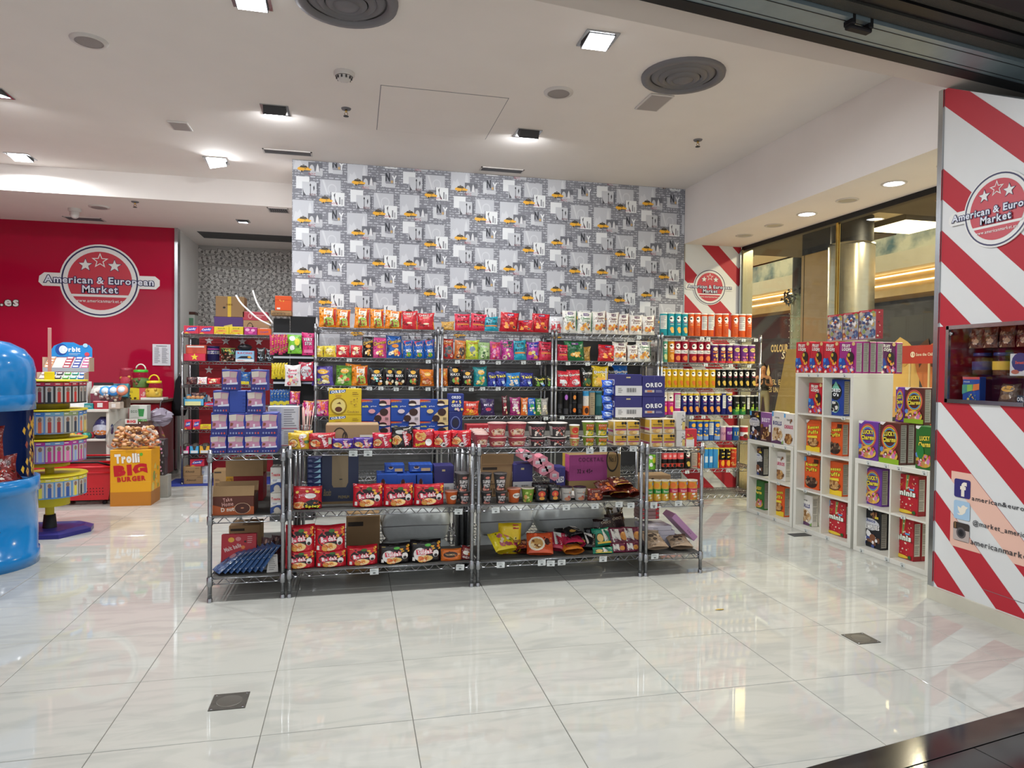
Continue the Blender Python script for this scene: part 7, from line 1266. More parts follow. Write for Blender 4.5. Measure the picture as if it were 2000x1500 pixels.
D['brn'] = dict(s='pack',n='sweets_bag',d='brown sweets bag with gold oval',c='#5a4232',k='bag',z=(.12,.12,.05),o=[('e',.5,.7,.36,.16,'#d8a03a'),('t','Choco',.5,.7,.4,.1,'#3a2010'),('e',.5,.28,.3,.14,'#8a6a4a')]); put_at('brn',(PX+.1,3.30,1.285+.008),rot=(-.25,0,-math.pi/2),where='on the showcase floor')
D['oro'] = dict(s='pack',n='biscuit_roll',d='dark blue biscuit roll with white letters',c='#22344c',k='biscuits',z=(.15,.05,.05),o=[('t','OREO',.4,.55,.6,.5,'#e6e8ea',{'off':.05})]); put_at('oro',(PX+.08,3.15,1.285+.01),rot=(0,0,-math.pi/2),where='on the showcase floor')
bag('clr','sweets_bag','clear cellophane bag of brown sweets','#7a4a3a',[('n',4,14,['#b87a5a','#d8b090','#5a2a22'],.1,.1,.9,.7,.14)],z=(.1,.13,.06),k='bag')
for i,y in enumerate((3.54,3.44,3.33,3.22,3.13)): put_at('clr',(PX+.12,y,1.285+.342),rot=(0,0,-math.pi/2),where='on the top shelf of the showcase')
# ================================================================== ALCOVE RACK AND ITS SURROUNDINGS (left)
YL = 9.12; LL = [.37,.677,.965,1.239,1.526,1.864]; LS = [z+.0035 for z in LL]
rack('chrome wire rack in the alcove left of the peg panel', -2.075, -.88, YL, YL+.45, LL, 1.89)
t = empty('star_board',(-1.45,YL+.50,.95),0,'red backing board with white stars behind the alcove rack','board')
mb = MB(); mb.box(-.52,0,-.88,.55,.015,.905); mb.build('panel',mat('star_red','#9a1824',rough=.5,noise=.08),t)
for r in range(9):
    for c in range(5):
        mb = MB(); x = -.40+.205*c+(.1 if r%2 else 0); z = .85-.19*r; p = star_pts(x,z,.055); mb.raw([(x,-.003,z)]+[(a,-.003,b) for a,b in p],[(0,i+1,(i+1)%10+1) for i in range(10)]); mb.build('star',mat('star_white','#d0cccc',rough=.5),t)
mb = MB(); mb.box(-2.25,YL-.12,0,-.9,YL+.5,.004); o = mb.build('floor_mat',mat('mat_blue','#2a3a8a',rough=.8)); reg(o,'flat blue mat under the alcove rack','mat')
wl2 = 'on top of alcove rack'
box('cand_rb','candy_box','red candy box with blue and white swirl','#c83048',[('p',[(.1,.3),(.3,.75),(.9,.85),(.75,.35)],'#3a4aa8'),('t','Candy',.5,.55,.6,.3,'#eceaf2',{'rot':.1,'off':.04}),('p',[(0,0),(.4,0),(.2,.2)],'#e0a83a')],z=(.19,.11,.12),k='candy box'); box('cand_ye','candy_box','yellow candy box with red print','#d8c02a',[('t','SOUR',.5,.75,.5,.16,'#3a6a2a'),('e',.5,.45,.36,.16,'#e0a04a'),('w',.3,.38,.7,.54,2,'#c83a2a'),('n',4,5,['#d84a3a','#e0803a'],.1,.05,.9,.3,.1)],z=(.19,.1,.12),k='candy box'); box('cand_mg','candy_box','magenta candy box with mushroom shapes','#a82a7a',[('e',.25,.65,.18,.2,'#e0a8c8'),('e',.68,.6,.16,.18,'#e0a8c8'),('e',.5,.3,.2,.16,'#d85aa0')],z=(.17,.1,.12),k='candy box'); box('cand_or','candy_box','orange candy box with blue lettering','#d85a24',[('t','Crunch',.5,.5,.6,.3,'#2a4aa0',{'rot':.1})],z=(.17,.09,.12),k='candy box')
row(LS[5],wl2,'cand_rb,359,388,636 cand_rb,388.5,417.5,637 cand_ye,418,447,638 cand_ye,447.5,475,638 cand_mg,477,502,639 cand_or,503,529,642',Y=YL+.03)
w5 = 'on second shelf of alcove rack'
t = empty('display_stand',(onY(380,690,YL+.05).x,YL+.05,LS[4]),0,'red stepped sweets display with a yellow star','display'); mb = MB(); mb.bbox(-.125,0,0,.125,.16,.09,.004,lin('#c8304a')); mb.build('front_step','card',t); mb = MB(); mb.bbox(-.115,.06,.09,.125,.16,.2,.004,lin('#c0503a')); mb.build('rear_step','card',t); mb = MB(); p = star_pts(0,.05,.045); mb.raw([(0,-.003,.05)]+[(a,-.003,b) for a,b in p],[(0,i+1,(i+1)%10+1) for i in range(10)],lin('#e8cc3a')); mb.build('star','card',t); mb = MB(); mb.box(-.1,.055,.17,.1,.06,.19,lin('#e6ddd8')); mb.build('strip','card',t)
can('gameboy','navy tin with grey band','#23205a',[('r',0,.5,1,.72,'#a8a4a4'),('t','GAME',.5,.61,.5,.14,'#3a3a7a'),('r',0,.8,1,.86,'#b83a8a')],z=(.17,.26,.17),n='candy_tin',k='tin',lid='#1c1a44'); put('gameboy',402,427,676,YL+.05,LS[4],w5); can('checks','brown chequered candy tin','#3a2a22',[('n',4,40,['#c8b09a','#8a3a2a','#5a4434'],.05,.05,.95,.6,.08),('n',5,9,['#6aa05a','#c8a84a','#d8d0c4'],.2,.62,.8,.98,.14)],z=(.2,.24,.2),n='candy_tin',k='tin',lid='#7a8a4a'); put('checks',429,458,680,YL+.05,LS[4],w5)
box('racer','candy_box','pale blue candy box with red lettering and dark car','#8ab4d4',[('t','RACING',.5,.78,.8,.16,'#b8324a',{'off':.04}),('p',[(.08,.3),(.3,.5),(.7,.52),(.95,.3)],'#1c2030'),('r',0,0,1,.22,'#d8dcdc'),('w',.1,.05,.6,.16,2,'#c05a5a'),('e',.75,.42,.1,.1,'#d8a03a')],z=(.24,.17,.1),k='candy box'); put('racer',460,496,685,YL+.05,LS[4],w5); mb = MB(); mb.sphere((0,0,.04),.09,14,lin('#16161c'),(1,.8,.5)); o = mb.build('toy_helmet','plastic',None,(onY(478,680,YL+.1).x,YL+.1,LS[4]+onY(478,685,YL+.05).z-LS[4]+.002)); reg(o,'shiny black rounded toy lid on the pale blue candy box','toy')
bag('ninja','candy_pouch','black candy pouch with pale blue figure-like swirl','#17181c',[('p',[(.35,.1),(.5,.5),(.65,.1)],'#9ab8cc'),('t','CANDY',.5,.82,.7,.12,'#d8dce0'),('n',4,6,['#9ab8cc','#d8e0e4'],.2,.2,.8,.6,.1)],z=(.12,.24,.05),k='pouch'); put('ninja',501,518,678,YL+.05,LS[4],w5); put('ninja',518,534,680,YL+.05,LS[4],w5)
w4 = 'on third shelf of alcove rack'
row(LS[3],w4,'po_dk,363,384,736 peg_wh,384,404,736 red_sm,404,430,738 peg_yb,467,488,725',Y=YL+.04)
w3 = 'on fourth shelf of alcove rack'
t = empty('bread_tray',(onY(379,790,YL+.05).x,YL+.14,LS[2]),0,'sky blue open tray of round sweets on the alcove rack','tray'); mb = MB(); mb.box(-.12,-.1,0,.12,.1,.01,lin('#5aa8d0')); mb.box(-.12,-.1,0,.12,-.092,.09,lin('#5aa8d0')); mb.box(-.12,.092,0,.12,.1,.14,lin('#5aa8d0')); mb.box(-.12,-.1,0,-.112,.1,.11,lin('#5aa8d0')); mb.box(.112,-.1,0,.12,.1,.11,lin('#5aa8d0')); mb.build('carton','card',t); mb = MB(); mb.box(-.1,-.102,.01,.08,-.1005,.06,lin('#d8d89a')); mb.build('label','print',t)
for i in range(4): mb = MB(); mb.sphere((-.08+.052*i,0,.10),.03,10,lin('#d8a070')); mb.build('round_sweet','matte',t)
row(LS[2],w3,'cand_rb,397,424,786 po_dk,368,398,766,B',Y=YL+.04)
w2_ = 'on fifth shelf of alcove rack'
row(LS[1],w2_,'cand_rb,360,374,820 cand_rb,376,391,820 cand_ye,391,413,829',Y=YL+.04)
w1_ = 'on low shelf of alcove rack'
for c,x0,x1,l in (('#d23a7a',352,370,'pink'),('#4aa0d0',370,389,'light blue'),('#e0a83a',389,410,'amber')):
    a = onY(x0,880,YL+.03); b = onY(x1,880,YL+.03); w = b.x-a.x; t = empty('snack_tray',((a.x+b.x)/2,YL+.11,LS[0]),0,l+' open tray of dark pouches '+w1_,'tray')
    mb = MB(); mb.box(-w/2,-.08,0,w/2,.08,.008,lin(c)); mb.raw([(-w/2,-.08,0),(w/2,-.08,0),(w/2,-.08,.1),(w*.2,-.08,.1),(w*.1,-.08,.05),(-w*.1,-.08,.05),(-w*.2,-.08,.1),(-w/2,-.08,.1)],[(0,1,2,3,4,5,6,7)],lin(c)); mb.box(-w/2,-.08,0,-w/2+.006,.08,.1,lin(c)); mb.box(w/2-.006,-.08,0,w/2,.08,.1,lin(c)); mb.build('carton','card',t); mb = MB(); mb.box(-w*.36,-.083,.012,w*.36,-.0805,.045,lin('#d8dce0')); mb.build('label','print',t)
    mb = MB(); mb.bbox(-w*.42,-.06,.01,w*.42,.07,.13,.03,lin('#4a4640')); mb.build('pouches','foil',t)
box('ahmed','carton','kraft carton with black script','#9a7a54',[('t','Almonds',.4,.5,.5,.26,'#2e261e',{'sh':.3}),('w',.7,.8,.95,.92,1,'#5a4a38')],z=(.22,.105,.2),m='matte'); zq = .005
for i,yt in enumerate((930,912)): o = put('ahmed',357+(0 if i else 2),392+(0 if i else 4),yt,YL+.03,zq,('upper','lower')[1-i]+' under alcove rack',deep=.2); zq += .105*o.scale[2]+.001
put('cand_rb',371,399,897,YL+.06,zq,'on the kraft cartons'); box('whitepk','small_carton','small white pack','#c8ccd2',[('w',.2,.2,.8,.5,2,'#6a86c8')],z=(.1,.09,.1)); put('whitepk',396,408,929,YL+.04,.005,'lower, under alcove rack'); put('whitepk',391,406,911,YL+.1,.1,'upper, under alcove rack')
put('kraftbox',417,447,918,YL-.25,.0,'on the floor beside the alcove rack',deep=.22)
# cartons piled on top at the back
zt = LS[5]; Yc = YL+.2
box('purp','carton','purple carton with torn yellow label','#4a2f6e',[('p',[(.3,.1),(.66,.16),(.62,.6),(.34,.5)],'#c8b85a'),('b',.42,.2,.56,.4,'#4a3a2a')],z=(.4,.13,.24)); o = put('purp',418,475,619,Yc,zt,wl2,deep=.24); zp = zt+.13*o.scale[2]+.001
box('bkraft','carton','kraft carton with yellow tape','#8a6e4c',[('r',.42,0,.54,1,'#c8a83a'),('e',.3,.45,.05,.05,'#2a2420'),('t','BB',.48,.6,.06,.3,'#6a4a1f',{'rot':1.57})],z=(.38,.28,.24),m='matte'); put('bkraft',421,477,579,Yc,zp,'on the purple carton',deep=.24)
o = put('kraft_long',475,526,626,Yc,zt,wl2,deep=.2); box('redc','carton','faded red carton','#a83a48',[('o',.3,.5,.08,.3,.02,'#d8a8a8'),('w',.5,.3,.9,.7,2,'#d8a8a8')],z=(.34,.12,.2)); put('redc',474,522,609,Yc,zt+.09*o.scale[2]+.001,'on the kraft carton',deep=.2)
# peg panel with hanging sweets
YP = 7.06; xa = onY(534,700,YP).x; xb = onY(616,700,YP).x; xm_ = onY(566,700,YP).x
t = empty('peg_display',((xa+xb)/2,YP,0),0,'black peg panel hung with sweets left of the back racks','display panel'); cx = (xa+xb)/2
for a,b,h in ((xa,xm_-.004,1.94),(xm_+.004,xb,1.965)): mb = MB(); mb.box(a-cx,0,.05,b-cx,.03,h); mb.build('panel','black',t)
mb = MB(); mb.box(xa-cx,-.25,0,xb-cx,.05,.06); mb.build('base','fit_dark',t)
for z in (1.78,1.55,1.30,1.08): mb = MB(); mb.box(xa-cx,-.012,z,xb-cx,0,z+.02); mb.build('hook_rail','steel_trim',t)
def hang(nme, x0, x1, y0, y1, Y, where='on peg panel', n=1):
    for i in range(n):
        d = D[nme]; a = onY(x0,y0,Y); b = onY(x1,y1,Y); o = put_at(nme,((a.x+b.x)/2,Y+.03*i,b.z),((b.x-a.x)/d['z'][0],1,(a.z-b.z)/d['z'][1]),(random.uniform(-.05,.05),0,random.uniform(-.1,.1)),where)
    mb = MB(); mb.tube([((a.x+b.x)/2-cx,-.0,a.z-.012),((a.x+b.x)/2-cx,Y-YP-.03,a.z-.012)],.003,5); mb.build('hook','chrome',t)
for i in range(6): hang('peg_st',527+5.5*i,536+5.5*i,652,693-(i%3)*3,6.93)
hang('peg_gn',562,590,652,691,6.9); hang('peg_pk',590,615,648,694,6.9)
for i in range(5): hang('peg_ye',530+5.5*i,539+5.5*i,708,740-(i%2)*3,6.93)
hang('peg_wh',556,588,711,754,6.88); hang('peg_rs',584,613,706,744,6.9)
for i in range(6): hang('peg_yb',527+6*i,536+6*i,760,791-(i%2)*2,6.93)
hang('pinkfan',565,586,763,789,6.93)
box('orangep','carton','bright orange carton','#d8521f',[('r',.12,.08,.32,.2,'#e6ddd4'),('r',.0,.72,1,.74,'#b8441a'),('n',4,4,['#e0a040'],.3,.6,.6,.95,.06)],z=(.18,.14,.16)); box('kraftcode','carton','kraft carton with black bar code','#a8835a',[('r',.04,.12,.74,.5,'#3a2f24'),('r',.06,.16,.72,.46,'#a8835a'),('b',.08,.18,.7,.44,'#3a2f24'),('o',.88,.3,.07,.16,.02,'#3a2f24'),('w',.1,.6,.8,.8,2,'#6a543c')],z=(.2,.12,.16),m='matte')
o = put('kraftcode',529,569,607,YP-.05,1.966,'on the peg panel',deep=.16); o.location.z = 1.967; put('orangep',537,569,578,YP-.05,1.968+.12*o.scale[2],'on the kraft carton',deep=.16)
for i,pts in enumerate((((461,577),(470,592),(486,607),(505,624),(530,636)),((494,568),(500,588),(508,603),(524,620),(534,633)))):
    mb = MB(); q = [onY(px,py,(7.6,7.5,7.4,7.2,7.095)[j]) for j,(px,py) in enumerate(pts)]; q = [q[0]]+[x for a,b in zip(q,q[1:]) for x in (a.lerp(b,.25),a.lerp(b,.75))]+[q[-1]]; mb.tube(q,.009,8)
    o = mb.build('white_hose','fit_white'); reg(o,('longer','shorter')[i]+' curved white hose rising above the alcove rack','hose')
# dark coat on the column end, white shelf box beyond
t = empty('hanging_coat',(onY(349,760,9.9).x,9.95,0),0,'black coat hanging at the edge of the red wall','coat'); mb = MB(); zt_=onY(349,735,9.9).z; zb_=onY(349,812,9.9).z
mb.lathe([(.02,zt_),(.05,zt_-.06),(.08,zt_-.3),(.1,zb_+.1),(.07,zb_),(0,zb_)],12); mb.build('cloth',mat('coat_black','#131317',rough=.95,bump=.6,bscale=12),t); mb = MB(); mb.tube([(0,0,zt_),(.0,0,zt_+.05)],.006,6); mb.build('hook','chrome',t)
t = empty('storage_box',(onY(362,630,10.9).x+.06,10.9,0),0,'white and green storage carton on the dark stand beyond the red wall','box'); za=onY(362,661,10.9).z; zb2=onY(362,611,10.9).z; mb = MB(); mb.bbox(-.06,-.1,za,.09,.1,zb2,.004,lin('#b8bcb4')); mb.build('carton','card',t); mb = MB(); mb.box(-.064,-.105,zb2-.03,.095,.105,zb2+.01,lin('#4a2a1f')); mb.build('lid','card',t); mb = MB(); mb.box(-.05,-.102,za+.1,.07,-.1005,zb2-.08,lin('#5a8a6a')); mb.build('print','card',t); mb = MB(); mb.box(-.06,-.12,0,.12,.12,za-.002); mb.build('dark_stand','fit_dark',t)
# ================================================================== COUNTER AND SWEETS (far left)
t = empty('counter',(-3.5,8.7,0),0,'white counter crowded with sweets before the red wall','counter'); X1 = onY(213,800,8.42).x
mb = MB(); mb.bbox(-1.0,-.3,.945,X1+3.5,.42,.975,.003); mb.build('counter_top','white_laminate',t); mb = MB(); mb.bbox(X1+3.47,-.28,.06,X1+3.5,.40,.945,.003); mb.build('side_panel','white_laminate',t); mb = MB(); mb.box(-1.0,.1,.06,X1+3.47,.13,.945); mb.build('front_panel','white_laminate',t); mb = MB(); mb.bbox(-1.0,-.28,.62,X1+3.47,.1,.645,.003); mb.build('lower_shelf','white_laminate',t); mb = MB(); mb.box(-1.0,-.2,0,X1+3.5,.4,.06); mb.build('plinth','fit_dark',t)
t = empty('cabinet',(onY(285,850,9.5).x-.25,9.62,0),0,'low red cabinet with brown ledge against the red wall','cabinet'); mb = MB(); mb.bbox(-.55,-.3,.05,.45,.4,1.0,.004); mb.build('body',mat('cab_red','#8e1424',rough=.3),t); mb = MB(); mb.bbox(-.57,-.33,1.0,.47,.42,1.035,.004); mb.build('ledge',mat('ledge_brown','#6a5a4c',rough=.5),t)
# gum stand
YO = 8.62
a = onY(92,697,YO); b = onY(174,697,YO); W = b.x-a.x; t = empty('gum_stand',((a.x+b.x)/2,YO,.976),0,'gum stand with blue header board on the counter','gum stand'); zO = lambda y: onY(130,y,YO).z-.976
mb = MB(); z0,z1 = zO(697),zO(668); P=[(-W/2,z0),(W/2,z0),(W/2,z0+(z1-z0)*.6),(W*.42,z0+(z1-z0)*.85),(W*.2,z0+(z1-z0)*.8),(.02,z1),(-W*.2,z1),(-W*.42,z0+(z1-z0)*.75),(-W/2,z0+(z1-z0)*.4)]; n=len(P)
mb.raw([(x,.09,z) for x,z in P]+[(x,.1,z) for x,z in P],[tuple(range(n)),tuple(range(n,2*n))[::-1]]+[(i,n+i,n+(i+1)%n,(i+1)%n) for i in range(n)],lin('#2a8ad0')); mb.build('header_board','card',t)
mb = MB(); art(mb,lambda u,v,o_:(-W/2+W*u,.089-o_,z0+(z1-z0)*v),[('e',.26,.5,.15,.4,'#1f4a9a'),('e',.3,.5,.1,.28,'#d8e4f0'),('t','Orbit',.5,.52,.44,.34,'#eef2f6',{'off':.05}),('w',.44,.1,.78,.28,2,'#a8c8e4'),('e',.84,.8,.06,.14,'#a8d0ec'),('e',.88,.2,.06,.14,'#d84a5a')],asp=3,flat=True); mb.build('lettering','print',t)
def tier(zb, zf, y0, y1, cols, lab, nr=4):
    mb = MB(); wd=W*1.08; mb.raw([(-wd/2,y0,zf),(wd/2,y0,zf),(wd/2,y1,zb),(-wd/2,y1,zb)],[(0,1,2,3)],lin('#c8c4be')); mb.box(-wd/2,y0-.012,zf-.035,wd/2,y0,zf+.012,lin('#a8aab0')); mb.box(-wd/2-.006,y0,zf-.03,-wd/2,y1,zb,lin('#c0a890')); mb.box(wd/2,y0,zf-.03,wd/2+.006,y1,zb,lin('#c0a890')); mb.build('tray','plastic',t)
    for c,col in enumerate(cols):
        if not col: continue
        for r in range(nr):
            f=(r+.5)/nr; x=-wd/2+wd*(c+.5)/len(cols); y=y0+(y1-y0)*f; z=zf+(zb-zf)*f
            mb = MB(); g=wd/len(cols)*.4; mb.bbox(-g,-.02,.0,g,.02,.014,.003,lin(col)); mb.box(-g*.7,-.012,.0141,g*.7,.01,.0146,lin('#ece6e2')); o = mb.build('gum_pack','foil',None,(t.location.x+x,t.location.y+y,t.location.z+z+.002),(math.atan2(zb-zf,y1-y0),0,0)); o['category']='gum pack'; o['group']='gum packs in the stand'; PROD.append((o,lab[c]+' gum pack in stand, row '+('one','two','three','four')[r]))
tier(zO(698),zO(720),-.06,.085,('#e0a078',None,'#b84a5a','#4a5aa8','#d86a9a'),('peach','','red','blue','pink')); tier(zO(727),zO(742),-.2,-.08,('#d8c0b8','#2a6ab0','#3a3a44','#5aa84a','#2a9a8a','#3a7ac0'),('pale','deep blue','dark','green','teal','mid blue'),2)
mb = MB(); mb.box(-W*.5,-.05,0,W*.5,.08,zO(745)); mb.build('stand_foot','plastic',t)
YC = 8.5; CT = .976
t = empty('empty_tray',(onY(193,740,YC).x,YC+.1,CT+.17),.05,'white empty divided tray leaning beside the gum stand','tray'); mb = MB(); mb.box(-.1,-.06,0,.1,.06,.012,lin('#d8d6d0')); mb.raw([(-.1,-.06,.012),(.1,-.06,.012),(.1,.06,.09),(-.1,.06,.09)],[(0,1,2,3)],lin('#cfcdc6')); mb.box(-.004,-.055,.012,.004,.055,.07,lin('#b0aea8')); mb.box(-.1,.055,.0,.1,.062,.12,lin('#2a2a2e')); mb.build('tray','plastic',t); mb = MB(); mb.box(-.1,-.06,-.17,.1,.06,0,lin('#8a3a4c')); mb.build('box_below','card',t)
box('tealb','gift_box','teal striped gift box tilted on the counter','#2a6a78',[('p',[(.0,.0),(.2,0),(.6,1),(.4,1)],'#1f4a6a'),('p',[(.5,.0),(.65,0),(1,.9),(1,1),(.9,1)],'#3a8a8a')],z=(.19,.14,.06)); put('tealb',213,249,735,YC+.12,onY(230,762,YC+.12).z,'',rx=-.3).location.z = CT+.12
mb = MB(); mb.bbox(-.1,-.06,0,.1,.08,.125,.004,lin('#5a4a3a')); o = mb.build('carton_support','card',None,(onY(231,780,YC+.2).x,YC+.22,CT)); reg(o,'brown carton under the teal gift box','carton')
def tub(px, py, Y, r, h, fill, lid, label, handle=None, base=None):
    P = onY(px,py,Y); t = empty('sweet_jar',(P.x,Y,P.z if base is None else base),0,label,'jar'); mb = MB(); mb.lathe([(0,.003),(r*.92,.003),(r,.015),(r,h*.72),(r*.78,h*.84)],18); mb.build('clear_body','clear_plastic',t); R=random.Random(px)
    mb = MB(); mb.lathe([(0,.006),(r*.9,.006),(r*.94,.02),(r*.94,h*.5),(0,h*.56)],14,col=lin(fill[0])); mb.build('contents','matte',t)
    for i in range(10): a=R.uniform(0,6.28); mb = MB(); mb.sphere((r*.78*math.cos(a),r*.78*math.sin(a),R.uniform(.03,h*.52)),r*.26,7,lin(R.choice(fill))); mb.build('sweet','plastic',t)
    mb = MB(); mb.lathe([(r*.86,h*.82),(r*.88,h*.84),(r*.86,h*.95),(0,h*.97)],18,col=lin(lid)); mb.build('lid','plastic',t)
    if handle: mb = MB(); mb.tube([(r*.6*math.cos(k*math.pi/8),0,h*.95+r*.75*math.sin(k*math.pi/8)) for k in range(9)],.009,6,lin(handle)); mb.build('handle','plastic',t)
YJ = 9.42; JB = 1.036
def boxpx(name, x0, x1, y0, y1, Y, where, base, deep): o = put(name,x0,x1,y0,Y,base,where,deep=deep); return base+D[name]['z'][1]*o.scale[2]+.001
box('candyw','candy_carton','yellow and red sweets carton','#d8c02a',[('t','ALL',.16,.7,.2,.2,'#3a2a1a'),('r',.6,0,1,1,'#c8505a'),('t','Gum',.8,.5,.24,.3,'#e6dcd8',{'rot':1.2}),('n',4,5,['#3a2a1a'],.05,.1,.5,.4,.1)],z=(.24,.15,.14),k='carton'); jb = boxpx('candyw',250,287,758,0,YJ,'under the jars',JB,.16)
tub(275,757,YJ+.08,.095,.24,['#5a7a3a','#3a5a2c','#8a4a3a'],'#4ab03a','clear jar with green lid and white handle','#e0dcd0',jb); tub(247,757,YJ+.2,.08,.26,['#b83a4a','#d8a04a'],'#a83a4c','clear jar with red lid behind the green-lidded one',None,jb); tub(301,782,YJ+.02,.1,.22,['#d8b03a','#c89a2a','#e0c45a'],'#e0cc2a','round clear jar with yellow lid and handle','#e0cc2a',JB+.03)
mb = MB(); mb.bbox(-.13,-.12,0,.13,.12,.03,.004); o = mb.build('jar_tray','white_laminate',None,(onY(301,785,YJ+.02).x,YJ+.04,JB)); reg(o,'white block under the yellow-lidded jar','tray')
box('ecocup','carton','white carton with green cup print','#d0d4cc',[('p',[(.55,.3),(.8,.3),(.86,.78),(.5,.78)],'#3a8a4a'),('t','ECO',.28,.62,.36,.16,'#5a7a64'),('r',0,0,1,.14,'#4a9a4a'),('o',.78,.06,.08,.05,.02,'#d0d4cc')],z=(.2,.2,.16)); put('ecocup',252,287,782,8.95,.86,'beside the counter',deep=.16).location.z = .80
mb = MB(); mb.bbox(-.12,-.1,0,.12,.12,.8,.004,lin('#5a3a36')); o = mb.build('low_stand','card',None,(onY(270,850,9.0).x,9.06,.0)); reg(o,'brown stand holding the white cup carton','stand')
t = empty('plastic_bag',(onY(312,812,9.2).x,9.2,onY(312,832,9.2).z),0,'crumpled translucent plastic bag beside the red cabinet','bag'); mb = MB(); R=random.Random(4); vs=[];n=14;m=8
for j in range(m+1):
    for i in range(n): a=2*math.pi*i/n; v=j/m; r=.13*math.sin(math.pi*(.12+.8*v))*(1+R.uniform(-.2,.2)); vs.append((r*1.15*math.cos(a),r*.7*math.sin(a),.22*v+R.uniform(-.01,.01)))
mb.raw(vs,[(j*n+i,j*n+(i+1)%n,(j+1)*n+(i+1)%n,(j+1)*n+i) for j in range(m) for i in range(n)]); mb.build('film',mat('film_grey','#a8a0b0',rough=.25,alpha=.75),t); mb = MB(); mb.tube([(0,0,.2),(0,.05,.3),(0,.35,.34)],.004,5); mb.build('tie','fit_grey',t)
# loose sweets tubs on the counter
def ballbox(x0, x1, y0, y1, Y, base, shell, cols, label, n=26):
    a=onY(x0,y1,Y); b=onY(x1,y0,Y); w=b.x-a.x; h=b.z-a.z; t=empty('sweets_tub',((a.x+b.x)/2,Y+.07,base),0,label,'tub'); mb=MB(); mb.bbox(-w/2,-.07,0,w/2,.07,h*.42,.006,lin(shell)); mb.build('base_tray','plastic',t); mb=MB(); mb.bbox(-w/2+.002,-.068,h*.42,w/2-.002,.068,h,.006); mb.build('clear_cover','clear_plastic',t); mb=MB(); mb.box(-w*.2,-.0725,h*.1,w*.15,-.0712,h*.32,lin('#e0dcd8')); mb.build('label','print',t); R=random.Random(x0)
    for i in range(n): mb=MB(); mb.sphere((R.uniform(-w*.42,w*.42),R.uniform(-.06,.05),h*.42+.016+R.uniform(0,h*.4)),.017,7,lin(R.choice(cols))); mb.build('sweet','plastic',t)
ballbox(181,211,760,798,8.42,CT,'#a82a34',['#d8d2cc','#c8b8b0','#b86a6a'],'clear tub of white sweets on a red tray'); ballbox(211,234,765,797,8.44,CT,'#c8b8a8',['#d8c8b0','#b89a7a','#a85a4a'],'clear tub of beige sweets beside the white ones',20)
for i,(px,py) in enumerate(((206,764),(222,763),(238,762))): P=onY(px,py,8.46); mb=MB(); mb.lathe([(0,-.02),(.06,-.02),(.062,0),(.055,.018),(0,.02)],20,col=lin(('#4a9ad8','#3a86d0','#d8866a')[i])); mb.lathe([(.036,.0195),(.036,.021),(0,.021)],16,col=lin('#d0dce8')); o=mb.build('round_tin','plastic',None,P,(math.pi/2-.35,0,0)); reg(o,('left blue round tin','right blue round tin','orange round tin')[i]+' standing on edge on the sweets tubs','tin')
box('sweetbar','sweets_carton','teal sweets carton at the counter front','#2a8a8c',[('w',.1,.3,.9,.7,2,'#c8d8d0')],z=(.12,.06,.1)); put('sweetbar',164,184,788,8.42,CT,'')
mb=MB(); mb.lathe([(0,0),(.07,.0),(.1,.06),(.1,.14),(.07,.2),(.03,.24),(0,.24)],14,col=lin('#3a3a6a')); art(mb,canmap(.105,.105,.2),[('e',.5,.5,.3,.3,'#c8d0e0'),('e',.5,.35,.26,.14,'#c87a3a')],asp=1); o=mb.build('biscuit_bundle','foil',None,(onY(197,835,8.44).x,8.52,.646)); reg(o,'navy bundle of biscuits on the lower counter shelf','bundle')
R=random.Random(8)
for i in range(12): mb=MB(); mb.sphere((0,0,0),.036,8,lin(('#2a7a5a','#c83a4a','#2a2f2a','#d8a03a','#3a9a8a')[i%5])); o=mb.build('candy_ball','plastic',None,(onY(128+4.2*i,848,8.42).x,8.44+.03*(i%3),.682)); o['category']='sweet'; o['group']='round sweets on the counter shelf'; PROD.append((o,'round shiny '+('teal','red','black','amber','sea green')[i%5]+' sweet on the lower counter shelf'))
# ---- burger sweets display
xL=onY(215,900,7.82).x; xR=onY(295,900,7.82).x; W=xR-xL; hT_=.585; t=empty('display_carton',((xL+xR)/2,7.99,0),0,'yellow display carton with red BIG BURGER lettering','display'); cxT=(xL+xR)/2
mb=MB(); mb.bbox(-W/2,-.17,0,W/2,.17,hT_,.003,lin('#e6a41c')); art(mb,lambda u,v,o_:(-W/2+W*u,-.17-o_,hT_*v),[('r',0,0,1,.25,'#c07a24'),('t','Trolli',.42,.85,.6,.17,'#eeeae2',{'rot':.05,'oc':'#d8901a','off':.07}),('e',.76,.92,.04,.03,'#6ab03a'),('t','BIG',.5,.645,.82,.2,'#c2202a',{'rot':.08,'off':.08}),('t','BURGER',.52,.485,.7,.09,'#c2202a',{'rot':.06,'off':.05}),('r',.0,.43,1,.432,'#e8c060')],asp=W/hT_,flat=True); art(mb,lambda u,v,o_:(W/2+o_,-.17+.34*u,hT_*v),[('r',0,0,1,.25,'#a86a24'),('n',4,10,['#c2402a','#d8c060','#8a9a4a'],.1,.3,.9,.7,.12)],asp=.6,flat=True); mb.build('carton','card',t)
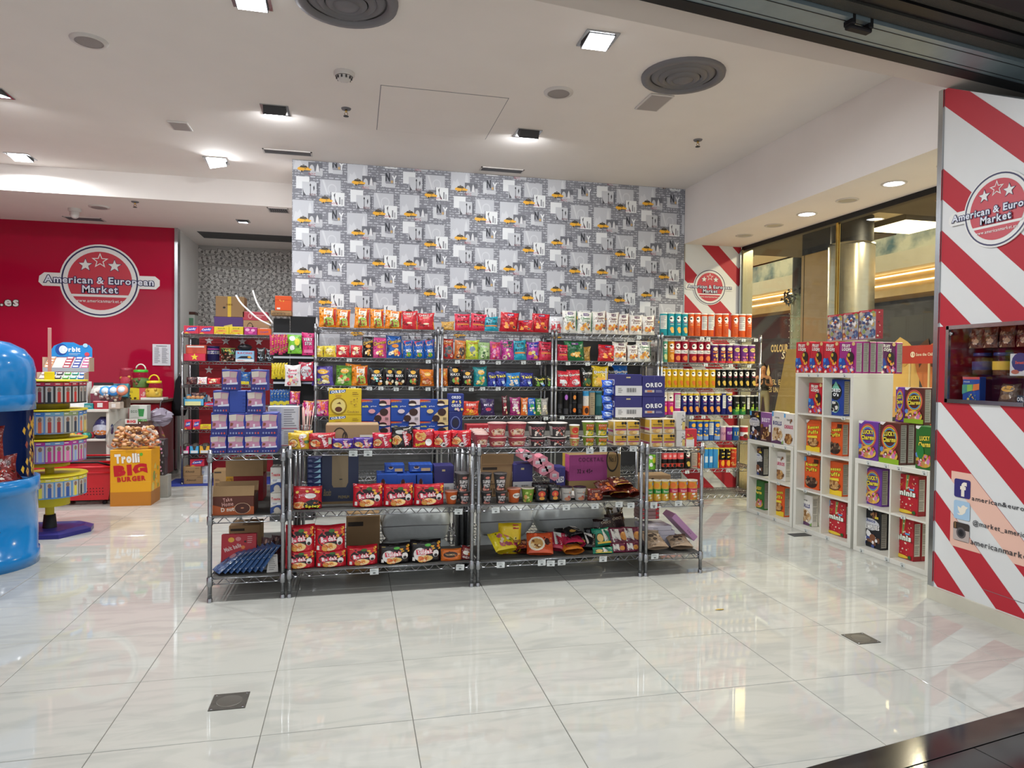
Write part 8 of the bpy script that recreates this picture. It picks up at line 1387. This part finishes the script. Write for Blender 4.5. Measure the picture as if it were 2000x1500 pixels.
mb=MB(); pr=[(.22,.0),(.26,.02),(.285,.10),(.24,.22),(.15,.31),(.0,.33)]; mb.lathe(pr,8); d_=mb.build('clear_dome','clear_plastic',t,(0,0,hT_+.002),(0,0,math.pi/8)); d_.scale=(1,.72,1); mb=MB(); mb.box(-.06,-.18,.31,.06,-.175,.36,lin('#d8d4cc')); mb2=mb; art(mb,lambda u,v,o_:(-.06+.12*u,-.1801-o_,.31+.05*v),[('t','BIG',.5,.5,.7,.6,'#c2202a',{'off':.06})],asp=2.4,flat=True); mb.build('label','card',t,(0,.03,hT_-.04)); mb=MB(); mb.bbox(-.045,-.182,hT_-.03,.045,-.172,hT_+.01,.003); mb.build('clasp','clear_plastic',t)
gm=MB(); gm.lathe([(0,-.012),(.026,-.012),(.028,-.005)],9,col=lin('#d8a070')); gm.lathe([(.03,-.005),(.03,.0)],9,col=lin('#8a3a2a')); gm.lathe([(.031,0),(.031,.004)],9,col=lin('#d8b84a')); gm.lathe([(.028,.004),(.024,.014),(.012,.02),(0,.021)],9,col=lin('#dca67a')); gm=gm.mesh('gummy_burger','plastic'); gm2=MB(); gm2.bbox(-.024,-.006,-.024,.024,.006,.024,.003,lin('#e0d2c4')); gm2.lathe([(0,-.02),(.026,-.02),(.03,-.01),(.026,.0)],8,col=lin('#d88a5a')); gm2=gm2.mesh('gummy_burger','plastic'); R=random.Random(12); k=0
while k<105:
    z=R.uniform(.02,.21); rr=.235 if z<.1 else .235-(z-.1)*.7; a=R.uniform(0,6.28); q=rr*R.uniform(.55,.98); x=q*math.cos(a); y=q*.7*math.sin(a)
    if y>.06: continue
    o=link('gummy_burger',R.choice((gm,gm,gm2)),None,(cxT+x,7.99+y,hT_+.012+z),(R.uniform(-.6,.6),R.uniform(-.6,.6),R.uniform(0,6))); o['category']='sweet'; o['group']='burger sweets in the clear dome'; PROD.append((o,'small layered burger sweet in clear dome')); k+=1
box('pinkblk','toy_box','pink and black toy box','#3a3438',[('n',4,9,['#c84a86','#d8a0b8','#8a8a8e'],.1,.1,.9,.9,.16)],z=(.14,.2,.12)); zq=boxpx('pinkblk',303,322,894,0,8.25,'lower, beside the yellow display',.25,.12); boxpx('pinkblk',305,323,858,0,8.25,'upper, beside the yellow display',zq,.12); mb=MB(); mb.bbox(-.08,0,0,.08,.14,.249,.004); o=mb.build('low_plinth','base_grey',None,(onY(313,930,8.25).x,8.25,0)); reg(o,'grey plinth under the pink and black boxes','plinth')
# ---- red wheeled baskets
mat('basket_red','#c8202a',rough=.35,noise=.05); mat('basket_dark','#5a0e16',rough=.6)
def basket(x,y,label):
    t=empty('shopping_basket',(x,y,0),0,label,'basket','red wheeled baskets'); mb=MB(); a,b,c,d=.24,.17,.30,.22; z0,z1=.05,.40; h=[(-a,-b,z0),(a,-b,z0),(a,b,z0),(-a,b,z0),(-c,-d,z1),(c,-d,z1),(c,d,z1),(-c,d,z1)]
    mb.raw(h,[(0,3,2,1),(0,1,5,4),(1,2,6,5),(2,3,7,6),(3,0,4,7)]); mb.build('body','basket_red',t)
    mb=MB(); mb.tube([(-c,-d,z1),(c,-d,z1),(c,d,z1),(-c,d,z1),(-c,-d,z1)],.014,6); mb.tube([(-c*.97,-d*.97,z1-.06),(c*.97,-d*.97,z1-.06)],.009,6); mb.build('rim','basket_red',t)
    for r in range(3):
        for k in range(14):
            f=.16+.09*r; q=(z0+(z1-z0)*f); yy=-(b+(d-b)*f)-.0015; xx=(-.19+.029*k); mb=MB(); mb.box(xx,yy,q,xx+.012,yy+.002,q+.032); mb.build('slot','basket_dark',t)
    for s in (-1,1): mb=MB(); mb.tube([(-c*.9,s*d*.6,z1),(-c*.5,s*d*.9,z1+.05),(c*.5,s*d*.9,z1+.05),(c*.9,s*d*.6,z1)],.011,6); mb.build('handle','black',t)
    mb=MB(); mb.tube([(c,0,z1-.05),(c+.05,0,z1+.08),(c+.02,0,z1+.1),(-c*.4,0,z1+.1)],.009,6); mb.build('pull_bar','basket_red',t)
    for sx in (-1,1):
        for sy in (-1,1): mb=MB(); mb.lathe([(0,-.012),(.022,-.012),(.022,.012),(0,.012)],14); mb.build('wheel','black',t,(sx*.2,sy*.14,.022),(math.pi/2,0,0)); 
basket((onZ(107,990,0).x+onZ(200,985,0).x)/2+.03,8.12,'red wheeled shopping basket beside the yellow display carton'); basket(onZ(45,990,0).x-.1,8.12,'red wheeled basket mostly hidden behind the blue bin')
# ---- yellow spinner stand with blister packs
SX,SY=-2.575,6.69; t=empty('spinner_stand',(SX,SY,0),0,'yellow spinner stand with purple foot hung with blister packs','display stand')
mat('yellow_pl','#d8c418',rough=.4,noise=.04); mat('purple_pl','#2e2a78',rough=.35)
mb=MB(); pts=[(-.30,-.17),(-.17,-.27),(.17,-.27),(.33,-.02),(.30,.14),(.2,.24),(-.2,.24),(-.33,.05)]; n=8; mb.raw([(x,y,0) for x,y in pts]+[(x,y,.035) for x,y in pts]+[(x*.82,y*.82,.055) for x,y in pts]+[(x*.7,y*.7,.045) for x,y in pts],[tuple(range(8))[::-1]]+[(k*8+i,k*8+(i+1)%8,(k+1)*8+(i+1)%8,(k+1)*8+i) for k in range(3) for i in range(8)]+[tuple(range(24,32))]); mb.build('foot','purple_pl',t)
mb=MB(); mb.lathe([(.055,.045),(.045,.16),(.0,.16)],12); mb.build('socket','black',t); mb=MB(); mb.lathe([(.034,.15),(.034,1.33)],16); mb.build('pole','yellow_pl',t); mb=MB(); mb.bbox(-.038,-.012,1.32,.038,.012,1.40,.003); mb.build('sign_socket','yellow_pl',t); mb=MB(); mb.bbox(-.012,-.004,1.40,.016,.004,1.78,.002); mb.build('sign_blade',mat('blade_pink','#c88a84',rough=.5),t)
TZ=[1.325,1.075,.825,.515]
for i,z in enumerate(TZ): mb=MB(); mb.lathe([(.0,z-.006),(.285,z-.006),(.285,z+.006),(0,z+.006)],20); mb.build('tray','yellow_pl',t); mb=MB(); mb.lathe([(.15,z-.13 if i else z-.24),(.15,z-.22 if i<3 else z-.27)] if i<3 else [(.15,z-.27),(.15,z-.13)],20); mb.build('drum','yellow_pl',t); mb=MB(); mb.lathe([(.15,z-.24),(.15,z-.0)],20) if i<3 else None; mb.build('core','yellow_pl',t) if i<3 else None
def blist(key,c,c2,hd,nm): 
    box(key,'blister_pack','blister pack with '+nm+' dispenser',c,[('r',0,.84,1,1,hd),('r',.12,.08,.88,.8,'#b8b4ac'),('r',.32,.06,.68,.56,c2),('e',.5,.66,.2,.11,'#8a6a5a'),('w',.1,.88,.9,.97,1,'#e0dcd4')],z=(.07,.17,.022),k='blister pack',m='plastic')
BL = [[('#4a3a38','#8a2a34','#b83044','dark red'),('#3a3634','#2a2a2e','#a83044','black'),('#4a3a3e','#6a4a8a','#b83044','purple'),('#403836','#c23a34','#b83a44','bright red')],[('#5a86b8','#d8704a','#4a7ab8','salmon'),('#8a8a80','#3a3f4c','#8a9a6a','navy'),('#c8b84a','#d8b83a','#4a7ab8','yellow'),('#7a86a0','#a8342c','#6a9ab0','red')],[('#b83a86','#d87aa8','#a83a8a','pink'),('#7a6aa8','#8a9ac8','#a83a8a','lilac'),('#a83a7a','#c23a86','#6a8ab0','magenta'),('#6a8a8a','#4a7a6a','#8a8a9a','sea green')],[('#6a9ac0','#d8c84a','#d8c83a','yellow'),('#5a8ab8','#3a5a9a','#d8c83a','blue'),('#7a6a5a','#2a2a30','#d8c83a','dark')]]
for ti,row_ in enumerate(BL):
    for vi,v in enumerate(row_): blist('bl%d%d'%(ti,vi),*v)
for ti,(z,key,hh) in enumerate(zip(TZ,'0123',(.18,.185,.18,.17))):
    for k in range(18):
        a=-math.pi/2+(k-8.5)*.245
        if ti==3 and k in (6,7,8): continue
        r=.262; o=put_at('bl%d%d'%(ti,random.randrange(len(BL[ti]))),(SX+r*math.cos(a),SY+r*math.sin(a),z-.012-hh),(1,1,hh/.17),(0,0,a+math.pi/2+random.uniform(-.12,.12)),('on top tier','on second tier','on third tier','on lowest tier')[ti]+' of spinner')
# ---- blue sweets machine
BX,BY,BR=-2.665,5.66,.385; t=empty('sweets_machine',(BX,BY,0),0,'big glossy blue sweets dispenser bin with yellow top at left edge','dispenser')
mat('blue_gloss','#1a7cc0',rough=.16,noise=.03,coat=.4); mat('blue_deep','#1f3f86',rough=.4)
mb=MB(); mb.lathe([(0,.0),(BR+.01,.0),(BR+.01,.10),(BR,.105),(BR,.53),(BR+.012,.535),(BR+.012,.635),(BR-.02,.64),(BR-.03,.56),(0,.55)],40); mb.build('lower_bin','blue_gloss',t)
for z in (.1025,.532): mb=MB(); mb.lathe([(BR+.0005,z-.002),(BR+.0005,z+.002)],40); mb.build('seam','blue_deep',t)
mb=MB(); mb.lathe([(BR-.035,1.13),(BR-.012,1.13),(BR-.012,1.24),(BR-.014,1.243),(BR-.012,1.246),(BR-.012,1.42),(BR-.03,1.50),(BR-.08,1.57),(BR-.17,1.62),(BR-.28,1.64),(0,1.645)],40); mb.build('hood','blue_gloss',t)
mb=MB(); mb.lathe([(BR-.03,.6),(BR-.03,1.14)],24,a0=math.radians(20),a1=math.radians(200)); mb.build('back_shell','blue_deep',t)
mb=MB(); mb.lathe([(BR-.02,.63),(BR-.02,1.13)],10,a0=math.radians(-20),a1=math.radians(20)); mb.build('clear_side','clear_plastic',t); R=random.Random(3)
for i in range(34): mb=MB(); a=math.radians(R.uniform(-14,16)); z=R.uniform(.66,1.06); p=[((BR-.027)*math.cos(a+u),(BR-.027)*math.sin(a+u),z+v) for u,v in ((-.05,0),(0,.03),(.05,.01),(.02,-.03))]; mb.raw(p,[(0,1,2,3)],lin(R.choice(['#d8b02a','#e0c450','#8a3a2a','#c89a2a']))); mb.build('sticker','print',t)
mb=MB(); mb.lathe([(.14,1.645),(.10,1.70),(.0,1.705)],8); mb.build('cap','yellow_pl',t); mb=MB(); mb.lathe([(.02,1.70),(.02,1.95)],10); mb.build('cap_post',mat('post_cream','#d8a860',rough=.5),t)
for z in (.12,): 
    for yy in (.3,): pass
mb=MB(); art(mb,lambda u,v,o_:tuple((BR+.002+o_)*k for k in (math.cos(-1.05+.5*u),math.sin(-1.05+.5*u)))+(.2+.3*v,),[('p',[(.0,.4),(.2,.75),(.25,.55),(.5,.7),(.4,.45),(.62,.3),(.3,.32)],'#16181c')],asp=1,flat=True); mb.build('splash_print','print',t)
bag('redpk','sweets_bag','dark red foil sweets bag','#7a1f1c',[('n',4,9,['#b83a2a','#d8d0c8','#4a1414'],.1,.1,.9,.9,.15)],z=(.2,.24,.08),k='bag')
for i,(dx,dy,z,rx,rz) in enumerate(((.08,-.16,.57,-.1,.2),(.2,-.05,.57,-.15,.6),(.12,-.08,.78,-.2,.3),(.24,-.2,.585,-1.1,.4),(.05,-.25,.585,-1.1,-.2),(.22,.02,.60,-.9,.9))): put_at('redpk',(BX+dx,BY+dy,z),(1,1,1),(rx,0,rz),'in the blue dispenser')
# ================================================================== LABELS: tell like things apart by their place
ORD = ['first','second','third','fourth','fifth','sixth','seventh','eighth','ninth','tenth','eleventh','twelfth','thirteenth','fourteenth','fifteenth','sixteenth','seventeenth','eighteenth']
bpy.context.view_layer.update()
by = {}
for o, d in PROD: by.setdefault(d.strip(), []).append(o)
for d, L in by.items():
    n = len(L)
    if n == 1: L[0]['label'] = d; continue
    if n > 18:                                       # nothing tells these apart
        for o in L: o['label'] = d
        continue
    P = {o.name: topix(o.location) for o in L}
    xs_ = [p[0] for p in P.values()]; ys_ = [p[1] for p in P.values()]
    if max(ys_)-min(ys_) > 1.5*(max(xs_)-min(xs_)):
        L.sort(key=lambda o: -P[o.name][1]); ends = ('lowest','topmost'); way = ' from bottom'
    else:
        L.sort(key=lambda o: P[o.name][0]); ends = ('leftmost','rightmost'); way = ' from left'
    for i, o in enumerate(L):
        o['label'] = ends[0]+' '+d if i == 0 else ends[1]+' '+d if i == n-1 else d+', '+ORD[i]+way
